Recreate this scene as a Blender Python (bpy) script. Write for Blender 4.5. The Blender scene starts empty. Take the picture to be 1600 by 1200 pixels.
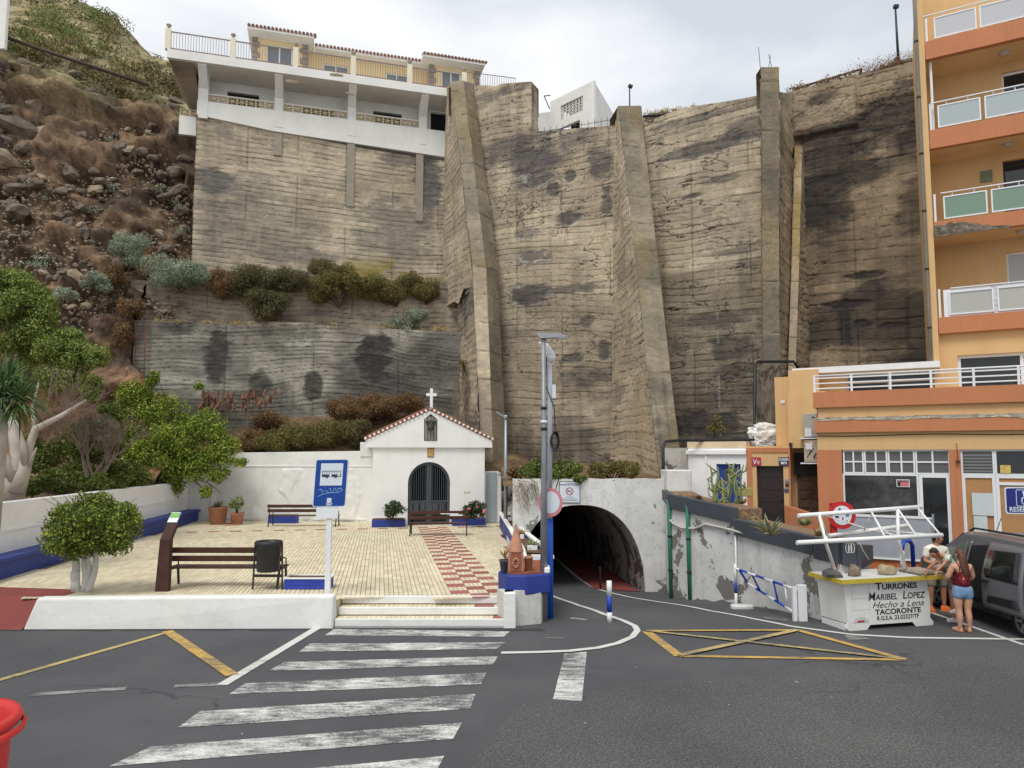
import bpy, bmesh, math, random
import numpy as np
from mathutils import Vector, Matrix, noise as mnoise
random.seed(7); RNG = np.random.default_rng(11)
SC = bpy.context.scene
COL = SC.collection
PI = math.pi
# ------------------------------------------------------------------ camera, world, sun, exposure
F = 1100.0; CAMZ = 3.5; PPY = 623.0; TH = math.atan((710.0 - PPY) / F)     # slight lens offset: principal point below the centre
cam_d = bpy.data.cameras.new('camera'); cam = bpy.data.objects.new('camera', cam_d); COL.objects.link(cam)
cam.location = (0, 0, CAMZ); cam.rotation_euler = (PI / 2 + TH, 0, 0)
cam_d.sensor_width = 36.0; cam_d.lens = F / 1600 * 36.0; cam_d.clip_end = 3000; cam_d.clip_start = 0.05; cam_d.shift_y = (PPY - 600) / 1600
SC.camera = cam
SC.cycles.max_bounces = 7; SC.cycles.diffuse_bounces = 4; SC.cycles.glossy_bounces = 3; SC.cycles.transmission_bounces = 3; SC.cycles.transparent_max_bounces = 4
W = bpy.data.worlds.new('World'); SC.world = W; W.use_nodes = True
wn = W.node_tree.nodes; wl = W.node_tree.links; wn.clear()
SUN_EL, SUN_AZ = math.radians(58), math.radians(205)      # azimuth measured clockwise from +Y: behind the camera, to its left
def wnode(t, **k):
    n = wn.new(t)
    for a, b in k.items(): setattr(n, a, b)
    return n
sky = wnode('ShaderNodeTexSky', sky_type='NISHITA', sun_disc=False, sun_elevation=SUN_EL, sun_rotation=SUN_AZ)
bg1 = wnode('ShaderNodeBackground'); bg1.inputs[1].default_value = 0.10
wl.new(sky.outputs[0], bg1.inputs[0])
tc = wnode('ShaderNodeTexCoord'); mp = wnode('ShaderNodeMapping'); mp.inputs['Scale'].default_value = (1.0, 1.0, 2.6)
mp.inputs['Location'].default_value = (0.3, 0.0, 0.0)
wl.new(tc.outputs['Generated'], mp.inputs[0])
nz = wnode('ShaderNodeTexNoise'); nz.inputs['Scale'].default_value = 2.0; nz.inputs['Detail'].default_value = 7; nz.inputs['Roughness'].default_value = .5
nz.inputs['Distortion'].default_value = .3
wl.new(mp.outputs[0], nz.inputs[0])
cr = wnode('ShaderNodeValToRGB')
cr.color_ramp.elements[0].position = .36; cr.color_ramp.elements[0].color = (.62, .665, .715, 1)
cr.color_ramp.elements[1].position = .62; cr.color_ramp.elements[1].color = (1, 1, 1, 1)
e = cr.color_ramp.elements.new(.5); e.color = (.83, .855, .88, 1)
wl.new(nz.outputs[0], cr.inputs[0])
bg2 = wnode('ShaderNodeBackground'); bg2.inputs[1].default_value = 0.84
wl.new(cr.outputs[0], bg2.inputs[0])
mx = wnode('ShaderNodeMixShader'); mx.inputs[0].default_value = .94
wl.new(bg1.outputs[0], mx.inputs[1]); wl.new(bg2.outputs[0], mx.inputs[2])
wo = wnode('ShaderNodeOutputWorld'); wl.new(mx.outputs[0], wo.inputs[0])
sl = bpy.data.lights.new('sun', 'SUN'); sl.energy = 1.5; sl.angle = math.radians(22); sl.color = (1, .97, .92)
sun = bpy.data.objects.new('sun', sl); COL.objects.link(sun); sun.location = (-20, -30, 50)
_dir = Vector((math.sin(SUN_AZ) * math.cos(SUN_EL), math.cos(SUN_AZ) * math.cos(SUN_EL), math.sin(SUN_EL)))
sun.rotation_euler = _dir.to_track_quat('Z', 'Y').to_euler()
SC.view_settings.view_transform = 'Standard'; SC.view_settings.look = 'None'
SC.view_settings.exposure = 0.42; SC.view_settings.gamma = 1; SC.view_settings.use_curve_mapping = False
# ------------------------------------------------------------------ helpers
CT, ST = math.cos(TH), math.sin(TH)
def ray(px, py):
    cx, cy = (px - 800) / F, (PPY - py) / F
    return Vector((cx, CT - cy * ST, ST + cy * CT))
def P(px, py, d):
    r = ray(px, py); t = d / r.y
    return Vector((r.x * t, d, CAMZ + r.z * t))
def G(px, py, z=0.0):
    r = ray(px, py); t = (z - CAMZ) / r.z
    return Vector((r.x * t, r.y * t, z))
def XZ(px, py, d): return P(px, py, d)
def sst(a, b, x):
    t = np.clip((x - a) / (b - a), 0, 1); return t * t * (3 - 2 * t)
def zroad(x, y):
    # the lane sinks towards the tunnel; the forecourt right of the rendered wall stays level
    wx = np.maximum(4.85 + (20.5 - y) * 0.39, 4.85)
    w = 1 - sst(wx - .1, wx + .6, x)
    return -0.9 * sst(14.6, 24.5, y) * 1.06 * w
def GR(px, py):
    r = ray(px, py); o = Vector((0, 0, CAMZ)); lo, hi = 2.0, 60.0
    for i in range(50):
        m = (lo + hi) / 2; p = o + r * m
        if p.z > float(zroad(p.x, p.y)): lo = m
        else: hi = m
    p = o + r * lo; return Vector((p.x, p.y, float(zroad(p.x, p.y))))
def wmat(o):
    m = o.matrix_basis.copy()
    if o.parent is not None: m = wmat(o.parent) @ o.matrix_parent_inverse @ m
    return m
def link(o, parent=None):
    COL.objects.link(o)
    if parent is not None:
        o.parent = parent; o.matrix_parent_inverse = wmat(parent).inverted()
    return o
def tag(o, label=None, cat=None, group=None, kind=None):
    if label: o['label'] = label
    if cat: o['category'] = cat
    if group: o['group'] = group
    if kind: o['kind'] = kind
    return o
def thing(name, label, cat, loc=(0, 0, 0), rz=0.0, group=None):
    o = bpy.data.objects.new(name, None); o.empty_display_size = .2
    o.location = loc; o.rotation_euler = (0, 0, rz); COL.objects.link(o)
    return tag(o, label, cat, group)
def mesh_obj(name, me, mat=None, parent=None):
    if mat is not None and len(me.materials) == 0: me.materials.append(mat)
    return link(bpy.data.objects.new(name, me), parent)
def copy_tree(o, parent=None):
    c = o.copy(); COL.objects.link(c)
    if parent is not None: c.parent = parent; c.matrix_parent_inverse = o.matrix_parent_inverse.copy()
    for ch in [k for k in o.children]: copy_tree(ch, c)
    return c
def frame(ax, up=(0, 0, 1)):
    ax = Vector(ax).normalized(); up = Vector(up)
    if abs(ax.dot(up)) > .98: up = Vector((0, 1, 0))
    s = ax.cross(up).normalized(); u = s.cross(ax).normalized()
    return ax, s, u
class MB:
    def __init__(s): s.v = []; s.f = []; s.sm = []
    def add(s, vs, fs, smooth=False):
        b = len(s.v); s.v += [tuple(x) for x in vs]; s.f += [tuple(b + i for i in q) for q in fs]; s.sm += [smooth] * len(fs); return s
    def box(s, x0, x1, y0, y1, z0, z1):
        return s.add([(x0, y0, z0), (x1, y0, z0), (x1, y1, z0), (x0, y1, z0), (x0, y0, z1), (x1, y0, z1), (x1, y1, z1), (x0, y1, z1)],
                     [(0, 3, 2, 1), (4, 5, 6, 7), (0, 1, 5, 4), (1, 2, 6, 5), (2, 3, 7, 6), (3, 0, 4, 7)])
    def hexa(s, a):   # 8 corners, bottom ring then top ring
        return s.add(a, [(0, 3, 2, 1), (4, 5, 6, 7), (0, 1, 5, 4), (1, 2, 6, 5), (2, 3, 7, 6), (3, 0, 4, 7)])
    def slab(s, p, q, th, h0, h1, side=1.0):
        """vertical wall piece along plan line p->q, thickness th to the left(+)/right(-), from h0 to h1 (tuples allowed per end)"""
        p, q = Vector((p[0], p[1])), Vector((q[0], q[1])); d = (q - p).normalized(); n = Vector((-d.y, d.x)) * th * side
        a0, a1 = (h0 if isinstance(h0, tuple) else (h0, h0)); b0, b1 = (h1 if isinstance(h1, tuple) else (h1, h1))
        P4 = [p, q, q + n, p + n]; lo = [a0, a1, a1, a0]; hi = [b0, b1, b1, b0]
        if side * th < 0: P4 = [P4[3], P4[2], P4[1], P4[0]]; lo = lo[::-1]; hi = hi[::-1]
        return s.hexa([(P4[i].x, P4[i].y, lo[i]) for i in range(4)] + [(P4[i].x, P4[i].y, hi[i]) for i in range(4)])
    def bar(s, p, q, w, h=None, up=(0, 0, 1), ext=0.0):
        h = w if h is None else h; p, q = Vector(p), Vector(q); a, sd, u = frame(q - p, up)
        p = p - a * ext; q = q + a * ext; sd = sd * w / 2; u = u * h / 2
        return s.hexa([p - sd - u, p + sd - u, q + sd - u, q - sd - u, p - sd + u, p + sd + u, q + sd + u, q - sd + u])
    def tube(s, pts, r, n=8, caps=True):
        pts = [Vector(p) for p in pts]; k = len(pts); rr = r if isinstance(r, (list, tuple)) else [r] * k
        vs = []; fs = []; pu = None
        for i, p in enumerate(pts):
            t = (pts[min(i + 1, k - 1)] - pts[max(i - 1, 0)])
            if t.length < 1e-9: t = Vector((0, 0, 1))
            a, sd, u = frame(t) if pu is None else (t.normalized(), None, None)
            if pu is not None:
                u = (pu - a * pu.dot(a)); u = u.normalized() if u.length > 1e-6 else frame(t)[2]; sd = a.cross(u)
            pu = u
            for j in range(n):
                an = 2 * PI * j / n; vs.append(p + (sd * math.cos(an) + u * math.sin(an)) * rr[i])
        for i in range(k - 1):
            for j in range(n):
                b = i * n; j2 = (j + 1) % n; fs.append((b + j, b + j2, b + n + j2, b + n + j))
        s.add(vs, fs, True)
        if caps:
            b = len(s.v) - k * n
            s.f += [tuple(b + j for j in reversed(range(n))), tuple(b + (k - 1) * n + j for j in range(n))]; s.sm += [False, False]
        return s
    def lathe(s, prof, c=(0, 0, 0), n=20, smooth=True, sx=1.0, sy=1.0):
        vs = []; fs = []; c = Vector(c)
        for (r, z) in prof:
            for j in range(n):
                a = 2 * PI * j / n; vs.append(c + Vector((r * math.cos(a) * sx, r * math.sin(a) * sy, z)))
        for i in range(len(prof) - 1):
            for j in range(n):
                j2 = (j + 1) % n; fs.append((i * n + j, i * n + j2, (i + 1) * n + j2, (i + 1) * n + j))
        s.add(vs, fs, smooth); return s
    def extrude(s, poly, vec):
        poly = [Vector(p) for p in poly]; vec = Vector(vec); n = len(poly)
        nrm = Vector((0, 0, 0))
        for i in range(n): nrm += poly[i].cross(poly[(i + 1) % n])
        if nrm.dot(vec) < 0: poly = poly[::-1]
        return s.add(poly + [p + vec for p in poly], [tuple(reversed(range(n))), tuple(range(n, 2 * n))] + [(i, (i + 1) % n, n + (i + 1) % n, n + i) for i in range(n)])
    def quad(s, *pts): return s.add(pts, [tuple(range(len(pts)))])
    def xf(s, M):
        s.v = [tuple(M @ Vector(v)) for v in s.v]; return s
    def build(s, name, mat, parent=None, bevel=0.0, seg=1):
        me = bpy.data.meshes.new(name); me.from_pydata(s.v, [], s.f)
        me.polygons.foreach_set('use_smooth', s.sm); me.update()
        o = mesh_obj(name, me, mat, parent)
        if bevel > 0:
            m = o.modifiers.new('bevel', 'BEVEL'); m.width = bevel; m.segments = seg; m.limit_method = 'ANGLE'; m.angle_limit = .6
        return o
def np_mesh(name, V, Q, mat=None, parent=None, smooth=True, attrs=None):
    V = np.asarray(V, np.float32); Q = np.asarray(Q, np.int32); k = Q.shape[1]
    me = bpy.data.meshes.new(name); me.vertices.add(len(V)); me.vertices.foreach_set('co', V.ravel())
    me.loops.add(Q.size); me.loops.foreach_set('vertex_index', Q.ravel())
    me.polygons.add(len(Q)); me.polygons.foreach_set('loop_start', np.arange(0, Q.size, k, dtype=np.int32))
    me.polygons.foreach_set('use_smooth', np.full(len(Q), smooth))
    for n, a in (attrs or {}).items():
        at = me.attributes.new(n, 'FLOAT_COLOR', 'POINT')
        c = np.ones((len(V), 4), np.float32); c[:, :3] = a; at.data.foreach_set('color', c.ravel())
    me.update(calc_edges=True); me.validate()
    return mesh_obj(name, me, mat, parent)
def grid_faces(nu, nv):
    i = np.arange((nu - 1) * (nv - 1)); a = (i // (nv - 1)) * nv + i % (nv - 1)
    return np.stack([a, a + nv, a + nv + 1, a + 1], 1)
# ---- numpy noise
def _h(ix, iy, s):
    n = (ix.astype(np.int64) * 374761393 + iy.astype(np.int64) * 668265263 + s * 1274126177) & 0xffffffff
    n = ((n ^ (n >> 13)) * 1274126177) & 0xffffffff
    return ((n ^ (n >> 16)) & 0xffff) / 65535.0
def vn(x, y, s=0):
    x = np.asarray(x, float); y = np.asarray(y, float); ix = np.floor(x); iy = np.floor(y); fx = x - ix; fy = y - iy
    fx = fx * fx * (3 - 2 * fx); fy = fy * fy * (3 - 2 * fy); ix = ix.astype(np.int64); iy = iy.astype(np.int64)
    a = _h(ix, iy, s); b = _h(ix + 1, iy, s); c = _h(ix, iy + 1, s); d = _h(ix + 1, iy + 1, s)
    return (a + (b - a) * fx) * (1 - fy) + (c + (d - c) * fx) * fy
def fbm(x, y, o=4, s=0, g=.5):
    t = 0; a = 1; n = 0
    for i in range(o): t = t + a * vn(x, y, s + 17 * i); n += a; a *= g; x = x * 2.03 + 5.1; y = y * 2.03 + 9.7
    return t / n
# ---- materials
MATS = {}
def lin(r, g, b):
    f = lambda c: (c / 255 / 12.92) if c / 255 <= .04045 else ((c / 255 + .055) / 1.055) ** 2.4
    return (f(r), f(g), f(b))
class NT:
    def __init__(s, name):
        s.m = bpy.data.materials.new(name); s.m.use_nodes = True; s.t = s.m.node_tree; s.n = s.t.nodes; s.l = s.t.links
        s.p = s.n['Principled BSDF']
    def node(s, t, ins=None, **k):
        n = s.n.new(t)
        for a, b in k.items(): setattr(n, a, b)
        for a, b in (ins or {}).items():
            if isinstance(b, bpy.types.NodeSocket): s.l.new(b, n.inputs[a])
            else: n.inputs[a].default_value = b
        return n
    def pos(s): return s.node('ShaderNodeNewGeometry').outputs['Position']
    def noise(s, scale, detail=4, rough=.55, vec=None, dist=0.0):
        return s.node('ShaderNodeTexNoise', {'Vector': vec if vec is not None else s.pos(), 'Scale': scale, 'Detail': detail, 'Roughness': rough, 'Distortion': dist}).outputs[0]
    def ramp(s, fac, stops):
        n = s.node('ShaderNodeValToRGB', {0: fac}); el = n.color_ramp.elements
        while len(el) < len(stops): el.new(.5)
        for e_, (p, c) in zip(el, stops): e_.position = p; e_.color = (*c[:3], 1) if not isinstance(c, (int, float)) else (c, c, c, 1)
        return n.outputs[0]
    def mix(s, f, a, b, mode='MIX'):
        n = s.node('ShaderNodeMix', data_type='RGBA', blend_type=mode)
        for i, v in ((0, f), (6, a), (7, b)):
            if isinstance(v, bpy.types.NodeSocket): s.l.new(v, n.inputs[i])
            else: n.inputs[i].default_value = (*v[:3], 1) if isinstance(v, (tuple, list)) else v
        return n.outputs[2]
    def math(s, op, a, b=0.0):
        return s.node('ShaderNodeMath', {0: a, 1: b}, operation=op).outputs[0]
    def scalevec(s, v, sc):
        return s.node('ShaderNodeVectorMath', {0: v, 1: sc}, operation='MULTIPLY').outputs[0]
    def bump(s, h, strength=.3, dist=.02):
        b = s.node('ShaderNodeBump', {'Strength': strength, 'Distance': dist, 'Height': h}); s.l.new(b.outputs[0], s.p.inputs['Normal'])
    def base(s, c):
        if isinstance(c, bpy.types.NodeSocket): s.l.new(c, s.p.inputs['Base Color'])
        else: s.p.inputs['Base Color'].default_value = (*c[:3], 1)
    def rough(s, r, spec=None, metal=None):
        if isinstance(r, bpy.types.NodeSocket): s.l.new(r, s.p.inputs['Roughness'])
        else: s.p.inputs['Roughness'].default_value = r
        if spec is not None: s.p.inputs['Specular IOR Level'].default_value = spec
        if metal is not None: s.p.inputs['Metallic'].default_value = metal
def pm(name, col, rough=.6, var=.12, scale=2.5, bump=0.0, bscale=40, metal=0.0, spec=.4, dirt=0.0, dcol=(.09, .08, .065), dscale=1.3, fine=0.0, streak=0.0):
    """painted / plain material: colour with broad and fine variation, optional dirt patches, optional fine relief"""
    if name in MATS: return MATS[name]
    t = NT(name); n1 = t.noise(scale, 5, .6)
    c = t.mix(t.ramp(n1, [(.3, 0.0), (.7, 1.0)]), tuple(x * (1 - var) for x in col), tuple(min(1, x * (1 + var)) for x in col))
    if fine > 0: c = t.mix(t.ramp(t.noise(scale * 14, 3), [(.45, 0.0), (.75, fine)]), c, tuple(x * .6 for x in col))
    if streak > 0: c = t.mix(t.ramp(t.noise(1.0, 6, .65, t.scalevec(t.pos(), (5, 5, .35))), [(.5, 0.0), (.72, streak)]), c, tuple(x * .62 for x in col))
    if dirt > 0:
        d = t.math('MULTIPLY', t.ramp(t.noise(dscale, 6, .68), [(.5, 0.0), (.72, 1.0)]), dirt); c = t.mix(d, c, dcol)
    t.base(c); t.rough(rough, spec, metal)
    if bump > 0: t.bump(t.noise(bscale, 4, .6), bump, .01)
    MATS[name] = t.m; return t.m
def leafmat(name, cols, rough=.55, trans=.25):
    if name in MATS: return MATS[name]
    t = NT(name); g = t.node('ShaderNodeNewGeometry'); k = len(cols)
    c = t.ramp(g.outputs['Random Per Island'], [(i / max(1, k - 1), c_) for i, c_ in enumerate(cols)])
    big = t.ramp(t.noise(1.1, 3), [(.35, 1.05), (.68, 1.6)])
    c = t.mix(1.0, c, big, 'MULTIPLY'); t.base(c); t.rough(rough, .3)
    tr = t.node('ShaderNodeBsdfTranslucent', {0: c}); ms = t.node('ShaderNodeMixShader', {0: trans})
    t.l.new(t.p.outputs[0], ms.inputs[1]); t.l.new(tr.outputs[0], ms.inputs[2]); t.l.new(ms.outputs[0], t.n['Material Output'].inputs[0])
    MATS[name] = t.m; return t.m
def vcmat(name, rough=.9, bump=.5, bscale=14, amount=.35, lay=0.0):
    """rock and concrete whose own colouring (stains, lichen, seams) sits on the mesh; the shader adds grain"""
    if name in MATS: return MATS[name]
    t = NT(name); a = t.node('ShaderNodeAttribute', attribute_name='tint').outputs['Color']
    n1 = t.noise(bscale, 6, .65); n2 = t.noise(bscale * .22, 4, .6)
    c = t.mix(1.0, a, t.ramp(n1, [(.25, 1 - amount), (.75, 1 + amount)]), 'MULTIPLY')
    c = t.mix(1.0, c, t.ramp(n2, [(.3, .86), (.7, 1.12)]), 'MULTIPLY')
    if lay > 0:
        n3 = t.noise(1.0, 7, .7, t.scalevec(t.pos(), (1.5, 1.5, 11))); c = t.mix(1.0, c, t.ramp(n3, [(.30, 1 - lay), (.52, 1.0), (.7, 1 + lay * .5)]), 'MULTIPLY')
    t.base(c); t.rough(rough, .15); t.bump(n1, bump, .05); MATS[name] = t.m; return t.m
def glassmat(name, col=(.02, .025, .03), rough=.06, alpha=1.0):
    if name in MATS: return MATS[name]
    t = NT(name); t.base(col); t.rough(rough, .6)
    if alpha < 1: t.p.inputs['Alpha'].default_value = alpha
    MATS[name] = t.m; return t.m
WHITE = pm('white_render', lin(236, 236, 234), .75, .03, 1.2, .3, 12, dirt=.16, dcol=(.45, .44, .41), fine=.06, streak=.10)
WHITER = pm('rough_white_render', lin(228, 228, 224), .85, .05, 1.5, 1.0, 7, dirt=.25, dcol=(.42, .41, .38))
BLUE = pm('blue_paint', lin(44, 62, 140), .55, .12, 2, .2, 25, dirt=.15, dcol=(.05, .06, .12))
ORANGE = pm('orange_render', lin(190, 124, 86), .8, .05, 1.0, .15, 40, dirt=.12, dcol=(.38, .19, .10), streak=.30)
OCHRE = pm('ochre_render', lin(213, 176, 125), .8, .05, .9, .15, 40, dirt=.12, dcol=(.42, .28, .14), streak=.22)
STEEL = pm('galvanised_steel', lin(150, 157, 165), .42, .12, 3, 0, metal=.55)
BLACK = pm('black_plastic', lin(38, 40, 43), .5, .2, 4)
WHITEM = pm('white_metal', lin(226, 228, 230), .45, .04, 3)
WOODB = pm('brown_plank', lin(74, 46, 38), .55, .22, 5, .25, 30)
IRON = pm('dark_iron', lin(45, 42, 42), .5, .15, 5)
DKGREY = pm('charcoal_paint', lin(70, 74, 82), .6, .10, 3)
TERRA = pm('terracotta', lin(182, 130, 104), .85, .18, 4, .3, 20, dirt=.2, dcol=(.25, .16, .12))
SOIL = pm('soil', lin(96, 72, 54), .95, .3, 6, .8, 25)
RED = pm('red_paint', lin(186, 36, 40), .4, .08, 3)
DARKIN = pm('dark_interior', (.012, .012, .013), .9, .2, 2)  # near-black colour stands in for the darkness of unlit interiors
# ---- text
def text_mesh(s, size, shear=0.0, sx=1.0, bold=0.0, align='CENTER', small=1.0):
    cu = bpy.data.curves.new('lettering', 'FONT'); cu.body = s; cu.size = size; cu.shear = shear; cu.align_x = align; cu.align_y = 'CENTER'; cu.offset = bold; cu.resolution_u = 3
    cu.small_caps_scale = small
    if small != 1.0:
        for i, ch in enumerate(s):
            if ch.islower(): cu.body_format[i].use_small_caps = True
    o = bpy.data.objects.new('lettering', cu); COL.objects.link(o)
    dg = bpy.context.evaluated_depsgraph_get(); me = bpy.data.meshes.new_from_object(o.evaluated_get(dg))
    bpy.data.objects.remove(o); bpy.data.curves.remove(cu)
    if sx != 1.0:
        for v in me.vertices: v.co.x *= sx
    return me
def place_text(name, s, size, origin, xdir, ydir, mat, parent=None, **k):
    me = text_mesh(s, size, **k); x = Vector(xdir).normalized(); y = Vector(ydir).normalized(); z = x.cross(y)
    M = Matrix(((x.x, y.x, z.x, origin[0]), (x.y, y.y, z.y, origin[1]), (x.z, y.z, z.z, origin[2]), (0, 0, 0, 1)))
    me.transform(M); me.name = name; me.materials.clear(); return mesh_obj(name, me, mat, parent)
# ---- foliage
def leaf_cloud(pts, nrm, size, aspect=.55, jitter=.5, droop=0.0):
    """rhombic leaves at pts facing roughly nrm; returns V,Q"""
    n = len(pts); r = RNG.normal(size=(n, 3)); N = nrm + jitter * RNG.normal(size=(n, 3)); N /= np.linalg.norm(N, axis=1, keepdims=True) + 1e-9
    T = np.cross(N, r); T /= np.linalg.norm(T, axis=1, keepdims=True) + 1e-9; T[:, 2] -= droop; T /= np.linalg.norm(T, axis=1, keepdims=True) + 1e-9
    B = np.cross(N, T); L = (size * RNG.uniform(.6, 1.3, n))[:, None]; Wd = L * aspect
    V = np.stack([pts - T * L * .5, pts + B * Wd * .5 - T * L * .05, pts + T * L * .5, pts - B * Wd * .5 - T * L * .05], 1).reshape(-1, 3)
    return V, np.arange(4 * n).reshape(-1, 4)
def clumps(centres, radii, n, hollow=.55):
    """points through a set of ellipsoidal clumps (more of them near the surface)"""
    centres = np.asarray(centres, float); radii = np.asarray(radii, float)
    vol = np.prod(radii, 1) ** (2 / 3); idx = RNG.choice(len(centres), n, p=vol / vol.sum())
    d = RNG.normal(size=(n, 3)); d /= np.linalg.norm(d, axis=1, keepdims=True)
    r = hollow + (1 - hollow) * RNG.uniform(0, 1, n) ** .6; r *= RNG.uniform(.85, 1.12, n)
    return centres[idx] + d * r[:, None] * radii[idx], d
def crown(name, centres, radii, n, size, mat, parent, aspect=.55, jitter=.6, droop=0.0, hollow=.5):
    p, d = clumps(centres, radii, n, hollow); V, Q = leaf_cloud(p, d, size, aspect, jitter, droop)
    return np_mesh(name, V, Q, mat, parent, False)
def blob_clumps(c, R, k, rs, flat=1.0, seed=None):
    """k sub-clumps scattered through ellipsoid (c,R); rs = their relative size"""
    c = np.array(c); R = np.array(R); d = RNG.normal(size=(k, 3)); d /= np.linalg.norm(d, axis=1, keepdims=True)
    cs = c + d * R * (RNG.uniform(.3, .85, (k, 1))); rr = np.stack([RNG.uniform(.7, 1.3, k) * rs * R.mean()] * 3, 1); rr[:, 2] *= flat
    return cs, rr
# ================================================================== LARGE STRUCTURE
# ---- road sheet
def asphalt(name, c0, c1, grain, gamt, crackw):
    t = NT(name); big = t.noise(.35, 5, .6); fine = t.noise(grain, 2, .7)
    c = t.mix(t.ramp(big, [(.35, 0.0), (.65, 1.0)]), c0, c1)
    c = t.mix(1.0, c, t.ramp(fine, [(.3, 1 - gamt), (.62, 1.0), (.78, 1 + 1.5 * gamt)]), 'MULTIPLY')
    vo = t.node('ShaderNodeTexVoronoi', {'Vector': t.node('ShaderNodeVectorMath', {0: t.pos(), 1: t.node('ShaderNodeVectorMath', {0: t.node('ShaderNodeTexNoise', {'Vector': t.pos(), 'Scale': 1.3, 'Detail': 5}).outputs[1], 1: (1.6, 1.6, 0)}, operation='MULTIPLY').outputs[0]}, operation='ADD').outputs[0], 'Scale': .22}, feature='DISTANCE_TO_EDGE')
    msk = t.ramp(t.noise(.25, 3), [(.5, 0.0), (.6, 1.0)])
    ck = t.math('MULTIPLY', t.ramp(vo.outputs[0], [(0.0, 1.0), (crackw, 0.0)]), msk)
    c = t.mix(t.math('MULTIPLY', ck, .65), c, tuple(x * .35 for x in c0))
    oil = t.ramp(t.noise(.9, 6, .75), [(.66, 0.0), (.76, .5)]); c = t.mix(oil, c, tuple(x * .55 for x in c0))
    sp = t.ramp(t.noise(9, 1, .3), [(.80, 0.0), (.82, .8)]); c = t.mix(sp, c, (.3, .3, .29))
    t.base(c); t.rough(.88, .25); t.bump(fine, .5, .012); return t.m
ASPH = asphalt('asphalt', lin(80, 80, 83), lin(94, 94, 96), 70, .28, .008)
ASPH2 = asphalt('coarse_asphalt', lin(88, 88, 89), lin(102, 101, 100), 34, .6, .012)
xs = np.concatenate([np.linspace(-90, -14, 10), np.linspace(-13, 15, 85), np.linspace(17, 90, 10)])
ys = np.concatenate([np.linspace(-40, 5, 8), np.linspace(6, 52, 93), np.linspace(60, 400, 6)])
X, Y = np.meshgrid(xs, ys, indexing='ij'); Zr = zroad(X, Y)
road = np_mesh('road', np.stack([X, Y, Zr], -1).reshape(-1, 3), grid_faces(len(xs), len(ys)), ASPH); tag(road, kind='structure')
def sheet_on_road(name, poly, mat, dz, parent=road, res=.6):
    bm = bmesh.new(); f = bm.faces.new([bm.verts.new((p[0], p[1], 0)) for p in poly])
    L = max((Vector(a[:2]) - Vector(b[:2])).length for a in poly for b in poly)
    bm.normal_update()
    if f.normal.z < 0: f.normal_flip()
    for ax in (0, 1):
        lo = min(v.co[ax] for v in bm.verts); hi = max(v.co[ax] for v in bm.verts); k = lo + res
        while k < hi and max(p[1] for p in poly) > 14.4:
            no = Vector((1, 0, 0)) if ax == 0 else Vector((0, 1, 0))
            bmesh.ops.bisect_plane(bm, geom=bm.verts[:] + bm.edges[:] + bm.faces[:], plane_co=no * k, plane_no=no); k += res
    for v in bm.verts: v.co.z = float(zroad(v.co.x, v.co.y)) + dz
    me = bpy.data.meshes.new(name); bm.to_mesh(me); bm.free()
    return mesh_obj(name, me, mat, parent)
pp = [G(*q) for q in [(-60, 1330), (640, 1330), (735, 1200), (800, 1112), (870, 1092), (1000, 1066), (1250, 1052), (1450, 1030), (1800, 1010), (2100, 1200), (2100, 1330)]]
cp = sheet_on_road('asphalt_patch', [(p.x, p.y) for p in pp], ASPH2, .004)
# ---- markings
def paintmat(name, col, wear, streak=(1.6, 6, 1)):
    t = NT(name); v = t.scalevec(t.pos(), streak); a = t.noise(1.6, 6, .72, v); b = t.noise(26, 4, .7)
    lg = t.noise(.75, 5, .65, dist=.6); m = t.math('ADD', t.math('ADD', t.math('MULTIPLY', a, .42), t.math('MULTIPLY', b, .23)), t.math('MULTIPLY', lg, .35))
    k = t.ramp(m, [(wear - .07, 0.0), (wear + .07, 1.0)])
    c = t.mix(k, lin(96, 96, 97), t.mix(t.noise(3, 4), tuple(x * .8 for x in col), col)); t.base(c); t.rough(.8, .25); t.bump(b, .3, .008); return t.m
PWHITE = paintmat('road_paint_white', lin(226, 226, 220), .515); PWHITE2 = paintmat('road_paint_line', lin(214, 214, 208), .40)
PFADE = paintmat('road_paint_faded', lin(170, 170, 168), .52); PYEL = paintmat('road_paint_yellow', lin(208, 170, 88), .455)
PYEL2 = paintmat('road_paint_yellow_dull', lin(200, 178, 118), .47)
stripes = [[(522, 983), (797, 987), (787, 995.5), (508, 993)], [(484, 1006), (790, 1004), (776, 1014.5), (467, 1019)], [(444, 1035), (778, 1026), (770, 1038.5), (419, 1049)],
           [(384, 1068), (760, 1052), (752, 1070), (358, 1085)], [(312, 1112), (743, 1085), (735, 1108), (277, 1138)], [(236, 1167), (722, 1130), (708, 1155), (171, 1198)],
           [(470, 1203), (694, 1182), (672, 1225), (330, 1252)]]
for q in stripes:
    sheet_on_road('crossing_stripe', [G(*p)[:2] for p in q], PWHITE, .007)
sheet_on_road('stop_bar', [GR(*p)[:2] for p in [(882, 1022), (917, 1019), (909, 1096), (864, 1093)]], PWHITE, .007)
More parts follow.
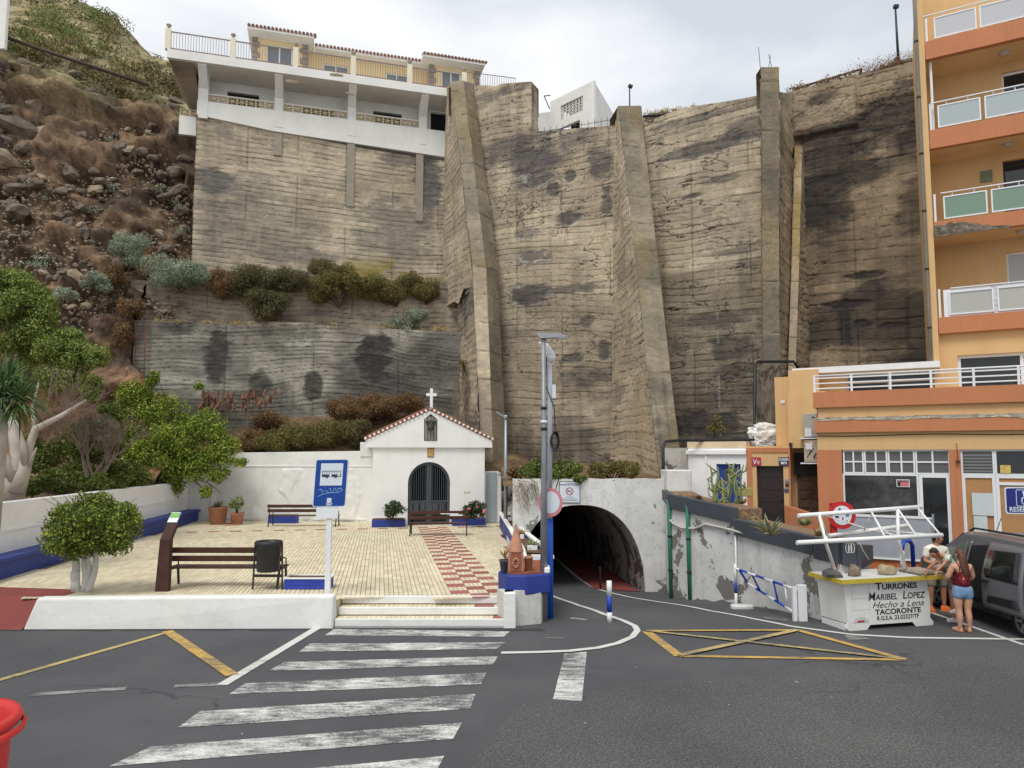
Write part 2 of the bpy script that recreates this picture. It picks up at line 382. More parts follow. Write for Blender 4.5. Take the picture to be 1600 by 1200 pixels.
def line_on_road(name, pix, w, mat, dz=.007):
    pts = [GR(*p) for p in pix]; P2 = [Vector((p.x, p.y)) for p in pts]; L = []; R = []
    for i, p in enumerate(P2):
        t = (P2[min(i + 1, len(P2) - 1)] - P2[max(i - 1, 0)]).normalized(); n = Vector((-t.y, t.x)) * w / 2; L.append(p + n); R.append(p - n)
    V = []; Q = []
    for i in range(len(P2) - 1):
        k = 6
        for j in range(k):
            f0, f1 = j / k, (j + 1) / k
            a = L[i].lerp(L[i + 1], f0); b = R[i].lerp(R[i + 1], f0); c = R[i].lerp(R[i + 1], f1); d = L[i].lerp(L[i + 1], f1)
            o = len(V); V += [(q.x, q.y, float(zroad(q.x, q.y)) + dz) for q in (a, b, c, d)]; Q.append((o, o + 1, o + 2, o + 3))
    return np_mesh(name, V, Q, mat, road, False)
line_on_road('edge_line', [(500, 979), (347, 1071)], .17, PWHITE2, .011)
line_on_road('edge_line', [(862, 931), (905, 947), (945, 961), (975, 971), (992, 979), (996, 986), (988, 996), (965, 1006), (935, 1013), (890, 1018), (840, 1020), (783, 1021)], .13, PWHITE2, .015)
line_on_road('edge_line', [(868, 872), (885, 888), (908, 907), (930, 919), (965, 929), (1030, 941), (1110, 955), (1180, 968), (1235, 979), (1330, 992), (1420, 997), (1640, 1000), (1800, 1002)], .11, PWHITE2, .011)
line_on_road('parking_line', [(1428, 948), (1560, 994), (1600, 1008)], .10, PWHITE2, .007)
line_on_road('lane_dash', [(50, 1086), (197, 1076)], .14, PFADE); line_on_road('lane_dash', [(272, 1073), (352, 1069)], .14, PFADE)
line_on_road('yellow_line', [(-40, 1075), (0, 1063), (130, 1026), (264, 988)], .13, PYEL2, .011)
line_on_road('yellow_line', [(261, 987), (363, 1056)], .20, PYEL, .015)
yb = [(1010, 987), (1062, 1026), (1414, 1032), (1247, 986)]
line_on_road('yellow_line', [yb[0], yb[1]], .19, PYEL, .011); line_on_road('yellow_line', [yb[1], yb[2]], .12, PYEL, .015)
line_on_road('yellow_line', [yb[2], yb[3]], .15, PYEL, .019); line_on_road('yellow_line', [yb[3], yb[0]], .10, PYEL, .023)
line_on_road('yellow_line', [yb[0], yb[2]], .10, PYEL2, .027); line_on_road('yellow_line', [yb[1], yb[3]], .13, PYEL2, .031)
for q in [[(893, 965), (918, 968), (916, 970), (890, 967)], [(852, 996), (882, 997), (880, 999), (853, 998)], [(1195, 964), (1232, 968), (1230, 971), (1193, 967)], [(1320, 993), (1350, 995), (1362, 1000), (1325, 1000)]]:
    sheet_on_road('paint_remnant', [GR(*p)[:2] for p in q], PFADE, .009)
# red pavement strip beside the tunnel wall and red ramp beside the plaza
REDP = pm('red_pavement', lin(132, 66, 60), .85, .12, 2, .3, 40, dirt=.25, dcol=lin(90, 70, 66))
rp = sheet_on_road('tunnel_pavement', [GR(*p)[:2] for p in [(930, 921), (1001, 925), (960, 897), (905, 868), (880, 855), (862, 855), (868, 866), (885, 884), (908, 904)]], REDP, .02, None); tag(rp, kind='structure')
# ---- plaza
PZ = .5; AX = math.atan(204 / 1100.0); PU = Vector((math.cos(AX), math.sin(AX), 0)); PV = Vector((-math.sin(AX), math.cos(AX), 0))
ORG = G(653.5, 825.5, PZ); ORG.z = 0                       # a tile corner: far left end of the checked strip
FRONT = 15.2; LW0 = Vector((-12.35, 14.0)); LW1 = Vector((-14.75, 32.3)); BW1 = Vector((-6.2, 31.7))
def in_plaza(x, y):
    if y < FRONT: return False
    lx = LW0.x + (LW1.x - LW0.x) * (y - LW0.y) / (LW1.y - LW0.y)
    rx = -.30 + (.33) * (29.5 - y) / 11.5 if y > 18 else .33 - .45 * max(0, (18 - y) / 2.8)
    if x < lx + .55 or x > rx: return False
    by = LW1.y + (BW1.y - LW1.y) * (x - LW1.x) / (BW1.x - LW1.x)
    return y < min(by, 32.6)
base_poly = [(-13.0, 15.2), (.05, 15.2), (.35, 18), (-.1, 33.2), (-14.9, 33.2)]
GROUT = pm('grout', lin(126, 116, 96), .95, .2, 3, .2, 30)
m_ = MB().extrude([(x, y, -.6) for x, y in base_poly], (0, 0, .6 + PZ - .018)); plaza = m_.build('plaza', GROUT); tag(plaza, kind='structure')
def tilemat(name, a, b):
    t = NT(name); oi = t.node('ShaderNodeObjectInfo').outputs['Random']; g = t.node('ShaderNodeNewGeometry').outputs['Random Per Island']
    r = t.math('FRACT', t.math('ADD', t.math('MULTIPLY', oi, 7.3), g)); c = t.mix(r, a, b)
    c = t.mix(t.math('MULTIPLY', t.ramp(t.noise(.8, 5, .65), [(.5, 0.0), (.75, 1.0)]), .35), c, tuple(x * .55 for x in a)); t.base(c); t.rough(.75, .3); t.bump(t.noise(60, 3), .15, .005); return t.m
CREAM = tilemat('cream_tile', lin(206, 194, 164), lin(228, 216, 187)); REDT = tilemat('red_tile', lin(150, 92, 86), lin(172, 112, 104))
TS = .405
def cream_tile_mb(u0=0.0, v0=0.0):
    m = MB(); k = 4; w = TS / k
    for i in range(k): m.box(u0 + i * w + .006, u0 + (i + 1) * w - .007, v0 + .004, v0 + TS - .004, -.022, 0)
    return m
def red_tile_mb(u0=0.0, v0=0.0): return MB().box(u0 + .004, u0 + TS - .004, v0 + .004, v0 + TS - .004, -.022, 0)
def mk_mesh(mb, name, mat):
    me = bpy.data.meshes.new(name); me.from_pydata(mb.v, [], mb.f); me.materials.append(mat); return me
me_c = mk_mesh(cream_tile_mb(), 'paving_tile', CREAM); me_r = mk_mesh(red_tile_mb(), 'paving_tile', REDT)
def is_red(i, j):
    if 0 <= i < 3 and j < 0: return (i + j) % 2 == 0
    if j == 0: return i % 2 == 0
    return False
tl = []
for i in range(-42, 10):
    for j in range(-42, 22):
        c = ORG + PU * ((i + .5) * TS) + PV * ((j + .5) * TS)
        if in_plaza(c.x, c.y): tl.append((c.length_squared + (0 if c.x > -7 else 60), i, j, c))
tl.sort(key=lambda q: q[0])
far_c, far_r = MB(), MB()
MR = Matrix.Rotation(AX, 4, 'Z')
for n, (_, i, j, c) in enumerate(tl):
    o0 = ORG + PU * (i * TS) + PV * (j * TS); dz = PZ + (RNG.uniform(-.002, .002))
    if n < 300:
        o = bpy.data.objects.new('paving_tile', me_r if is_red(i, j) else me_c); o.location = (o0.x, o0.y, dz); o.rotation_euler = (0, 0, AX); link(o); o.parent = plaza
    else:
        T = Matrix.Translation((o0.x, o0.y, dz)) @ MR
        (far_r.add(red_tile_mb().xf(T).v, red_tile_mb().f) if is_red(i, j) else far_c.add(cream_tile_mb().xf(T).v, cream_tile_mb().f))
tag(far_c.build('far_cream_tiles', CREAM, plaza), kind='stuff'); tag(far_r.build('far_red_tiles', REDT, plaza), kind='stuff')
# ---- plaza steps (front)
SX0, SX1 = G(533, 970).x, -.16
steps = tag(MB().box(SX0, SX1, 14.612, 15.2, -.3, .155).build('plaza_steps', WHITER, None, .012), kind='structure')
for k, (y0, z) in enumerate([(14.60, .167), (14.90, .333), (15.195, .50)]):
    MB().box(SX0 + .003, SX1 - .003, y0, y0 + .045 if k < 2 else y0 + .10, z - .15, z + .004).build('step_nosing', WHITER, steps, .012)
MB().box(SX0 + .003, SX1 - .003, 14.9 + .05, 15.2, .15, .322).build('step_core', GROUT, steps)
for k, (y0, y1, z) in enumerate([(14.646, 14.899, .170), (14.946, 15.194, .336)]):
    x = SX0 + .02; q = 0
    while x < SX1 - .11:
        red = (k == 1 and q in (7, 9)) or (k == 0 and q == 8)
        if red: MB().box(x + .004, x + .396, y0, y1, z - .025, z + .002).build('step_tile', REDT, steps); x += .4
        else:
            mm = MB()
            for r in range(4):
                if x + .1 < SX1 - .01: mm.box(x + .005, x + .095, y0, y1, z - .025, z); x += .1
            mm.build('step_tile', CREAM, steps)
        q += 1
# ---- low front wall of the plaza, side walls with blue bench, back wall
lw = thing('low_wall', 'low white rendered wall along the kerb between red ramp and plaza steps', 'wall', (-6.5, 14.5, 0))
x0, x1 = G(58, 978).x, SX0 - .01
def soft_wall(name, poly, z0, z1, mat, parent, bev=.05, rag=.015):
    m = MB().extrude([(p[0], p[1], z0) for p in poly], (0, 0, z1 - z0)); o = m.build(name, mat, parent, bev, 3)
    return o
lo = MB().hexa([(x0 - .12, 14.42, -.1), (x1, 14.5, -.1), (x1, 14.85, -.1), (x0 - .12, 14.8, -.1), (x0 + .10, 14.52, .60), (x1, 14.55, .64), (x1, 14.82, .64), (x0 + .10, 14.78, .60)]).build('wall_body', WHITER, lw, .05, 3)
xs_ = np.linspace(x0 - .6, .65, 60); rg0 = random.Random(4)
sheet_on_road('gutter_seam', [(float(x), 14.50) for x in xs_] + [(float(x), 14.36 + rg0.uniform(-.07, .05)) for x in xs_[::-1]], pm('dark_seam', lin(58, 58, 59), .9, .3, 6, .5, 40), .0055)
tag(MB().box(x0, x1, 14.86, 15.6, -.2, PZ - .004).build('planting_strip', CREAM), kind='structure')
RW = thing('plaza_wall', 'long white side wall with built-in blue bench on the left of the plaza', 'wall', (LW0.x, LW0.y, 0))
d2 = (LW1 - LW0).normalized()
MB().slab(LW0 - d2 * 6, LW1 + d2 * .3, .3, -.3, 2.28, 1).build('wall_body', WHITE, RW, .02, 2)
MB().slab(LW0 - d2 * 6, LW1 - d2 * .02, .035, 1.55, 1.60, -1).build('render_ledge', WHITE, RW)
n2 = Vector((d2.y, -d2.x))
MB().slab(LW0 - d2 * 6 + n2 * .002, LW1 - d2 * .1 + n2 * .002, .5, .3, PZ + .42, -1).build('bench_base', BLUE, RW)
MB().slab(LW0 - d2 * 6 + n2 * .002, LW1 - d2 * .02 + n2 * .002, .6, PZ + .424, PZ + .52, -1).build('bench_seat', BLUE, RW, .02, 2)
BW = thing('back_wall', 'tall rough white wall closing the plaza behind the flower pots', 'wall', (LW1.x, LW1.y, 0))
MB().slab(LW1, BW1, .3, .2, (3.55, 3.66), 1).build('wall_body', WHITER, BW, .02, 2)
dd = (BW1 - LW1); MB().slab(LW1 + dd * .12 + Vector((0, -.03)), BW1 + Vector((0, -.03)), .03, 2.95, 2.99, 1).build('render_ledge', WHITE, BW)
MB().slab(BW1 + Vector((-.62, -.02)), BW1 + Vector((.1, -.02)), .34, 3.4, 4.05, 1).build('stepped_end', WHITER, BW, .02, 2)
# peeling lumps of old render, real relief on the lower half
V = []; nu, nv = 150, 40; uu = np.linspace(.12, .97, nu); vv = np.linspace(.52, 2.9, nv); U_, V_ = np.meshgrid(uu, vv, indexing='ij')
n_ = fbm(U_ * 40, V_ * 4.5, 5, 3); msk = sst(.46, .56, fbm(U_ * 9, V_ * .8, 4, 8) + .12 * (1.6 - V_) * .5); dsp = -.004 + msk * (.02 + .07 * n_)
dsp[0, :] = dsp[-1, :] = -.01; dsp[:, 0] = dsp[:, -1] = -.01
PX = LW1.x + dd.x * U_; PY = LW1.y + dd.y * U_ - dsp
np_mesh('flaking_render', np.stack([PX, PY, V_], -1).reshape(-1, 3), grid_faces(nu, nv), WHITER, BW)
# red ramp at the left
q = [(-60, 985), (55, 985), (100, 925), (-60, 925)]
rr = MB(); a, b = G(-200, 982, .005), G(60, 982, .005)
rr.add([(a.x, 14.4, .006), (x0 - .1, 14.4, .006), (x0 + .2, 15.17, PZ + .008), (-13.2, 15.17, PZ + .008)], [(0, 1, 2, 3)]).add([(x0 + .2, 15.17, PZ + .008), (x0 + .25, 15.9, PZ + .008), (-12.7, 16.4, PZ + .008), (-13.2, 15.17, PZ + .008)], [(0, 1, 2, 3)])
tag(rr.build('red_ramp', REDP), kind='structure')
# ---- big concrete
def concrete(S, Z, seed, base, alt, dark, stain=.45, row=.30, ck=1.0, thr=.53, streak=.25, joints=2.5, wob=.30, slope=.05):
    base, alt, dark = np.array(base), np.array(alt), np.array(dark)
    warp = wob * (fbm(S * .22, Z * .3, 3, seed) - .5) * 2 + .05 * (fbm(S * 1.6, Z * .6, 3, seed + 2) - .5)
    zz = (Z + warp + slope * S * (vn(S * .12, Z * .1, seed + 1) - .3) * 2) / row; ri = np.floor(zz); fr = zz - ri
    rt = _h(ri.astype(np.int64), np.floor(S / 2.3 + 7 * _h(ri.astype(np.int64), ri.astype(np.int64) * 0, seed)).astype(np.int64), seed + 5)
    gm = sst(.30, .58, fbm(S * .8, ri * 3.17, 3, seed + 7)); groove = np.exp(-(np.minimum(fr, 1 - fr) * row / .021) ** 2) * gm
    n1 = fbm(S * .34 + .25 * Z, Z * 1.05, 5, seed + 21); m1 = sst(.40, .58, fbm(S * .2, Z * .22, 3, seed + 31))
    c1 = (1 - sst(.002, .009, np.abs(n1 - .5))) * m1
    n2_ = fbm(S * .55 - .35 * Z, Z * .8 + S * .1, 5, seed + 41); c2 = (1 - sst(.0015, .008, np.abs(n2_ - .47))) * sst(.45, .6, fbm(S * .3, Z * .3, 3, seed + 51))
    n3 = fbm(S * 1.3, Z * 2.6, 4, seed + 61); c3 = (1 - sst(.002, .013, np.abs(n3 - .52))) * .8 * sst(.44, .58, fbm(S * .5, Z * .5, 3, seed + 71))
    cr_ = np.clip(np.maximum(np.maximum(c1, c2), c3) * ck, 0, 1)
    js = S + .05 * (fbm(S * 0 + Z * .4, Z * .7, 3, seed) - .5); j = np.abs(js / joints - np.round(js / joints)) * joints; jt = np.exp(-(j / .035) ** 2) * sst(.3, .55, vn(Z * .8, np.round(js / joints) * 9.1, seed + 3)) * .8
    st = sst(thr, thr + .14, fbm(S * .17 + 3, Z * .42, 7, seed + 9, .62)); sk = sst(.52, .78, fbm(S * 1.9, Z * .10, 4, seed + 13)) * streak
    al = sst(.35, .7, fbm(S * .5, Z * .9, 5, seed + 15)); gr = fbm(S * 3.1, Z * 8.5, 4, seed + 17, .65)
    c = base[None, None] * (1 - al[..., None]) + alt[None, None] * al[..., None]; c = c * (.85 + .20 * rt + .34 * (gr - .5))[..., None]
    k = np.clip(st * stain + sk, 0, 1)[..., None]; c = c * (1 - k) + dark[None, None] * (.8 + .5 * gr[..., None]) * k
    dk = np.clip(.84 * groove + .85 * cr_ + .6 * jt, 0, .9)[..., None]; c = c * (1 - dk) + (dark * .42)[None, None] * dk
    d = .022 * (rt - .5) - .022 * groove - .035 * cr_ - .02 * jt + .07 * (fbm(S * .35, Z * .45, 3, seed + 19) - .5) + .015 * (gr - .5)
    return d, c
def patch(name, bl, br, tl_, tr, pal, seed, res=.055, parent=None, top=None, spots=(), cap=.7, amp=1.0, post=None, mat=None, bottom=None, **kw):
    bl, br, tl_, tr = [np.array(v, float) for v in (bl, br, tl_, tr)]
    Lu = max(np.linalg.norm(br - bl), np.linalg.norm(tr - tl_)); Lv = max(np.linalg.norm(tl_ - bl), np.linalg.norm(tr - br))
    nu = max(4, int(Lu / res)); nv = max(4, int(Lv / res)); u = np.linspace(0, 1, nu)[:, None, None]; v = np.linspace(0, 1, nv)[None, :, None]
    B = bl + (br - bl) * u; T = tl_ + (tr - tl_) * u
    if top is not None: T = T + np.array([0, 0, 1.]) * np.interp(u[:, 0, 0], [t_[0] for t_ in top], [t_[1] for t_ in top])[:, None, None]
    if bottom is not None: B = B + np.array([0, 0, 1.]) * np.interp(u[:, 0, 0], [t_[0] for t_ in bottom], [t_[1] for t_ in bottom])[:, None, None]
    Pt = B + (T - B) * v; N = np.cross(br - bl, tl_ - bl); N /= np.linalg.norm(N)
    if N[1] > 0 and abs(N[1]) > .15: N = -N
    S = u[..., 0] * Lu + v[..., 0] * 0; Z = Pt[..., 2]
    d, c = concrete(S, Z, seed, *pal, **kw)
    dark = np.array(pal[2])
    for (su, sz, ru, rz, k, edge) in spots:
        w = fbm(S * 1.1, Z * 2.6, 6, int(su * 91) + 3, .6) - .5; q = ((S - su) / ru) ** 2 + ((Z - sz) / rz) ** 2; q = q * (1 + 1.4 * w) + w * 1.5
        m = (1 - sst(.35, 1.25, q)) * np.clip(k * (.72 + .6 * fbm(S * 2.2, Z * 5, 4, 44, .6)), 0, 1); c = c * (1 - m[..., None]) + (dark * (.75 + .7 * (fbm(S * 5, Z * 7, 3, 5)[..., None])))* m[..., None]
        d = d - .06 * m * k
        tdn = (sz - Z) / (rz * 2.2 + .5); dr = np.exp(-((S - su) / (ru * .8)) ** 2) * np.where((tdn > 0) & (tdn < 1), 1 - tdn, 0) * sst(.42, .66, fbm(S * 5, Z * .25, 3, 63)) * .55 * k; c = c * (1 - dr[..., None]) + dark * dr[..., None]
        if edge:
            e_ = np.exp(-((q - .5) / .10) ** 2) * edge * sst(.35, .6, vn(S * 3, Z * 3, 9)); c = c * (1 - e_[..., None]) + np.array([.52, .5, .46]) * e_[..., None]; d += .03 * e_
    if post is not None: d, c = post(S, Z, d, c)
    wd = np.ones_like(d); wd[:, -1] = .5
    Pt = Pt + N[None, None] * (d * amp)[..., None]
    V = Pt.reshape(-1, 3); C = c.reshape(-1, 3); Q = grid_faces(nu, nv)
    if cap > 0:
        tp = Pt[:, -1, :]; bk = tp - N * cap; dn = bk - np.array([0, 0, 1.5]); k0 = len(V)
        V = np.concatenate([V, tp, bk, dn]); cc = c[:, -1, :] * .8; C = np.concatenate([C, cc, cc, cc]); i = np.arange(nu - 1)
        Q = np.concatenate([Q, np.stack([k0 + i, k0 + i + 1, k0 + nu + i + 1, k0 + nu + i], 1), np.stack([k0 + nu + i, k0 + nu + i + 1, k0 + 2 * nu + i + 1, k0 + 2 * nu + i], 1)])
    return np_mesh(name, V, Q, mat or CONC, parent, True, {'tint': np.clip(C, .004, .9)})
CONC = vcmat('weathered_concrete', .93, .5, 13, .22, .13)
TAN = (lin(176, 161, 138), lin(198, 183, 158), lin(90, 86, 84))
TAN2 = (lin(176, 160, 138), lin(194, 178, 154), lin(90, 86, 82))
GREYC = (lin(174, 160, 138), lin(197, 183, 159), lin(96, 94, 91))
DARKC = (lin(134, 118, 98), lin(160, 142, 118), lin(58, 55, 54))
FACE = (lin(142, 132, 115), lin(160, 149, 129), lin(98, 93, 85))
def at_z(p, z): return Vector((p[0], p[1], z))
def spotpx(p0, p1, lst):
    """(px,py,rx_px,ry_px,strength,edge) -> wall coordinates on the plan line p0-p1"""
    out = []; p0 = Vector(p0[:2]); p1 = Vector(p1[:2]); dv = p1 - p0; L = dv.length
    for (px, py, rx, ry, k, e_) in lst:
        r = ray(px, py); n = Vector((-dv.y, dv.x)); t = n.dot(p0) / n.dot(Vector((r.x, r.y))); w = Vector((r.x * t, r.y * t))
        out.append(((w - p0).dot(dv) / L, CAMZ + r.z * t, rx * t / F, ry * t / F, k, e_))
    return out
# main wall behind the tunnel
wall_m = thing('retaining_wall', 'tan board-marked concrete retaining wall above the tunnel, blotched with dark oval stains', 'wall', (3, 34, 2.5))
b0, b1 = P(742, 330, 36.0), P(962, 330, 32.4)
zt = [P(742, 212, 36.0).z, P(962, 196, 32.4).z]
sp = spotpx(b0, b1, [(832, 250, 52, 26, .85, .0), (838, 282, 40, 14, .75, .55), (866, 296, 13, 15, .85, 0), (893, 272, 9, 10, .85, 0), (888, 342, 27, 14, .9, 0), (826, 366, 26, 13, .55, .8), (838, 402, 34, 13, .6, .9),
                     (942, 255, 24, 30, .8, 0), (950, 318, 12, 20, .8, 0), (826, 460, 42, 17, .9, .7), (890, 452, 70, 7, .7, 0), (920, 505, 14, 9, .6, 0), (896, 562, 22, 9, .65, 0), (915, 588, 42, 16, .5, 0), (946, 552, 12, 18, .8, 0), (823, 700, 18, 40, .5, 0),
                     (800, 225, 60, 8, .5, 0), (860, 205, 80, 6, .45, 0)])
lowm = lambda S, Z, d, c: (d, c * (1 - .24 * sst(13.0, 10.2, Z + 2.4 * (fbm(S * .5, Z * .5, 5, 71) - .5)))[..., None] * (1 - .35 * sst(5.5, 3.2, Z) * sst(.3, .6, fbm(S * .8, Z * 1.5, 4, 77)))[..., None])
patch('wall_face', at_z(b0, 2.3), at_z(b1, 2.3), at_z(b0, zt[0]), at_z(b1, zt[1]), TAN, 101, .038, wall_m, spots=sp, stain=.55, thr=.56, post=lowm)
s0, s1 = P(730, 330, 36.2), P(831, 330, 34.55)
patch('wall_upstand', at_z(s0, zt[0] - .02), at_z(s1, P(831, 209, 34.55).z), at_z(s0, P(738, 130, 36).z), at_z(s1, P(831, 128, 34.5).z), TAN, 131, .06, wall_m, cap=.9, stain=.5, thr=.55,
      top=[(0, 0), (.3, -.05), (.45, -.12), (.55, .0), (1, .05)], spots=spotpx(s0, s1, [(770, 150, 45, 10, .6, 0), (800, 140, 30, 8, .5, 0)]))
e0 = at_z(s1, P(831, 209, 34.55).z); e1 = at_z(s1, P(831, 128, 34.5).z + .05); bk = Vector((.35, .9, 0))
patch('upstand_end', e0, e0 + bk, e1, e1 + bk, TAN2, 137, .08, wall_m, cap=0)
# middle-right wall between the second buttress and the square pier
wall_c = thing('retaining_wall', 'board-marked concrete wall panel between the slanting buttress and the square pier', 'wall', (8, 30.5, 2.5))
c0, c1 = P(998, 330, 31.9), P(1196, 330, 28.9)
sp = spotpx(c0, c1, [(1100, 232, 95, 12, .75, 0), (1160, 205, 40, 22, .7, 0), (1085, 306, 22, 5, .8, 0), (1130, 280, 30, 7, .6, 0), (1105, 328, 14, 5, .5, 0), (1140, 395, 40, 6, .5, 0), (1120, 500, 60, 14, .55, 0), (1150, 545, 40, 20, .7, 0), (1150, 580, 30, 12, .6, 0), (1100, 665, 70, 30, .85, 0), (1140, 620, 60, 20, .5, 0),
                     (1090, 185, 100, 7, .55, 0)])
ZCL = P(1100, 417, 30.4).z
def postc(S, Z, d, c):
    m = sst(ZCL + .2, ZCL - .2, Z + .25 * (fbm(S * .8, Z * 0 + 1, 3, 4) - .5)); c = c * (1 - .42 * m[..., None]); d = d + .05 * m
    k = (1 - sst(.02, .06, np.abs(S - 3.55))) * m * .35 * sst(.3, .5, vn(Z * 2, Z * 0 + 4, 2)); return d, c * (1 - k[..., None]) + .45 * k[..., None]
patch('wall_face', at_z(c0, 1.6), at_z(c1, 1.6), at_z(c0, P(998, 184, 31.9).z), at_z(c1, P(1196, 148, 28.9).z), TAN, 211, .038, wall_c, spots=sp, thr=.57, stain=.5, post=postc,
      top=[(0, .05), (.25, -.02), (.5, .05), (.8, 0), (1, 0)])
# right dark wall
wall_d = thing('retaining_wall', 'soot-dark concrete retaining wall rising behind the orange apartment block', 'wall', (14, 29, 2.5))
d0, d1 = P(1236, 330, 30.6), P(1490, 330, 27.3)
sp = spotpx(d0, d1, [(1300, 230, 60, 70, .75, 0), (1400, 170, 70, 45, .75, 0), (1290, 330, 40, 60, .7, 0), (1430, 330, 30, 40, .6, 0), (1350, 430, 30, 6, .9, 0), (1320, 475, 30, 6, .9, 0), (1345, 505, 12, 8, .9, 0), (1400, 508, 25, 4, .8, 0), (1275, 160, 35, 8, .4, 0), (1300, 200, 40, 8, .7, 0)])
ZDU = P(1290, 210, 30).z
def postd(S, Z, d, c):
    up = sst(ZDU, ZDU + .5, Z) * (1 - sst(2.6, 3.0, S)); lt = np.array(lin(172, 156, 132)) * (.85 + .3 * fbm(S * 3, Z * 6, 3, 3))[..., None]
    up = up * (1 - .8 * sst(.45, .62, fbm(S * .6, Z * 1.1, 4, 50)))
    c = c * (1 - .75 * up[..., None]) + lt * .75 * up[..., None]; d = d + .16 * sst(ZDU - .1, ZDU + .05, Z) * (1 - sst(2.75, 2.85, S)); return d, c
patch('wall_face', at_z(d0, 2.0), at_z(d1, 2.0), at_z(d0, P(1236, 148, 30.6).z), at_z(d1, P(1490, 82, 27.3).z), DARKC, 307, .042, wall_d, spots=sp, stain=.8, thr=.47, streak=.3, row=.42, amp=1.3, post=postd)
# ---- buttress 2 (slanting)
but2 = thing('buttress', 'slanting concrete buttress rising right of the two street poles, grey front and tan side', 'buttress', (5.6, 27, 2.3))
def along(a, b, z):   # point on line a-b at height z (extrapolates)
    a, b = Vector(a), Vector(b); t = (z - a.z) / (b.z - a.z); return a + (b - a) * t
k_bl, k_tl = P(953, 700, 32.6), P(959, 200, 32.6)
k_fb, k_ft = P(1025, 700, 26.6), P(966, 165, 31.7); k_rb, k_rt = P(1061, 700, 26.9), P(1001, 165, 31.95)
ZB = 1.5
L_bl, L_fb, L_rb = at_z(k_bl, ZB), along(k_ft, k_fb, ZB), along(k_rt, k_rb, ZB)
tl2 = at_z(k_tl, k_tl.z)
def postl(S, Z, d, c):
    m = sst(9.0, 6.0, Z + 2 * (fbm(S * .8, Z * .5, 3, 9) - .5)) * sst(.4, .6, fbm(S * .9, Z * .4, 3, 19)); lt = np.array(lin(190, 170, 142)); return d, c * (1 - .5 * m[..., None]) + .5 * m[..., None] * lt
patch('left_face', L_bl, L_fb, tl2, k_ft, TAN, 401, .042, but2, cap=0, thr=.60, stain=.4, ck=1.0, row=.33, post=postl)
lich = lambda S, Z, d, c: (d, c * (1 - .3 * sst(.5, .65, fbm(S, Z * .5, 4, 31))[..., None]) + .3 * sst(.5, .65, fbm(S, Z * .5, 4, 31))[..., None] * np.array(lin(150, 130, 80)))
patch('front_face', L_fb, L_rb, k_ft, k_rt, FACE, 433, .055, but2, cap=.9, thr=.47, stain=.6, ck=.4, row=1.35, wob=.05, joints=50, streak=.5, post=lich)
rb_ = L_rb + Vector((-1.2, 4.9, 0)); rt_ = k_rt + Vector((-.1, .9, 0))
patch('right_face', L_rb, rb_, k_rt, rt_, TAN2, 443, .12, but2, cap=0)
# ---- buttress 1 (broken)
but1 = thing('buttress', 'broken concrete buttress beside the chapel, its side slab cracked away over rubble', 'buttress', (-1, 32.4, 2.3))
T_l, T_m, T_r = P(703, 128, 35.6), P(724, 126, 35.4), P(739, 131, 36.0)
M_l, M_m, M_r = P(738, 415, 33.6), P(760, 418, 33.5), P(778, 420, 34.6)
B_l, B_m, B_r = P(752, 720, 32.4), P(771, 722, 32.3), P(792, 735, 33.4)
zb1 = 1.8; B_l, B_m, B_r = along(M_l, B_l, zb1), along(M_m, B_m, zb1), along(M_r, B_r, zb1)
top1 = lambda S, Z, d, c: lich(S, Z, d, c)
patch('front_face', M_l, M_m, T_l, T_m, FACE, 501, .055, but1, cap=.9, ck=.3, row=1.4, joints=50, wob=.05, thr=.5, stain=.5, post=lich)
patch('front_face', B_l, B_m, M_l, M_m, TAN, 511, .055, but1, cap=0, ck=.25, row=1.4, joints=50, wob=.05, thr=.55, stain=.4)
patch('side_strip', M_m, M_r, T_m, T_r, FACE, 521, .055, but1, cap=.9, ck=.3, row=1.4, joints=50, wob=.05, thr=.48, stain=.5, post=lich)
patch('side_strip', B_m, B_r, M_m, M_r, FACE, 531, .055, but1, cap=0, ck=.25, row=1.4, joints=50, wob=.05, thr=.5, stain=.45)
q0, q1 = P(691, 482, 37.6), P(697, 138, 37.4); fl = along(T_l, M_l, P(735, 455, 33.7).z)
patch('left_slab', q0, M_l + Vector((.06, .05, -1.2)), q1, T_l + Vector((.06, .05, 0)), TAN, 541, .055, but1, cap=.6, thr=.58, stain=.5, bottom=[(0, 0), (.4, .0), (.55, -.25), (.7, .35), (1, .2)])
g0 = P(721, 560, 36.0); patch('broken_face', at_z(P(712, 640, 36.2), zb1), B_l, P(716, 478, 36.2), M_l + Vector((-.02, .05, 0)), TAN2, 551, .07, but1, cap=0, amp=2.2, ck=1.0, stain=.7)
u0 = P(691, 482, 37.6); patch('broken_underside', u0, P(716, 480, 36.6), P(736, 453, 33.95), P(738, 450, 34.2), DARKC, 561, .1, but1, cap=0, amp=3)
# ---- square pier and thin pier
pier = thing('pier', 'square vertical concrete pier standing proud of the wall tops, bare rods on top', 'pier', (10, 28.2, 2))
a0, a1 = P(1189, 105, 28.0), P(1217, 105, 28.0); w0, w1 = P(1186, 560, 28.0), P(1213, 560, 28.0)
bl_, br_ = at_z(w0, 1.8), at_z(w1, 1.8)
patch('front_face', bl_, br_, a0, a1, FACE, 601, .055, pier, cap=.6, ck=.4, row=2.1, joints=60, wob=.04, thr=.47, stain=.6, streak=.45, post=lich)
r_t = P(1241, 148, 30.7); patch('right_face', br_, at_z(r_t, 1.8), at_z(a1, a1.z), at_z(r_t, r_t.z), TAN, 611, .07, pier, cap=0, thr=.56, top=[(0, -1.05), (1, 0)])
patch('head_side', at_z(a1, a1.z - 1.3), at_z(a1, a1.z - 1.3) + Vector((.1, .6, 0)), at_z(a1, a1.z), at_z(a1, a1.z) + Vector((.1, .6, 0)), TAN2, 617, .08, pier, cap=0)
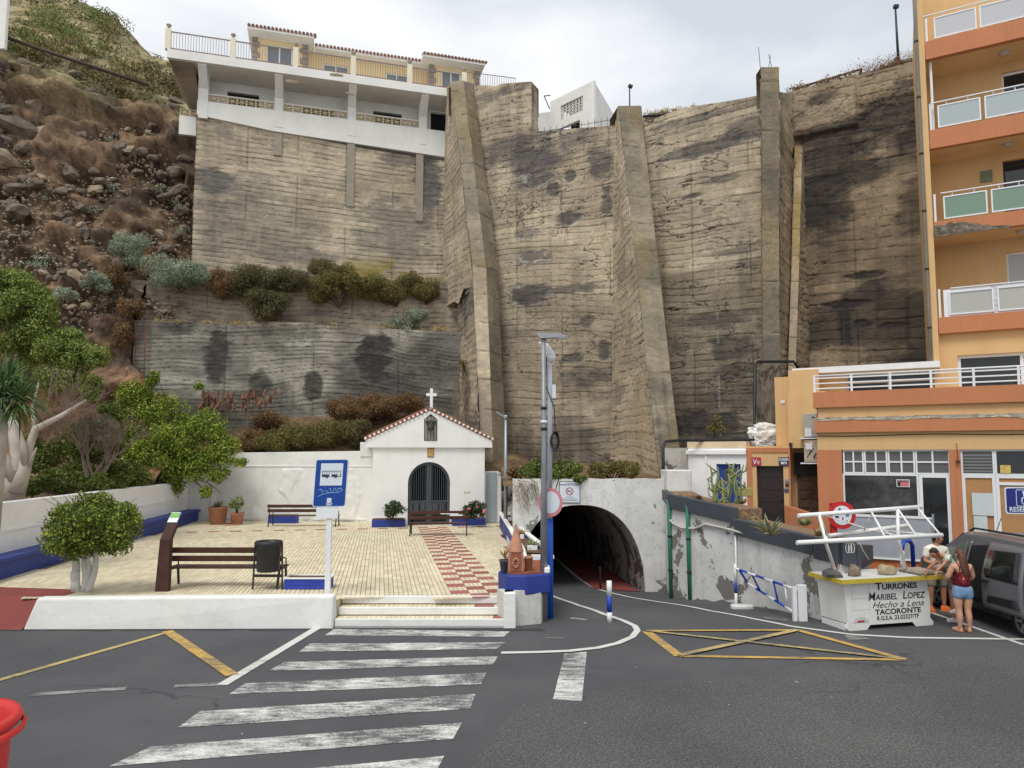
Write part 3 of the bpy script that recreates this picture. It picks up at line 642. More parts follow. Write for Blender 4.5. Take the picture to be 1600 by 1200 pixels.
patch('left_face', at_z(c1, 1.8) + Vector((-.15, .2, 0)), bl_, at_z(c1, a0.z) + Vector((-.05, .2, 0)), a0, TAN2, 621, .1, pier, cap=0)
for (px, h, ln) in ((1188, .9, -.05), (1201, .55, .1), (1206, .6, -.12)):
    p = P(px, 106, 28.15); MB().tube([p, p + Vector((ln, 0, h))], .012, 5).build('reinforcing_rod', IRON, pier)
pier2 = thing('pier', 'thin leaning concrete strip with yellow lichen right of the square pier', 'pier', (11.6, 28.8, 2))
t0, t1, t2 = P(1242, 228, 30.0), P(1254, 228, 30.0), P(1258, 230, 30.6); f0, f1, f2 = P(1232, 570, 28.6), P(1244, 570, 28.6), P(1266, 575, 30.2)
yl = lambda S, Z, d, c: (d, c * (1 - .55 * sst(.42, .6, fbm(S * 2, Z * .4, 4, 3))[..., None] * sst(10, 13, Z)[..., None]) + .55 * (sst(.42, .6, fbm(S * 2, Z * .4, 4, 3)) * sst(10, 13, Z))[..., None] * np.array(lin(168, 140, 62)))
patch('front_face', along(t0, f0, 2.0), along(t1, f1, 2.0), t0, t1, TAN2, 631, .05, pier2, cap=.5, joints=60, row=1.2, ck=.4, post=yl)
patch('right_face', along(t1, f1, 2.0), along(t2, f2, 2.0), t1, t2, TAN, 641, .06, pier2, cap=0)
patch('rubble_gap', at_z(P(1214, 560, 29.3), 2), at_z(P(1238, 560, 29.3), 2), P(1216, 290, 29.6), P(1243, 245, 29.9), DARKC, 651, .09, pier2, cap=.3, amp=4, ck=1.2)
# ---- left: house wall, tiers
wall_a = thing('retaining_wall', 'grey-tan concrete retaining wall carrying the clifftop house', 'wall', (-10, 36, 6))
a_0, a_1 = P(303, 300, 34.7), P(742, 300, 38.6)
lw_post = lambda S, Z, d, c: (d, c * (1 - .8 * (sst(14.3, 13.0, Z + 1.4 * (fbm(S * .7, Z * .7, 4, 5) - .5)) * sst(.50, .60, fbm(S * .35 + 4, Z * .5, 4, 6)) * sst(4.0, 5.5, S))[..., None]) + .8 * (sst(14.3, 13.0, Z + 1.4 * (fbm(S * .7, Z * .7, 4, 5) - .5)) * sst(.50, .60, fbm(S * .35 + 4, Z * .5, 4, 6)) * sst(4.0, 5.5, S))[..., None] * np.array(lin(150, 132, 52)))
sp = spotpx(a_0, a_1, [(335, 285, 35, 18, .75, 0), (420, 350, 90, 40, .4, 0), (330, 360, 30, 40, .4, 0), (470, 400, 90, 14, .5, 0), (620, 360, 60, 50, .5, 0), (672, 290, 22, 60, .85, 0), (640, 250, 60, 12, .6, 0), (345, 205, 16, 12, .5, 0)])
patch('wall_face', at_z(a_0, 7.0), at_z(a_1, 7.0), at_z(a_0, P(303, 178, 34.7).z), at_z(a_1, P(742, 262, 38.6).z), GREYC, 701, .042, wall_a, spots=sp, ck=.35, stain=.45, thr=.52, row=.26, wob=.1, post=lw_post, top=[(0, 0), (.3, -.1), (.6, -.1), (1, .1)])
e_ = at_z(a_0, 7.0); patch('wall_end', e_ + Vector((-.35, 2.6, 0)), e_, at_z(a_0, P(303, 178, 34.7).z) + Vector((-.35, 2.6, 0)), at_z(a_0, P(303, 178, 34.7).z), DARKC, 711, .1, wall_a, cap=0)
wall_t2 = thing('retaining_wall', 'short upper terrace wall half hidden by hanging bushes', 'wall', (-10, 34.5, 8))
u0, u1 = P(203, 470, 33.6), P(745, 470, 37.2)
patch('wall_face', at_z(u0, 6.2), at_z(u1, 6.2), at_z(u0, P(203, 438, 33.6).z), at_z(u1, P(745, 440, 37.2).z), GREYC, 721, .055, wall_t2, ck=.3, stain=.5, thr=.5, row=.26, joints=3.5)
wall_t1 = thing('retaining_wall', 'lower dark streaked terrace wall with rusty ladder behind the chapel', 'wall', (-10, 33.5, 5))
v0, v1 = P(207, 560, 32.7), P(750, 560, 35.9)
sp = spotpx(v0, v1, [(340, 560, 22, 40, .85, 0), (585, 560, 28, 50, .95, 0), (490, 600, 16, 25, .85, 0), (410, 600, 18, 22, .8, 0), (280, 515, 30, 12, .7, 0), (450, 520, 60, 10, .4, 0), (650, 570, 50, 50, .35, 0)])
LOWC = (lin(128, 124, 116), lin(176, 172, 158), lin(62, 61, 58))
patch('wall_face', at_z(v0, 3.2), at_z(v1, 3.2), at_z(v0, P(207, 505, 32.7).z), at_z(v1, P(750, 518, 35.9).z), LOWC, 731, .042, wall_t1, spots=sp, ck=.35, stain=.55, thr=.50, row=.2, wob=.35, joints=4.1, top=[(0, .15), (.3, .05), (.31, .25), (.6, .2), (.61, .05), (1, -.05)])
RUST = pm('rust', lin(110, 74, 58), .9, .2, 6)
ld = thing('wall_ladder', 'rusty iron ladder fixed to the lower terrace wall above the green tree', 'ladder', (0, 0, 0))
lx0, lx1 = P(211, 560, 32.6), P(226, 560, 32.6)
for p in (lx0, lx1): MB().tube([at_z(p, 5.2), at_z(p, P(226, 500, 32.6).z)], .03, 6).build('ladder_rail', RUST, ld)
for k in range(7): z = 6.2 + k * .55; MB().tube([at_z(lx0, z), at_z(lx1, z)], .018, 6).build('rung', RUST, ld)
# ---- ledges and banks (ground)
SOILV = vcmat('earth_and_stone', .95, 1.0, 6, .5)
def ground_patch(name, pts4, nu, nv, amp, seed, cols, parent=None, sc=.6):
    a, b, c, d = [np.array(p, float) for p in pts4]; u = np.linspace(0, 1, nu)[:, None, None]; v = np.linspace(0, 1, nv)[None, :, None]
    Pt = (a + (b - a) * u) * (1 - v) + (d + (c - d) * u) * v; n = fbm(Pt[..., 0] * sc, Pt[..., 1] * sc + Pt[..., 2] * .5, 5, seed); Pt[..., 2] += (n - .5) * amp
    k = sst(.35, .65, fbm(Pt[..., 0] * 1.3, Pt[..., 1] * 1.3, 4, seed + 4))[..., None]; C = np.array(cols[0]) * (1 - k) + np.array(cols[1]) * k
    return tag(np_mesh(name, Pt.reshape(-1, 3), grid_faces(nu, nv), SOILV, parent, True, {'tint': C.reshape(-1, 3)}), kind='structure')
BR = (lin(104, 84, 64), lin(128, 108, 82))
zA = P(203, 438, 33.6).z
ground_patch('upper_ledge', [at_z(u0, zA - .15) + Vector((-1, -.1, 0)), at_z(u1, P(745, 440, 37.2).z - .1), at_z(a_1, zA + .5) + Vector((0, .3, 0)), at_z(a_0, zA + .3) + Vector((-1, .3, 0))], 60, 10, .25, 3, BR)
zB = P(207, 505, 32.7).z
ground_patch('lower_ledge', [at_z(v0, zB - .15) + Vector((-1.0, 0, 0)), at_z(v1, P(750, 518, 35.9).z - .12), at_z(u1, zB + .3) + Vector((0, .2, 0)), at_z(u0, zB + .3) + Vector((-1.5, .2, 0))], 60, 10, .25, 4, BR)
ground_patch('bank', [(-18.4, 33.0, 2.4), (-5.4, 32.1, 3.3), (-2.2, 35.9, 5.6), (-18.6, 33.4, 6.6)], 80, 24, .5, 5, BR)
ground_patch('bank', [(-5.6, 32.0, 3.2), (1.0, 31.0, 2.55), (1.2, 36.4, 3.4), (-2.6, 36.2, 5.8)], 40, 24, .5, 6, BR)
ground_patch('tunnel_cover', [(-.3, 23.3, 2.52), (5.6, 23.3, 2.5), (8.0, 31.0, 3.1), (-.6, 35.8, 3.1)], 40, 40, .3, 7, BR)
# ---- hillside
ZS = [(-30, 1.2), (-4, 1.9), (0, 4.0), (3, 10), (6, 17), (9, 24), (13, 28), (24, 34), (45, 52), (90, 75)]
def hillz(x, y):
    s = y - (30.6 + .27 * (x + 15)); z = np.interp(s, [q[0] for q in ZS], [q[1] for q in ZS])
    f = np.interp(-x, [14, 18, 24, 34], [.86, .90, .98, 1.05]); z = np.where(z > 4, 4 + (z - 4) * f, z)
    ridge = 33.0 + (-26.5 - x) * .78 + 2.2 * (fbm(x * .22, y * .1, 3, 12) - .5) * 2; return np.minimum(z, ridge)
hx = np.concatenate([np.linspace(-80, -40, 24), np.linspace(-39.6, -12.6, 190)]); hy = np.concatenate([np.linspace(14, 27, 26), np.linspace(27.2, 44, 170), np.linspace(44.5, 80, 70)])
X, Y = np.meshgrid(hx, hy, indexing='ij'); Z = hillz(X, Y)
s_ = Y - (30.6 + .27 * (X + 15)); steep = sst(-.5, 1.5, s_) * (1 - sst(9, 12, s_))
n = fbm(X * .55, (Y + Z * .8) * .55, 6, 21, .55); nb = fbm(X * .2, (Y + Z) * .2, 4, 22); vr = np.abs(fbm(X * .8 + 4, (Y + Z) * .7, 2, 23) - .5)
n4 = fbm(X * 2.4, (Y + Z) * 2.4, 4, 25, .6); off = (fbm(X * .55, (Y + Z * .8) * .55, 3, 21) - .5) * 2.4 + (nb - .5) * 3.2 - .9 * np.clip(.1 - vr, 0, 1) * 4 + (n4 - .5) * .10 + .55 * (np.abs(((Z + .8 * (nb - .5) * 6 + X * .12) / 1.7) % 1 - .5) * 2 - .5) + 1.7 * ((1 - np.abs(2 * fbm(X * .45 + 7, Z * .5 + Y * .2, 3, 26) - 1)) - .75) + .22 * ((1 - np.abs(2 * fbm(X * 1.3 + 2, Z * 1.2 + Y * .4, 2, 27) - 1)) - .75)
Y2 = Y - off * steep * .75; Z2 = Z + off * .25 * steep + (fbm(X * .5, Y * .5, 5, 24) - .5) * 1.2 * (1 - steep)
Xc = np.minimum(X, np.interp(Y2, [14, 30.5, 31.6, 32.4, 34.3, 34.9, 60, 90], [LW0.x - .15, -14.6, -15.6, v0.x - .05, v0.x - .05, -16.0, -16.6, -16.6]))
brown, dkb, rust, veg, straw = [np.array(lin(*c)) for c in ((122, 100, 80), (74, 62, 54), (150, 108, 76), (110, 106, 78), (158, 146, 112))]
k1 = sst(.40, .66, fbm(X * .4, (Y + Z) * .5, 5, 31)); k2 = sst(.5, .68, fbm(X * .17 + 2, Z * .22, 4, 32)); k3 = sst(.48, .62, fbm(X * .9, (Y + Z) * .9, 5, 33))
C = brown * (1 - k1[..., None]) + dkb * k1[..., None]; C = C * (1 - .7 * k2[..., None]) + rust * .7 * k2[..., None]; nc = fbm(X * 1.7, (Y * .6 + Z) * 1.9, 5, 29, .7); C = C * (.28 + .5 * n[..., None] + .5 * n4[..., None] + .6 * nc[..., None]) * (1 - .55 * (1 - sst(.005, .04, np.abs(nc - .5)))[..., None])
kv = sst(8, 10.5, s_ + 2.5 * (fbm(X * .3, Y * .3, 3, 35) - .5))[..., None]; VC = veg * (1 - k3[..., None]) + straw * k3[..., None]; C = C * (1 - kv) + VC * kv
hill = np_mesh('hillside', np.stack([Xc, Y2, Z2], -1).reshape(-1, 3), grid_faces(len(hx), len(hy)), SOILV, None, True, {'tint': C.reshape(-1, 3)}); tag(hill, kind='structure')
TT = np.arange(14, 90, .15)
def hill_pt(px, py):
    r = ray(px, py); hit = np.nonzero(CAMZ + r.z * TT < hillz(r.x * TT, r.y * TT))[0]
    return Vector((0, 0, CAMZ)) + r * float(TT[hit[0]] if len(hit) else 200)
# loose stones on the scree
def rock_mesh(name, seed, sub=2, rough=.35, cols=None):
    bm = bmesh.new(); bmesh.ops.create_icosphere(bm, subdivisions=sub, radius=1.0)
    for v in bm.verts:
        k = 1 + rough * (mnoise.noise(v.co * 1.1 + Vector((seed * 3.1, 0, 0))) * 1.6); f = mnoise.cell(v.co * 1.4 + Vector((0, seed * 2.7, 0)))
        v.co = v.co * (k + .12 * f)
    me = bpy.data.meshes.new(name); bm.to_mesh(me); bm.free(); return me
STONE = pm('basalt_stone', lin(112, 100, 88), .95, .3, 2.2, .8, 9, dirt=.4, dcol=lin(66, 58, 52)); 
STONE2 = pm('pale_stone', lin(150, 134, 114), .95, .25, 2.2, .8, 9, dirt=.3, dcol=lin(90, 76, 62))
rocks = [rock_mesh('stone', i, 2) for i in range(5)]
for me in rocks[:4]: me.materials.append(STONE)
rocks[4].materials.append(STONE2)
def stone_at(p, s, parent, k=None):
    o = bpy.data.objects.new('stone', rocks[random.randrange(5) if k is None else k]); o.location = p; o.scale = (s * random.uniform(.8, 1.4), s * random.uniform(.7, 1.1), s * random.uniform(.55, .9))
    o.rotation_euler = (random.uniform(-.5, .5), random.uniform(-.5, .5), random.uniform(0, 6)); link(o); o.parent = parent; return o
bigr = [(35, 205, .75), (75, 210, .55), (60, 170, .6), (165, 230, .35), (190, 232, .45), (205, 238, .4), (225, 240, .35), (263, 228, .5), (245, 250, .3), (278, 270, .45), (290, 250, .35), (255, 275, .3), (215, 270, .25), (130, 215, .35), (45, 235, .4),
        (20, 175, .5), (95, 180, .35), (150, 150, .3), (240, 200, .3), (280, 300, .4), (262, 310, .35), (285, 330, .35), (180, 330, .3), (100, 300, .3), (60, 290, .35), (30, 330, .45), (110, 350, .3), (215, 320, .3), (150, 270, .3), (10, 250, .5), (270, 195, .35), (288, 212, .3)]
for (px, py, s) in bigr: stone_at(hill_pt(px, py) + Vector((0, -.15, 0)), s, hill)
for k in range(235):
    px, py = random.uniform(0, 296), random.uniform(90, 500)
    p = hill_pt(px, py)
    if p.y < 42: stone_at(p, random.uniform(.10, .22) if random.random() < .7 else random.uniform(.22, .42), hill)
mm = MB()
for k in range(2600):
    px, py = random.uniform(0, 296), random.uniform(100, 520); p = hill_pt(px, py)
    if p.y > 44: continue
    s = random.uniform(.03, .12); q = [Vector((random.uniform(-1, 1), random.uniform(-1, 1), random.uniform(-.8, .8))).normalized() * s for _ in range(6)]
    q = [Vector((s, 0, 0)), Vector((0, s, 0)), Vector((-s, 0, 0)), Vector((0, -s, 0)), Vector((0, 0, s * .8)), Vector((0, 0, -s))]; q = [p + v * random.uniform(.6, 1.3) for v in q]
    mm.add(q, [(0, 1, 4), (1, 2, 4), (2, 3, 4), (3, 0, 4), (1, 0, 5), (2, 1, 5), (3, 2, 5), (0, 3, 5)])
tag(mm.build('scree', STONE2, hill), kind='stuff')
# rubble in the gap beside the broken buttress
rub = thing('rubble_heap', 'loose dark rubble spilling from under the cracked buttress slab', 'rubble', (-2.5, 36, 4))
for k in range(90):
    py = random.uniform(488, 690); px = random.uniform(698, 730) + (py - 488) * .06; p = P(px, py, random.uniform(36.0, 36.6)); stone_at(p, random.uniform(.12, .34), rub, random.choice([0, 1, 2, 3, 4]))
# ---- tunnel
PYT = 23.0; TCX = 2.22; TA = 2.05; ZB0 = -1.05; TH_ = 2.92
tun = thing('tunnel', 'dark arched road tunnel through a peeling white portal wall', 'tunnel', (TCX, PYT, -.9))
arch = []
for k in range(33):
    a = PI * k / 32; cx, sx = math.cos(a), math.sin(a); e = 2 / 2.35
    arch.append((TCX + TA * math.copysign(abs(cx) ** e, cx), ZB0 + TH_ * abs(sx) ** e))     # right foot -> crown -> left foot
def peelmat(name, white, under, thr, sc=.9):
    t = NT(name); n = t.noise(sc, 7, .68, dist=.4); h = t.node('ShaderNodeSeparateXYZ', {0: t.pos()}).outputs[2]
    f = t.math('ADD', n, t.math('MULTIPLY', h, -.035)); k = t.ramp(f, [(thr, 0.0), (thr + .012, 1.0)])
    w = t.mix(t.ramp(t.noise(.8, 5, .65), [(.3, 0.0), (.7, 1.0)]), tuple(x * .74 for x in white), white); u = t.mix(t.noise(3, 5), tuple(x * .65 for x in under), under)
    st = t.ramp(t.noise(1.0, 5, .6, t.scalevec(t.pos(), (4, 4, .35))), [(.52, 0.0), (.75, .45)]); w = t.mix(st, w, tuple(x * .5 for x in white))
    ckn = t.ramp(t.math('ABSOLUTE', t.math('SUBTRACT', t.noise(1.6, 6, .6), .5)), [(0, .45), (.009, 0.0)]); w = t.mix(ckn, w, lin(110, 108, 104))
    c = t.mix(k, w, u); t.base(c); t.rough(.9, .2); t.bump(t.math('ADD', t.math('MULTIPLY', k, -.6), t.math('MULTIPLY', t.noise(12, 5), .3)), .8, .03); return t.m
PEEL = peelmat('peeling_white_wall', lin(226, 225, 221), lin(150, 146, 138), .585); PEEL2 = peelmat('peeling_grey_wall', lin(220, 219, 216), lin(136, 131, 124), .54, 1.0)
pt = MB(); zt_ = 2.70; xl, xr = .02, 4.95
outer = []
for (x, z) in arch:                                   # ring to the outer outline for a clean annular face
    outer.append((x, z))
vs = [(x, PYT, z) for x, z in arch]; n = len(vs)
rim = []
for k, (x, z) in enumerate(arch):
    if k <= 6: rim.append((xr, PYT, ZB0 + (zt_ - ZB0) * k / 6))
    elif k >= 26: rim.append((xl, PYT, zt_ - (zt_ - ZB0) * (k - 26) / 6))
    else: rim.append((xr + (xl - xr) * (k - 6) / 20, PYT, zt_ + .012 * math.sin(k * 1.7)))
pt.add(vs + rim, [(k, n + k, n + k + 1, k + 1) for k in range(n - 1)])
bk_ = [(v[0], v[1] + .5, v[2]) for v in rim]; pt.add(rim + bk_, [(k, n + k, n + k + 1, k + 1) for k in range(n - 1)])
pt.build('portal_wall', PEEL, tun)
TAX = Vector((-.115, .993, 0)); lin_ = MB(); NS = 26; vs = []
for i in range(NS):
    for (x, z) in arch:
        o = TAX * (i * 1.1); b = .04 * mnoise.noise(Vector((x, i * .8, z))); vs.append((x + o.x + b, PYT + o.y + .003, z + b + .004))
fs = [(i * n + k, i * n + k + 1, (i + 1) * n + k + 1, (i + 1) * n + k) for i in range(NS - 1) for k in range(n - 1)]
lin_.add(vs, fs, True); lin_.build('lining', peelmat('darkened_lining', lin(172, 166, 160), lin(98, 92, 86), .53), tun)  # lining colour darkened to make the tunnel interior darker
e_ = TAX * 27; MB().quad(*[(x + e_.x, PYT + e_.y, z) for x, z in arch]).build('end_wall', DARKIN, tun)  # near-black sheet added to stand for the unlit depth of the tunnel
MB().box(4.955, 5.75, PYT - .35, PYT + .6, -1.2, 3.0).build('portal_pier', PEEL, tun, .03)
# kerb post in the tunnel
# ---- plaza side wall along the lane
psw = thing('plaza_side_wall', 'dirty white retaining wall carrying the blue planters beside the tunnel lane', 'wall', (.5, 20, 0))
STAINW = peelmat('stained_white_wall', lin(214, 212, 206), lin(150, 144, 132), .64, 1.6)
ow = [(.60, 14.95), (.78, 15.6), (.80, 18), (.22, 23.1), (.12, 30)]
for k in range(len(ow) - 1):
    MB().slab(ow[k], ow[k + 1], .38, -1.2, .72, 1).build('wall_section', STAINW, psw)
MB().slab((-.17, 14.62), (.60, 14.95), .36, -.2, .70, 1).build('wall_section', STAINW, psw)
MB().extrude([(-.17, 14.55, -.1), (.08, 14.55, -.1), (.06, 14.80, -.1), (-.16, 15.2, -.1)], (0, 0, .80)).build('end_pier', WHITER, psw, .02)
# ---- peeling wall along the right of the lane, with dark coping planters
rw = thing('ramp_wall', 'peeling whitewashed wall with dark grey planter coping right of the tunnel', 'wall', (5.5, 18, 0))
wp = [(4.9, 22.7), (4.60, 20.6), (5.75, 18.2), (6.55, 15.4), (6.85, 14.9), (7.15, 14.95), (9.35, 18.7)]
wt = [2.15, 2.05, 1.72, 1.42, 1.30, 1.22, .75]
for k in range(len(wp) - 1):
    MB().slab(wp[k], wp[k + 1], .4, -1.3 if k < 3 else -.2, (wt[k], wt[k + 1]), 1).build('wall_section', PEEL2 if k != 0 else PEEL, rw)
cps = [(0, 1, 2.05, 2.02, 2.38, 2.36), (1, 2, 1.95, 1.74, 2.36, 2.14), (2, 3, 1.46, 1.34, 1.86, 1.74)]
for (i, j, l0, l1, h0, h1) in cps:
    p, q_ = Vector(wp[i]), Vector(wp[j]); d_ = (q_ - p).normalized(); nn = Vector((d_.y, -d_.x)) * .10
    MB().slab(p + nn, q_ + nn, .18, (l0, l1), (h0, h1), 1).build('planter_coping', DKGREY, rw, .015); MB().slab(p - nn * .75, q_ - nn * .75, .8, (l0, l1), (h0 - .05, h1 - .05), 1).build('planter_soil', pm('dry_litter', lin(128, 104, 82), .95, .35, 9, .8, 30), rw)
for (i, j, l0, l1, h0, h1) in [(3, 4, 1.27, 1.22, 1.74, 1.68), (4, 5, 1.22, 1.12, 1.68, 1.62), (5, 6, 1.1, .68, 1.62, 1.14)]:
    p, q_ = Vector(wp[i]), Vector(wp[j]); d_ = (q_ - p).normalized(); nn = Vector((d_.y, -d_.x)) * .10
    MB().slab(p + nn, q_ + nn, .17, (l0, l1), (h0, h1), 1).build('planter_coping', DKGREY, rw, .012); MB().slab(p - nn * .8, q_ - nn * .8, .5, (l0, l1), (h0 - .05, h1 - .05), 1).build('planter_soil', MATS['dry_litter'], rw)
MB().extrude([(5.4, 22.2, 1.0), (5.45, 20.8, 1.0), (6.1, 18.4, 1.0), (6.95, 15.5, 1.0), (9.3, 19.0, .3), (9.2, 23.5, .3), (5.4, 23.5, 1.0)], (0, 0, .42)).build('ramp_floor', SOIL, rw)
# ================================================================== BUILDINGS
class Fr:
    """a facade frame: a runs along it to the right, b towards the street, z up"""
    def __init__(s, o, u):
        s.o = Vector((o[0], o[1])); s.u = Vector((u[0], u[1])).normalized(); s.n = Vector((s.u.y, -s.u.x))
    def pt(s, a, b, z): q = s.o + s.u * a + s.n * b; return Vector((q.x, q.y, z))
    def hit(s, px, py, b=0.0):
        r = ray(px, py); r2 = Vector((r.x, r.y)); q = s.o + s.n * b; t = s.n.dot(q) / s.n.dot(r2); w = r2 * t; return (w - s.o).dot(s.u), CAMZ + r.z * t
    def A(s, px, py, b=0.0): return s.hit(px, py, b)[0]
    def Z(s, px, py, b=0.0): return s.hit(px, py, b)[1]
    def box(s, m, a0, a1, b0, b1, z0, z1):
        c = [(a0, b1), (a1, b1), (a1, b0), (a0, b0)]
        return m.hexa([s.pt(a, b, z0) for a, b in c] + [s.pt(a, b, z1) for a, b in c])
    def B(s, a0, a1, b0, b1, z0, z1): return s.box(MB(), min(a0, a1), max(a0, a1), min(b0, b1), max(b0, b1), min(z0, z1), max(z0, z1))
    def poly(s, pts, b0, b1): return MB().extrude([s.pt(a, b0, z) for a, z in pts], s.pt(0, b1, 0) - s.pt(0, b0, 0))
def opening_wall(fr, a0, a1, z0, z1, holes, b0, b1):
    """wall a0..a1 x z0..z1, thickness b0..b1, with rectangular holes, as one watertight-looking mesh of boxes-free strips"""
    As = sorted({a0, a1, *[h[0] for h in holes], *[h[1] for h in holes]}); Zs = sorted({z0, z1, *[h[2] for h in holes], *[h[3] for h in holes]})
    solid = lambda i, j: 0 <= i < len(As) - 1 and 0 <= j < len(Zs) - 1 and not any(h[0] - 1e-6 <= As[i] and As[i + 1] <= h[1] + 1e-6 and h[2] - 1e-6 <= Zs[j] and Zs[j + 1] <= h[3] + 1e-6 for h in holes)
    m = MB(); P_ = fr.pt
    for i in range(len(As) - 1):
        for j in range(len(Zs) - 1):
            if not solid(i, j): continue
            a, c, z, w = As[i], As[i + 1], Zs[j], Zs[j + 1]
            m.quad(P_(a, b1, z), P_(c, b1, z), P_(c, b1, w), P_(a, b1, w)); m.quad(P_(c, b0, z), P_(a, b0, z), P_(a, b0, w), P_(c, b0, w))
            if not solid(i - 1, j): m.quad(P_(a, b0, z), P_(a, b1, z), P_(a, b1, w), P_(a, b0, w))
            if not solid(i + 1, j): m.quad(P_(c, b1, z), P_(c, b0, z), P_(c, b0, w), P_(c, b1, w))
            if not solid(i, j - 1): m.quad(P_(a, b0, z), P_(c, b0, z), P_(c, b1, z), P_(a, b1, z))
            if not solid(i, j + 1): m.quad(P_(a, b1, w), P_(c, b1, w), P_(c, b0, w), P_(a, b0, w))
    return m
def welded(o):
    bm = bmesh.new(); bm.from_mesh(o.data); bmesh.ops.remove_doubles(bm, verts=bm.verts, dist=1e-4); bm.to_mesh(o.data); bm.free(); return o
def window(fr, a0, a1, z0, z1, b, fw, fmat, gmat, parent, name='window', mull=(), trans=(), depth=.06):
    """frame with pane; mull = relative a positions, trans = relative z positions"""
    w = opening_wall(fr, a0, a1, z0, z1, [(x0, x1, y0, y1) for (x0, x1, y0, y1) in _cells(a0, a1, z0, z1, fw, mull, trans)], b, b + depth); o = welded(w.build(name, fmat, parent))
    fr.B(a0 + fw * .4, a1 - fw * .4, b + .012, b + .024, z0 + fw * .4, z1 - fw * .4).build('pane', gmat, o); return o
def _cells(a0, a1, z0, z1, fw, mull, trans):
    As = [a0 + fw] + [x for m_ in mull for x in (a0 + (a1 - a0) * m_ - fw / 2, a0 + (a1 - a0) * m_ + fw / 2)] + [a1 - fw]
    Zs = [z0 + fw] + [x for m_ in trans for x in (z0 + (z1 - z0) * m_ - fw / 2, z0 + (z1 - z0) * m_ + fw / 2)] + [z1 - fw]
    return [(As[i], As[i + 1], Zs[j], Zs[j + 1]) for i in range(0, len(As), 2) for j in range(0, len(Zs), 2)]
GLASS = glassmat('dark_glass', (.018, .02, .022), .05); GLASSG = glassmat('grey_glass', (.06, .065, .07), .08)
_t = NT('shop_glass'); _t.base(_t.ramp(_t.noise(1.1, 4, .6), [(.35, (.018, .019, .02)), (.5, (.05, .052, .054)), (.62, (.10, .10, .10))])); _t.rough(.07, .6); SHOPG = _t.m  # mottled base colour imitates reflections in the shop window
CREAMW = pm('cream_render', lin(232, 208, 164), .85, .05, 1.2, .1, 40); PALE = pm('pale_render', lin(226, 224, 218), .85, .05, .8, .15, 20, dirt=.18, dcol=lin(150, 146, 138))
SOFF = pm('soffit_render', lin(224, 221, 214), .9, .07, .7, .2, 12, dirt=.22, dcol=lin(140, 126, 108), dscale=.6)
ROOFT = pm('roof_tile', lin(140, 98, 84), .9, .25, 3, .3, 20); GREYST = pm('grey_quoin', lin(150, 140, 130), .9, .2, 4, .4, 20)
RAILM = pm('railing_metal', lin(128, 112, 104), .5, .1, 4)
# ---- clifftop house
h0, h1 = P(308, 160, 34.6), P(700, 160, 38.1); H = Fr(h0, h1 - h0); HL = (Vector((h1.x, h1.y)) - H.o).length
ch = thing('clifftop_house', 'pale house with balconies, arched soffits and tiled roof on top of the grey wall', 'house', H.pt(HL / 2, -2, 20.2))
zf, zs0, zs1 = 21.5, 23.08, 23.5
colpx = [318, 436, 550, 661]; cola = [H.A(x, 160, 0) for x in colpx]
aR = H.A(712, 160)
# balcony parapet (solid band, dropping lower to the right) and return at the left
m = MB(); a_l = H.A(308, 165); pts = [(a_l, 20.75), (H.A(430, 205), 20.35), (aR, 20.0), (aR, zf), (a_l, zf)]
H.poly(pts, -.18, .02).build('balcony_parapet', PALE, ch)
H.B(a_l - 1.05, a_l - .02, -1.5, -1.3, 20.2, 21.2).build('side_balcony', PALE, ch)
H.B(a_l - .02, aR, -3.2, -.19, 20.25, 20.45).build('balcony_floor', SOFF, ch)
wins = [(H.A(355, 155, -.9), H.A(405, 155, -.9)), (H.A(472, 175, -.9), H.A(522, 175, -.9)), (H.A(583, 183, -.9), H.A(628, 183, -.9)), (H.A(673, 190, -.9), H.A(705, 190, -.9))]
wtop = [H.Z(x, y, -.9) for x, y in ((380, 146), (497, 168), (605, 176), (690, 177))]; holes = [(w[0], w[1], 20.9, z_) for w, z_ in zip(wins, wtop)]
welded(opening_wall(H, a_l + .1, aR, 20.45, zs0, holes, -1.1, -.9).build('balcony_back_wall', PALE, ch))
for w in wins: H.B(w[0] - .02, w[1] + .02, -1.14, -1.105, 20.6, 23.0).build('dark_backing', DARKIN, ch)  # near-black sheets behind the holes paint the balcony openings as unlit
H.B(a_l - .01, a_l + .12, -.89, -.2, 20.45, zs0).build('end_wall', PALE, ch)
for k, a in enumerate(cola):
    b_ = .0; H.poly([(a - .22, zf - .9), (a + .22, zf - .9), (a + .22, zs0), (a - .22, zs0)], -.36, .04).build('column', PALE, ch)
    # bracket carrying the slab
    q = [H.pt(a - .2, .05, zs0 - .9), H.pt(a - .2, .85, zs0 - .12), H.pt(a - .2, .85, zs0 - .002), H.pt(a - .2, .05, zs0 - .002)]
    MB().extrude(q, H.pt(.4, 0, 0) - H.pt(0, 0, 0)).build('bracket', PALE, ch)
for (px, pb) in ((433, 242), (548, 322), (656, 345)):
    a = H.A(px, 260); H.B(a - .2, a + .2, -.36, -.02, H.Z(px, pb), 20.3).build('support_post', pm('bare_concrete', lin(150, 142, 128), .9, .12, 3, .4, 15), ch)
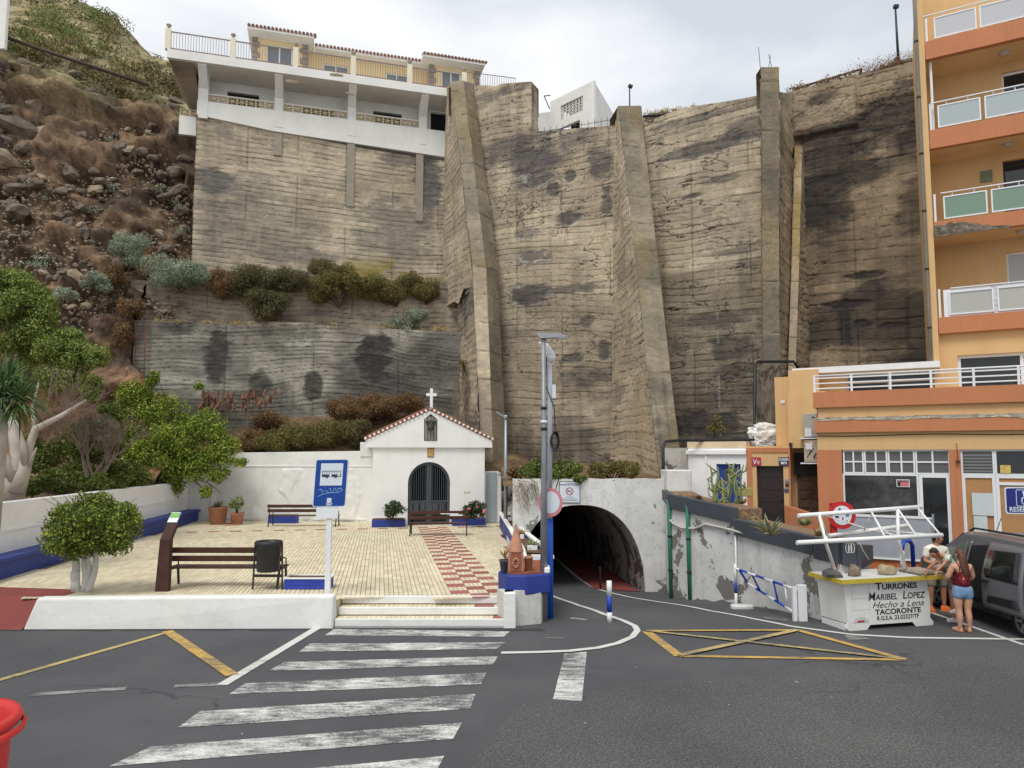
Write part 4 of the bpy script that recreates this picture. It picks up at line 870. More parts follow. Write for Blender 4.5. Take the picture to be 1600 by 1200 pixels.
# slab with the overhang
aS0 = H.A(262, 90, .9); H.B(aS0, aR + 1.2, -3.6, .9, zs0, zs1 - .06).build('terrace_slab', SOFF, ch)
H.B(aS0 - .02, aR + 1.2, .78, .98, zs0 - .03, zs1).build('slab_edge', PALE, ch)
MB().hexa([H.pt(aS0, .7, zs0 - .005), H.pt(a_l - .1, .7, zs0 - .005), H.pt(a_l - .1, -3, zs0 - 1.7), H.pt(a_l - .3, -3, zs0 - 1.7), H.pt(aS0, .75, zs0 + .02), H.pt(a_l - .1, .75, zs0 + .02), H.pt(a_l - .1, -3, zs0 + .02), H.pt(aS0, -3, zs0 + .02)]).build('corner_soffit', pm('stained_soffit', lin(150, 136, 116), .9, .15, .8, .3, 10, dirt=.7, dcol=lin(90, 80, 68), dscale=.8), ch)
for (px, py, rx) in ((455, 127, .5), (525, 117, .55), (548, 146, .35)):       # spalled patches on the slab
    a, z = H.hit(px, py, .99); bm = rock_mesh('spalled_patch', px, 2, .3); 
    for v in bm.vertices: v.co = H.pt(a + v.co.x * rx * .7, .975 + v.co.y * .02, z + v.co.z * .10)
    mesh_obj('spalled_patch', bm, STONE2, ch)
# breeze blocks on the balcony
def breeze_mesh():
    m = MB(); s = .2; t = .03
    for (x0_, x1_, z0_, z1_) in ((-s, s, -s, -s + t), (-s, s, s - t, s), (-s, -s + t, -s + t, s - t), (s - t, s, -s + t, s - t)): m.box(x0_, x1_, -.05, .05, z0_, z1_)
    for k in range(8):
        a = k * PI / 4 + PI / 8; m.bar((.05 * math.cos(a), 0, .05 * math.sin(a)), (.2 * math.cos(a), 0, .2 * math.sin(a)), .025, .08, up=(0, 1, 0))
    m.lathe([(.045, -.04), (.07, -.04), (.07, .04), (.045, .04), (.045, -.04)], n=10)
    me = bpy.data.meshes.new('breeze_block'); me.from_pydata(m.v, [], m.f); me.materials.append(pm('breeze_block_cream', lin(206, 190, 160), .9, .1, 3)); return me
bmsh = breeze_mesh(); ang = math.atan2(H.u.y, H.u.x)
for k in range(4):
    s0_, s1_ = cola[k] + .24, (cola[k + 1] - .24 if k < 3 else None)
    if s1_ is None: break
    nb_ = max(1, round((s1_ - s0_) / .46))
    for j in range(nb_):
        a = s0_ + (j + .5) * (s1_ - s0_) / nb_; o = bpy.data.objects.new('breeze_block', bmsh); o.location = H.pt(a, -.08, zf + .21); o.rotation_euler = (0, 0, ang); o.scale = ((s1_ - s0_) / nb_ / .4 * .985, 1, 1); link(o, ch)
    H.B(s0_, s1_, -.14, -.02, zf + .415, zf + .46).build('block_cap', PALE, ch)
for j in range(2):
    o = bpy.data.objects.new('breeze_block', bmsh); o.location = H.pt(a_l - .3 - j * .5, -1.4, 21.41); o.rotation_euler = (0, 0, ang); o.scale = (1.2, 1, 1); link(o, ch)
# terrace railing
rposts = [H.A(x, y, .85) for x, y in ((263, 66), (364, 78), (462, 90), (552, 100), (640, 110), (725, 118))]
rl = MB()
for k in range(len(rposts)):
    a = rposts[k]; pst = H.B(a - .13, a + .13, .72, .98, zs1, zs1 + 1.05).build('railing_post', pm('cream_post', lin(226, 218, 196), .85, .06, 3), ch)
    MB().lathe([(0, 0), (.10, 0), (.05, .06), (.05, .1), (.13, .22), (.11, .26), (0, .26)], H.pt(a, .85, zs1 + 1.05), 10).build('urn', GREYST, pst)
    if k + 1 < len(rposts):
        c = rposts[k + 1]; H.box(rl, a + .13, c - .13, .83, .87, zs1 + .93, zs1 + .98); H.box(rl, a + .13, c - .13, .83, .87, zs1 + .08, zs1 + .12); x = a + .25
        while x < c - .2: H.box(rl, x - .01, x + .01, .84, .86, zs1 + .12, zs1 + .93); x += .13
tag(rl.build('railing', RAILM, ch), kind='stuff')
# upper storey
bu = -2.4
def upper(px0, px1, b, ztop, name='upper_wall'):
    a0, a1 = H.A(px0, 90, b), H.A(px1, 90, b); return a0, a1
zEv = H.Z(440, 52, bu + 1.6)
ZEC = H.Z(575, 87, bu + .7); a0, a1 = H.A(395, 80, bu + .8), H.A(480, 80, bu + .8); a2 = H.A(672, 110, bu + .8); a3 = H.A(748, 110, bu + .8); zEr = H.Z(705, 94, bu + 1.6)
dw = (H.A(416, 85, bu + .8), H.A(457, 85, bu + .8)); welded(opening_wall(H, a0, a1, zs1, zEv, [(dw[0], dw[1], zs1 + .1, zs1 + 2.5)], bu - 3, bu + .8).build('upper_wall', CREAMW, ch))
dw2 = (H.A(690, 120, bu + .8), H.A(720, 120, bu + .8)); welded(opening_wall(H, a2, a3, zs1, zEr, [(dw2[0], dw2[1], zs1 + .1, zs1 + 2.5)], bu - 3, bu + .8).build('upper_wall', CREAMW, ch))
dw3 = [(H.A(505, 104, bu), H.A(545, 104, bu)), (H.A(603, 114, bu), H.A(638, 114, bu))]; welded(opening_wall(H, a1 + .01, a2 - .01, zs1, ZEC, [(d_[0], d_[1], zs1 + .1, zs1 + 2.3) for d_ in dw3], bu - 3, bu).build('upper_wall', CREAMW, ch))
for d_, b in ((dw, bu + .8), (dw2, bu + .8), (dw3[0], bu), (dw3[1], bu)):
    window(H, d_[0], d_[1], zs1 + .1, zs1 + (2.5 if b > bu else 2.3), b - .15, .07, WHITEM, glassmat('sky_glass', (.16, .19, .22), .1), ch, 'terrace_door', mull=(.5,))
for a in (a0, a1, a2, a3):                                  # quoins at the corners
    for k in range(10):
        z = zs1 + .1 + k * .3; w_ = .42 if k % 2 else .30; x_ = a - .06 if a in (a0, a2) else a - w_ + .06
        H.B(x_, x_ + w_, bu + .6, bu + .85, z + .01, z + .28).build('quoin', GREYST, ch)
def eave(al, ar, bf, z, rise, dep, name='roof'):
    """hipped tiled roof: white eave board, rows of round tiles"""
    o = H.B(al, ar, bf - dep, bf, z, z + .14).build('eave_board', PALE, ch)
    n = 1; zt_ = z + .15
    rf = MB().hexa([H.pt(al, bf, zt_), H.pt(ar, bf, zt_), H.pt(ar, bf - dep, zt_ + .02), H.pt(al, bf - dep, zt_ + .02), H.pt(al + 1.2, bf - dep * .5, zt_ + rise), H.pt(ar - 1.2, bf - dep * .5, zt_ + rise), H.pt(ar - 1.2, bf - dep * .52, zt_ + rise), H.pt(al + 1.2, bf - dep * .52, zt_ + rise)]).build(name, ROOFT, ch)
    t = MB(); a = al
    while a < ar:
        t.tube([H.pt(a + .09, bf + .06, zt_ + .02), H.pt(a + .09, bf - .6, zt_ + .02 + rise * .3)], .085, 7); a += .2
    tag(t.build('roof_tiles', ROOFT, rf), kind='stuff'); return rf
eave(H.A(386, 50, bu + 1.6), H.A(491, 62, bu + 1.6), bu + 1.6, zEv, .9, 5)
eave(H.A(491, 72, bu + .7) + .02, H.A(662, 92, bu + .7), bu + .7, ZEC, .5, 4)
eave(H.A(661, 88, bu + 1.6), H.A(758, 98, bu + 1.6), bu + 1.6, zEr, .8, 5)
# ---- white house behind the wall top
wh = thing('white_house', 'small white house with lattice window peeping over the tan wall', 'house', P(900, 190, 40))
w0, w1 = P(860, 170, 41), P(930, 150, 38.5); Wf = Fr(w0, w1 - w0); aw1 = Wf.A(928, 150)
zl0 = Wf.Z(862, 205) - 2; lt = (Wf.A(876, 165), Wf.A(911, 165)); ztL, ztR = Wf.Z(860, 150), Wf.Z(928, 135)
zlw = Wf.Z(895, 168)
hl = [(lt[0], lt[1], zlw - .45, zlw + .45), (Wf.A(866, 198), Wf.A(906, 198), zl0 + 1.2, Wf.Z(890, 194))]
welded(opening_wall(Wf, 0, aw1, zl0, (ztL + ztR) / 2, hl, -.2, 0).build('front_wall', PALE, wh))
q = Wf.pt(aw1, -.001, 0); q2 = P(962, 195, 43); 
MB().slab((q.x, q.y), (q2.x, q2.y), .15, zl0, ((ztL + ztR) / 2, (ztL + ztR) / 2), 1).build('side_wall', PALE, wh)
rq = Wf.pt(0, -.01, 0); rq3 = Wf.pt(0, -5, 0); MB().extrude([(rq.x, rq.y, (ztL + ztR) / 2 - .2), (q.x - .02, q.y + .01, (ztL + ztR) / 2 - .2), (q2.x, q2.y, (ztL + ztR) / 2 - .2), (rq3.x, rq3.y, (ztL + ztR) / 2 - .2)], (0, 0, .19)).build('roof_slab', PALE, wh)
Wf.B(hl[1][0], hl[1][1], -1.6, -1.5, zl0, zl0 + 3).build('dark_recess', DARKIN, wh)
lat = MB()
for i in range(7):
    for j in range(5):
        a = lt[0] + (i + .5) * (lt[1] - lt[0]) / 7; z = zlw - .45 + (j + .5) * .18; c = Wf.pt(a, -.1, z); M = Matrix.Translation(c) @ Matrix.Rotation(math.atan2(Wf.u.y, Wf.u.x), 4, 'Z') @ Matrix.Rotation(PI / 2, 4, 'X')
        k = MB().lathe([(.05, -.03), (.088, -.03), (.088, .03), (.05, .03), (.05, -.03)], n=8).xf(M); lat.add(k.v, k.f)
tag(lat.build('lattice', PALE, wh), kind='stuff')
g0, g1 = P(830, 178, 38.2), P(866, 174, 39.2); MB().slab((g0.x, g0.y), (g1.x, g1.y), .15, g0.z - 2.5, (g0.z, g1.z), 1).build('stair_wall', PALE, wh)
MB().tube([P(850, 150, 40), P(859, 170, 40)], .03, 6).build('bracket_arm', IRON, wh); MB().tube([P(850, 150, 40), P(860, 149, 40)], .03, 6).build('bracket_arm', IRON, wh)
# ---- chapel
cb = G(581, 822, PZ); CH = Fr((cb.x, cb.y), PU); cw = CH.A(757, 815); DEP = 4.6
chap = thing('chapel', 'small white chapel with tiled gable roof, white cross and arched iron gate', 'chapel', CH.pt(cw / 2, 0, PZ))
ac = CH.A(670.5, 760); ahw = (CH.A(703, 800) - CH.A(637, 800)) / 2; zar = CH.Z(670, 722); zev = CH.Z(600, 695); zap = CH.Z(672, 642)
NA = 24; arc = [(ac + ahw, PZ)] + [(ac + ahw * math.cos(PI * k / NA), zar - ahw * 1.0 + ahw * math.sin(PI * k / NA)) for k in range(NA + 1)] + [(ac - ahw, PZ)]
n = len(arc); rim = []
zr_ = zev
for k, (a, z) in enumerate(arc):
    if k == 0: rim.append((cw, PZ))
    elif k == n - 1: rim.append((0, PZ))
    elif k <= 7: rim.append((cw, PZ + (zr_ - PZ) * k / 7))
    elif k >= n - 8: rim.append((0, PZ + (zr_ - PZ) * (n - 1 - k) / 7))
    else: rim.append((cw - cw * (k - 7) / (n - 15), zr_))
m = MB(); m.add([CH.pt(a, 0, z) for a, z in arc] + [CH.pt(a, 0, z) for a, z in rim], [(k, n + k, n + k + 1, k + 1) for k in range(n - 1)])
m.add([CH.pt(a, 0, z) for a, z in arc] + [CH.pt(a, -.28, z) for a, z in arc], [(k, k + 1, n + k + 1, n + k) for k in range(n - 1)])
m.build('front_wall', WHITE, chap)
CH.B(0, .2, -DEP, -.001, PZ - .1, zev).build('side_wall', WHITE, chap); CH.B(cw - .2, cw, -DEP, -.001, PZ - .1, zev).build('side_wall', WHITE, chap); CH.B(.2, cw - .2, -DEP, -DEP + .2, PZ - .1, zev).build('rear_wall', WHITE, chap)
gl, gr = CH.A(571, 695, .12), CH.A(769, 695, .12); zgl = CH.Z(571, 699, .12)
am = CH.A(672, 650, .12); zge = CH.Z(571, 688, .12)
CH.poly([(gl, zgl), (gr, zgl), (gr, zge), (am, zap), (gl, zge)], -.2, .12).build('gable', WHITE, chap)
# roof: two slopes plus tile rolls
th = .07
for sd, a_e in ((0, gl), (1, gr)):
    d_ = -1 if sd == 0 else 1
    q = [CH.pt(am, .10, zap + .01), CH.pt(a_e + d_ * .05, .10, zge + .0), CH.pt(a_e + d_ * .05, -DEP - .1, zge + .02), CH.pt(am, -DEP - .1, zap + .03)]
    rf = MB().extrude(q, (0, 0, th)).build('roof_slope', ROOFT, chap); t = MB(); mo = MB(); L = math.hypot(am - a_e, zap - zge); k = 0
    nt = int(L / .19)
    for k in range(nt + 1):                                 # scalloped edge tiles seen end-on along the gable
        f = k / nt; a = am + (a_e - am) * f; z = zap + (zge - zap) * f + .12; t.tube([CH.pt(a, .20, z - .03), CH.pt(a, -.5, z - .03)], .068, 8); mo.tube([CH.pt(a, .207, z - .035), CH.pt(a, .15, z - .035)], .05, 8)
    tag(t.build('edge_tiles', TERRA, rf), kind='stuff'); tag(mo.build('tile_mortar', WHITE, rf), kind='stuff'); t = MB(); b = -.7
    while b > -DEP:
        t.tube([CH.pt(am + (a_e - am) * .02, b, zap + .15), CH.pt(a_e + d_ * .04, b, zge + .13)], .08, 6); b -= .22
    tag(t.build('roof_tiles', ROOFT, rf), kind='stuff')
CR = MB(); cx_, cz_ = CH.A(674, 630, 0), zap + .12
crs = CH.B(cx_ - .06, cx_ + .06, -.06, .06, cz_, cz_ + .85).build('cross', WHITE, chap, .01); CH.B(cx_ - .22, cx_ - .061, -.055, .055, cz_ + .52, cz_ + .64).build('cross_arm', WHITE, crs); CH.B(cx_ + .061, cx_ + .22, -.055, .055, cz_ + .52, cz_ + .64).build('cross_arm', WHITE, crs)
# bell niche
nA0, nA1 = CH.A(663.5, 670, .13), CH.A(682.5, 670, .13); nZ0, nZ1 = CH.Z(672, 688, .13), CH.Z(672, 656, .13); nZt = CH.Z(672, 651, .13)
NW = pm('weathered_board', lin(140, 134, 130), .9, .2, 6, .4, 30); BRZ = pm('old_bronze', lin(60, 58, 56), .6, .2, 6)
for k in range(4):
    w_ = (nA1 - nA0) / 4; CH.B(nA0 + k * w_ + .012, nA0 + (k + 1) * w_ - .012, .125, .15, nZ0, nZ1 + (nZt - nZ1) * (.5 if k in (0, 3) else 1)).build('niche_board', NW, chap)
CH.poly([(nA0 - .02, nZ0 - .02), (nA1 + .02, nZ0 - .02), (nA1 + .02, nZ1 + .03), ((nA0 + nA1) / 2, nZt + .12), (nA0 - .02, nZ1 + .03)], .121, .128).build('niche_back', DARKIN, chap)
bc = CH.pt((nA0 + nA1) / 2, .24, nZ1 - .42); bl2 = MB().lathe([(.02, .3), (.07, .28), (.09, .1), (.15, 0), (.13, 0), (.0, .02)], bc, 14).build('bell', BRZ, chap)
CH.B((nA0 + nA1) / 2 - .22, (nA0 + nA1) / 2 + .22, .16, .26, nZ1 - .13, nZ1 - .04).build('bell_yoke', BRZ, chap)
# small framed image above the gate, plaque
pA, pZ = CH.hit(673, 707, 0); CH.B(pA - .14, pA + .14, 0.002, .03, pZ - .2, pZ + .2).build('picture_frame', pm('gilt_frame', lin(150, 112, 60), .6, .2, 9), chap)
CH.B(pA - .10, pA + .10, .03, .036, pZ - .16, pZ + .16).build('picture', pm('picture_tones', lin(196, 160, 104), .7, .5, 16, fine=.5), chap)
pA, pZ = CH.hit(730, 769, 0); CH.B(pA - .14, pA + .14, .002, .012, pZ - .035, pZ + .035).build('plaque', pm('plaque_cream', lin(206, 200, 170), .7, .1, 9), chap)
CH.B(0, cw, 0.001, .01, zev - .035, zev - .015).build('string_line', pm('grey_joint', lin(180, 182, 180), .9, .05, 4), chap)  # thin grey line across the facade below the eave
# gate
GATE = pm('gate_iron', lin(70, 76, 82), .5, .1, 5); gt = []
zs_ = zar - ahw
for sd in (-1, 1):
    leaf = MB()
    aI = ac + sd * .05; aO = ac + sd * (ahw - .03)
    hz = lambda a: zs_ + math.sqrt(max(0, (ahw - .02) ** 2 - (a - ac) ** 2))
    # leaf frame: arch strip
    pts_o = [(ac + sd * (ahw - .01) * math.cos(t_), zs_ + (ahw - .01) * math.sin(t_)) for t_ in np.linspace(0, PI / 2 - .04, 12)]
    pts_i = [(ac + sd * (ahw - .11) * math.cos(t_), zs_ + (ahw - .11) * math.sin(t_)) for t_ in np.linspace(0, PI / 2 - .10, 12)]
    f0 = [CH.pt(a, -.10, z) for a, z in pts_o] + [CH.pt(a, -.10, z) for a, z in pts_i]; f1 = [CH.pt(a, -.16, z) for a, z in pts_o] + [CH.pt(a, -.16, z) for a, z in pts_i]
    leaf.add(f0, [(k, k + 1, 13 + k, 12 + k) for k in range(11)]); leaf.add(f0[12:] + f1[12:], [(k, k + 1, 13 + k, 12 + k) for k in range(11)])
    lo_ = leaf.build('gate_leaf', GATE, chap)
    CH.B(aI - sd * .045, aI + sd * .06, -.17, -.09, PZ + .02, zar - .03).build('gate_stile', GATE, lo_); CH.B(aO, aO - sd * .09, -.165, -.095, PZ + .02, zs_).build('gate_stile', GATE, lo_)
    for z in (PZ + .05, PZ + .95): CH.B(aI + sd * .061, aO - sd * .091, -.16, -.10, z, z + .08).build('gate_rail', GATE, lo_)
    for k in range(7):
        a = aI + sd * (.06 + (k + .6) * (ahw - .24) / 7); CH.B(a - .013, a + .013, -.145, -.115, PZ + .13, hz(a) - .06).build('gate_bar', GATE, lo_)
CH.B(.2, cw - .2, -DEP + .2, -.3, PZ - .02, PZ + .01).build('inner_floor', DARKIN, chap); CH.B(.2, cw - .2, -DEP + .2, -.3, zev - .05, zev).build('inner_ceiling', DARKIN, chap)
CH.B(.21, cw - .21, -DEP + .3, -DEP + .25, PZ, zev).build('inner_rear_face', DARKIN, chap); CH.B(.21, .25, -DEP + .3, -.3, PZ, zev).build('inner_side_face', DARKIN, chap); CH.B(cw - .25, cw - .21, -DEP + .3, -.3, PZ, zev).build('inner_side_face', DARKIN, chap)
CH.B(ac - .9, ac + .9, -2.6, -2.0, PZ + .75, PZ + .80).build('altar_table', WHITE, chap)
for k in range(6): CH.B(ac - .85 + k * .29, ac - .60 + k * .29, -2.02, -1.98, PZ + .42, PZ + .76).build('altar_cloth', WHITE, chap)
# annex with grey door to the right
an0, an1 = CH.A(757, 790) + .01, CH.A(786, 790); anz = CH.Z(770, 737)
m = CH.poly([(an0, PZ), (an1, PZ), (an1, anz - .12), (an1 - .12, anz), (an0, anz)], -1.2, -.4).build('annex', WHITE, chap, .02)
CH.B(CH.A(758, 800, -.39) + .06, CH.A(776, 800, -.39), -.4, -.36, PZ + .02, CH.Z(765, 738, -.39)).build('annex_door', pm('grey_door', lin(160, 170, 178), .5, .04, 2), chap)
# blue and white planter boxes against the facade
def chapel_box(px0, px1, nm):
    a0, a1 = CH.A(px0, 815, .3), CH.A(px1, 815, .3); t = thing('planter_box', nm, 'planter', CH.pt((a0 + a1) / 2, .3, PZ), group='planters against the chapel')
    CH.B(a0, a1, .005, .6, PZ, PZ + .30).build('box_side', BLUE, t, .015); CH.B(a0 + .05, a1 - .05, .06, .55, PZ + .30, PZ + .33).build('box_soil', SOIL, t); CH.B(a0 - .01, a1 + .01, .004, .06, PZ + .301, PZ + .36).build('box_rim', WHITE, t); return a0, a1
chapel_box(581, 633, 'blue planter box with dark rose bush left of the chapel gate'); chapel_box(706, 757, 'blue planter box with pink flowering bush right of the chapel gate')
# ---- orange apartment tower
u_t = Vector((.876, -.482)); tq = P(1458, 330, 22.0); T = Fr((tq.x, tq.y), u_t)
tow = thing('apartment_tower', 'tall orange and ochre apartment block with glazed balconies at the right edge', 'building', T.pt(3, -2, 0))
AR = 7.5
SOFO = pm('ochre_soffit', lin(220, 190, 146), .85, .08, .9, .2, 15, dirt=.15, dcol=lin(140, 108, 76))
lv = [(T.Z(1451, 64), T.Z(1451, 92)), (T.Z(1457, 203), T.Z(1457, 232)), (T.Z(1463, 346), T.Z(1464, 368)), (T.Z(1469, 496), T.Z(1471, 521))]
zroof = 19.5
bkwall = -1.55
wn_ = [(T.A(1565, 125, bkwall), 3.6, lv[1][0] + .15, lv[1][0] + 2.1), (T.A(1567, 265, bkwall), 3.6, lv[2][0] + .15, lv[2][0] + 2.15), (T.A(1573, 420, bkwall), 3.6, lv[3][0] + .05, lv[3][0] + 2.2), (T.A(1570, 0, bkwall), 3.6, lv[0][0] + .15, lv[0][0] + 2.0)]
w5 = (T.A(1497, 580, -.2), T.A(1600, 580, -.2) + 1.0, T.Z(1540, 608, -.2) - .3, T.Z(1540, 553, -.2))
welded(opening_wall(T, .0, AR, lv[3][1] - .3, zroof, wn_, bkwall - .25, bkwall).build('back_wall', OCHRE, tow))
welded(opening_wall(T, -.02, AR, T.Z(1470, 612) - .5, lv[3][1] - .001, [w5], -.45, -.2).build('first_floor_wall', OCHRE, tow))
T.B(-.18, -.02, -6, .0, T.Z(1470, 612) - .5, zroof).build('side_wall', OCHRE, tow)
for i, w in enumerate(wn_):
    window(T, w[0], w[1], w[2], w[3], bkwall - .18, .07, WHITEM if i != 1 else IRON, GLASS if i != 2 else glassmat('curtained_glass', (.42, .43, .43), .25), tow, 'balcony_window', mull=(.5,))
window(T, w5[0], w5[1], w5[2], w5[3], -.38, .09, WHITEM, GLASS, tow, 'first_floor_window', mull=(.62,))
T.B(T.A(1566, 580, -.5), T.A(1582, 580, -.5), -.6, -.52, w5[2] + .1, w5[3] - .1).build('curtain', pm('yellow_curtain', lin(206, 190, 90), .9, .15, 8), tow); T.B(T.A(1583, 580, -.5), T.A(1603, 580, -.5), -.6, -.52, w5[2] + .1, w5[3] - .1).build('curtain', pm('pale_curtain', lin(190, 196, 196), .9, .1, 8), tow)
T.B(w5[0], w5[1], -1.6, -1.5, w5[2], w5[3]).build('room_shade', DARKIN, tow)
gl_m = [glassmat('frosted_white_glass', (.52, .52, .54), .25), glassmat('frosted_grey_glass', (.40, .45, .46), .25), glassmat('green_glass', (.17, .27, .20), .15), glassmat('clear_pale_glass', (.42, .42, .38), .22)]
gpx = [[(1459, 1526), (1531, 1604)], [(1465, 1533), (1539, 1608)], [(1474, 1543), (1549, 1612)], [(1482, 1552), (1558, 1620)]]
for i, (zt1, zb1_) in enumerate(lv):
    band = T.B(.0, AR, -.2, 0, zb1_, zt1).build('balcony_band', ORANGE, tow)
    if i == 2:   # broken edge of the slab
        nu, nv = 80, 12; uu = np.linspace(0, T.A(1573, 358) + .1, nu); vv = np.linspace(0, 1, nv); U_, V_ = np.meshgrid(uu, vv, indexing='ij'); ht = .30 * (1 - sst(.35, 1.0, U_ / uu[-1])) + .07
        dsp = .012 + .06 * fbm(U_ * 6, V_ * 3, 4, 5); pts_ = [T.pt(float(a), float(d_), zb1_ - .05 + float(h_ * v_) * (.72 + .5 * float(vn(np.array(a * 7), np.array(0.), 3)))) for a, d_, h_, v_ in zip(U_.ravel(), dsp.ravel(), ht.ravel(), V_.ravel())]
        cc = np.array(lin(120, 112, 98)) * (.5 + 1.0 * fbm(U_ * 9, V_ * 5, 4, 8))[..., None]; np_mesh('broken_edge', np.array([tuple(p) for p in pts_]), grid_faces(nu, nv), SOILV, band, True, {'tint': cc.reshape(-1, 3)})
    T.B(.0, AR, bkwall, -.201, zb1_ + .02, zb1_ + .22).build('balcony_slab', SOFO, tow)
    zr0 = zt1 + .06; zr1 = zt1 + (.80 if i else .78)
    rail = T.B(T.A(gpx[i][0][0] - 5, 300, -.1), AR, -.08, -.04, zr1 + .10, zr1 + .13).build('balcony_rail', WHITEM, tow)
    for (x0_, x1_) in gpx[i]:
        y_ = 40 + i * 140; a0_, a1_ = T.A(x0_, y_, -.1), T.A(x1_, y_, -.1)
        if i == 3: T.B(a0_ - .14, a1_ + .10, -.125, -.085, zt1 + .005, zr1 + .08).build('white_surround', WHITEM, rail)
        w_ = opening_wall(T, a0_, a1_, zr0, zr1, [(a0_ + .04, a1_ - .04, zr0 + .04, zr1 - .04)], -.10 + (.03 if i == 3 else 0), -.06 + (.03 if i == 3 else 0)); fr_ = welded(w_.build('panel_frame', WHITEM, rail)); bo = .02 if i == 3 else 0
        T.B(a0_ + .03, a1_ - .03, -.088 + bo, -.076 + bo, zr0 + .03, zr1 - .03).build('panel_glass', gl_m[i], fr_)
        for f in (.22, .72): a = a0_ + (a1_ - a0_) * f; T.B(a - .018, a + .018, -.125, -.105, zt1, zr1 + .10).build('baluster', WHITEM, rail)
    T.B(.03, .09, -.14, -.08, zt1, zr1 + .12).build('end_post', WHITEM, rail)
for (px, py, s) in ((1569, 81, .28), (1575, 226, .22), (1595, 369, .2)):
    k = min(range(4), key=lambda q_: abs(lv[q_][1] - T.Z(px, py, -.7))); a = T.A(px, py, -.75); MB().lathe([(0, -.1), (s * .5, -.09), (s * .62, 0), (0, 0)], T.pt(a, -.75, lv[k][1] + .018), 14).build('ceiling_lamp', pm('lamp_cover', lin(190, 180, 168), .5, .1, 8), tow)
T.B(.10, .17, -.3, -.22, lv[1][0], lv[0][1]).build('corner_pole', WHITEM, tow)
sgA, sgZ = T.hit(1541, 276, bkwall); T.B(sgA - .17, sgA + .17, bkwall + .001, bkwall + .02, sgZ - .2, sgZ + .2).build('wall_notice', pm('notice_green', lin(120, 128, 100), .7, .3, 12), tow)
# corner downpipe
dpz = [T.pt(-.25, .03, z) for z in np.linspace(T.Z(1470, 575), zroof, 8)]; dp = MB().tube(dpz, .05, 8).build('downpipe', pm('grey_pipe', lin(120, 116, 110), .6, .1, 5), tow)
for k in range(1, 8): MB().lathe([(.055, -.03), (.065, -.03), (.065, .03), (.055, .03)], dpz[k] - Vector((0, 0, .6)), 8).build('pipe_clip', IRON, dp)
# ---- podium with shop
pod = thing('shop_podium', 'ochre and orange shop building with white terrace railing below the tower', 'building', T.pt(0, 2, 0))
bp = 2.0; aL = T.A(1271, 650, bp); AP = 6.2
zz = lambda py, b=bp, px=1275: T.Z(px, py, b)
zp1, zp0 = zz(613), zz(637); zo1, zo0 = zz(655), zz(676); zsh = zz(703)
par = T.B(aL, AP, bp - .2, bp, zp0, zp1).build('terrace_parapet', ORANGE, pod)
T.B(aL + .12, AP, bp - .5, bp - .12, zo1 + .001, zp0 - .001).build('ochre_band', OCHRE, pod)
T.B(aL + .02, AP, bp - .6, bp + .03, zo0, zo1).build('cornice', ORANGE, pod)
nu, nv = 120, 8; U_, V_ = np.meshgrid(np.linspace(aL + .1, AP - 1.6, nu), np.linspace(0, 1, nv), indexing='ij')   # cracked upper edge of the cornice
hh = .05 + .12 * fbm(U_ * 1.6, U_ * 0, 4, 3); pts_ = np.array([tuple(T.pt(float(a), bp + .034 + .015 * float(vn(np.array(a * 9), np.array(v_ * 4), 4)), zo1 + .05 - float(h_) * v_)) for a, v_, h_ in zip(U_.ravel(), V_.ravel(), hh.ravel())])
cc = np.array(lin(176, 166, 148)) * (.6 + .8 * fbm(U_ * 6, V_ * 4, 4, 8))[..., None]; np_mesh('cracked_edge', pts_, grid_faces(nu, nv), SOILV, pod, True, {'tint': cc.reshape(-1, 3)})
T.B(aL + .08, AP, bp - .6, bp - .10, zsh, zo0 - .001).build('fascia', OCHRE, pod)
T.B(aL, AP, -2.2, bp - .21, zp0 + .01, zp0 + .15).build('terrace_floor', SOFO, pod)
sh0 = T.A(1317, 760, bp - .15); sh1 = T.A(1485, 760, bp - .15); sh2 = T.A(1503, 760, bp - .15)
T.B(aL + .05, sh0, bp - .6, bp - .1, -.1, zsh - .001).build('corner_pillar', ORANGE, pod); T.B(sh1, sh2, bp - .6, bp - .1, -.1, zsh - .001).build('middle_pillar', ORANGE, pod)
zsill = T.Z(1340, 806, bp - .15); T.B(sh0 + .001, T.A(1436, 800, bp - .15), bp - .55, bp - .14, -.1, zsill).build('window_base', ORANGE, pod)
ztr = T.Z(1340, 740, bp - .15)
adr = T.A(1436, 760, bp - .15)
# transom lights
tx = [T.A(x, 720, bp - .15) for x in (1317, 1350, 1387, 1430, 1485)]
LOUV = glassmat('dusty_glass', (.10, .10, .095), .18)
for k in range(4): window(T, tx[k] + .005, tx[k + 1] - .005, ztr, zsh - .002, bp - .22, .045, WHITEM, LOUV, pod, 'transom_window', mull=(.5,), trans=(.5,))
window(T, sh0 + .005, adr - .005, zsill + .002, ztr - .002, bp - .22, .05, WHITEM, SHOPG, pod, 'shop_window', mull=())
window(T, adr + .002, sh1 - .005, .02, ztr - .002, bp - .22, .09, WHITEM, GLASS, pod, 'shop_door')
sv = T.A(1411, 755, bp - .15); svz = T.Z(1411, 755, bp - .15); st_ = T.B(sv - .17, sv + .17, bp - .155, bp - .15, svz - .11, svz + .11).build('for_sale_notice', WHITEM, pod)
T.B(sv - .15, sv + .15, bp - .15, bp - .147, svz - .09, svz + .09).build('notice_black', BLACK, st_); T.B(sv - .07, sv + .15, bp - .147, bp - .144, svz - .088, svz + .03).build('notice_red', pm('notice_red', lin(206, 116, 116), .6, .1, 9), st_)
place_text('notice_text', 'SE VENDE', .062, T.pt(sv, bp - .143, svz + .06), (T.u.x, T.u.y, 0), (0, 0, 1), pm('notice_pink', lin(226, 160, 170), .6, .05, 9), st_)
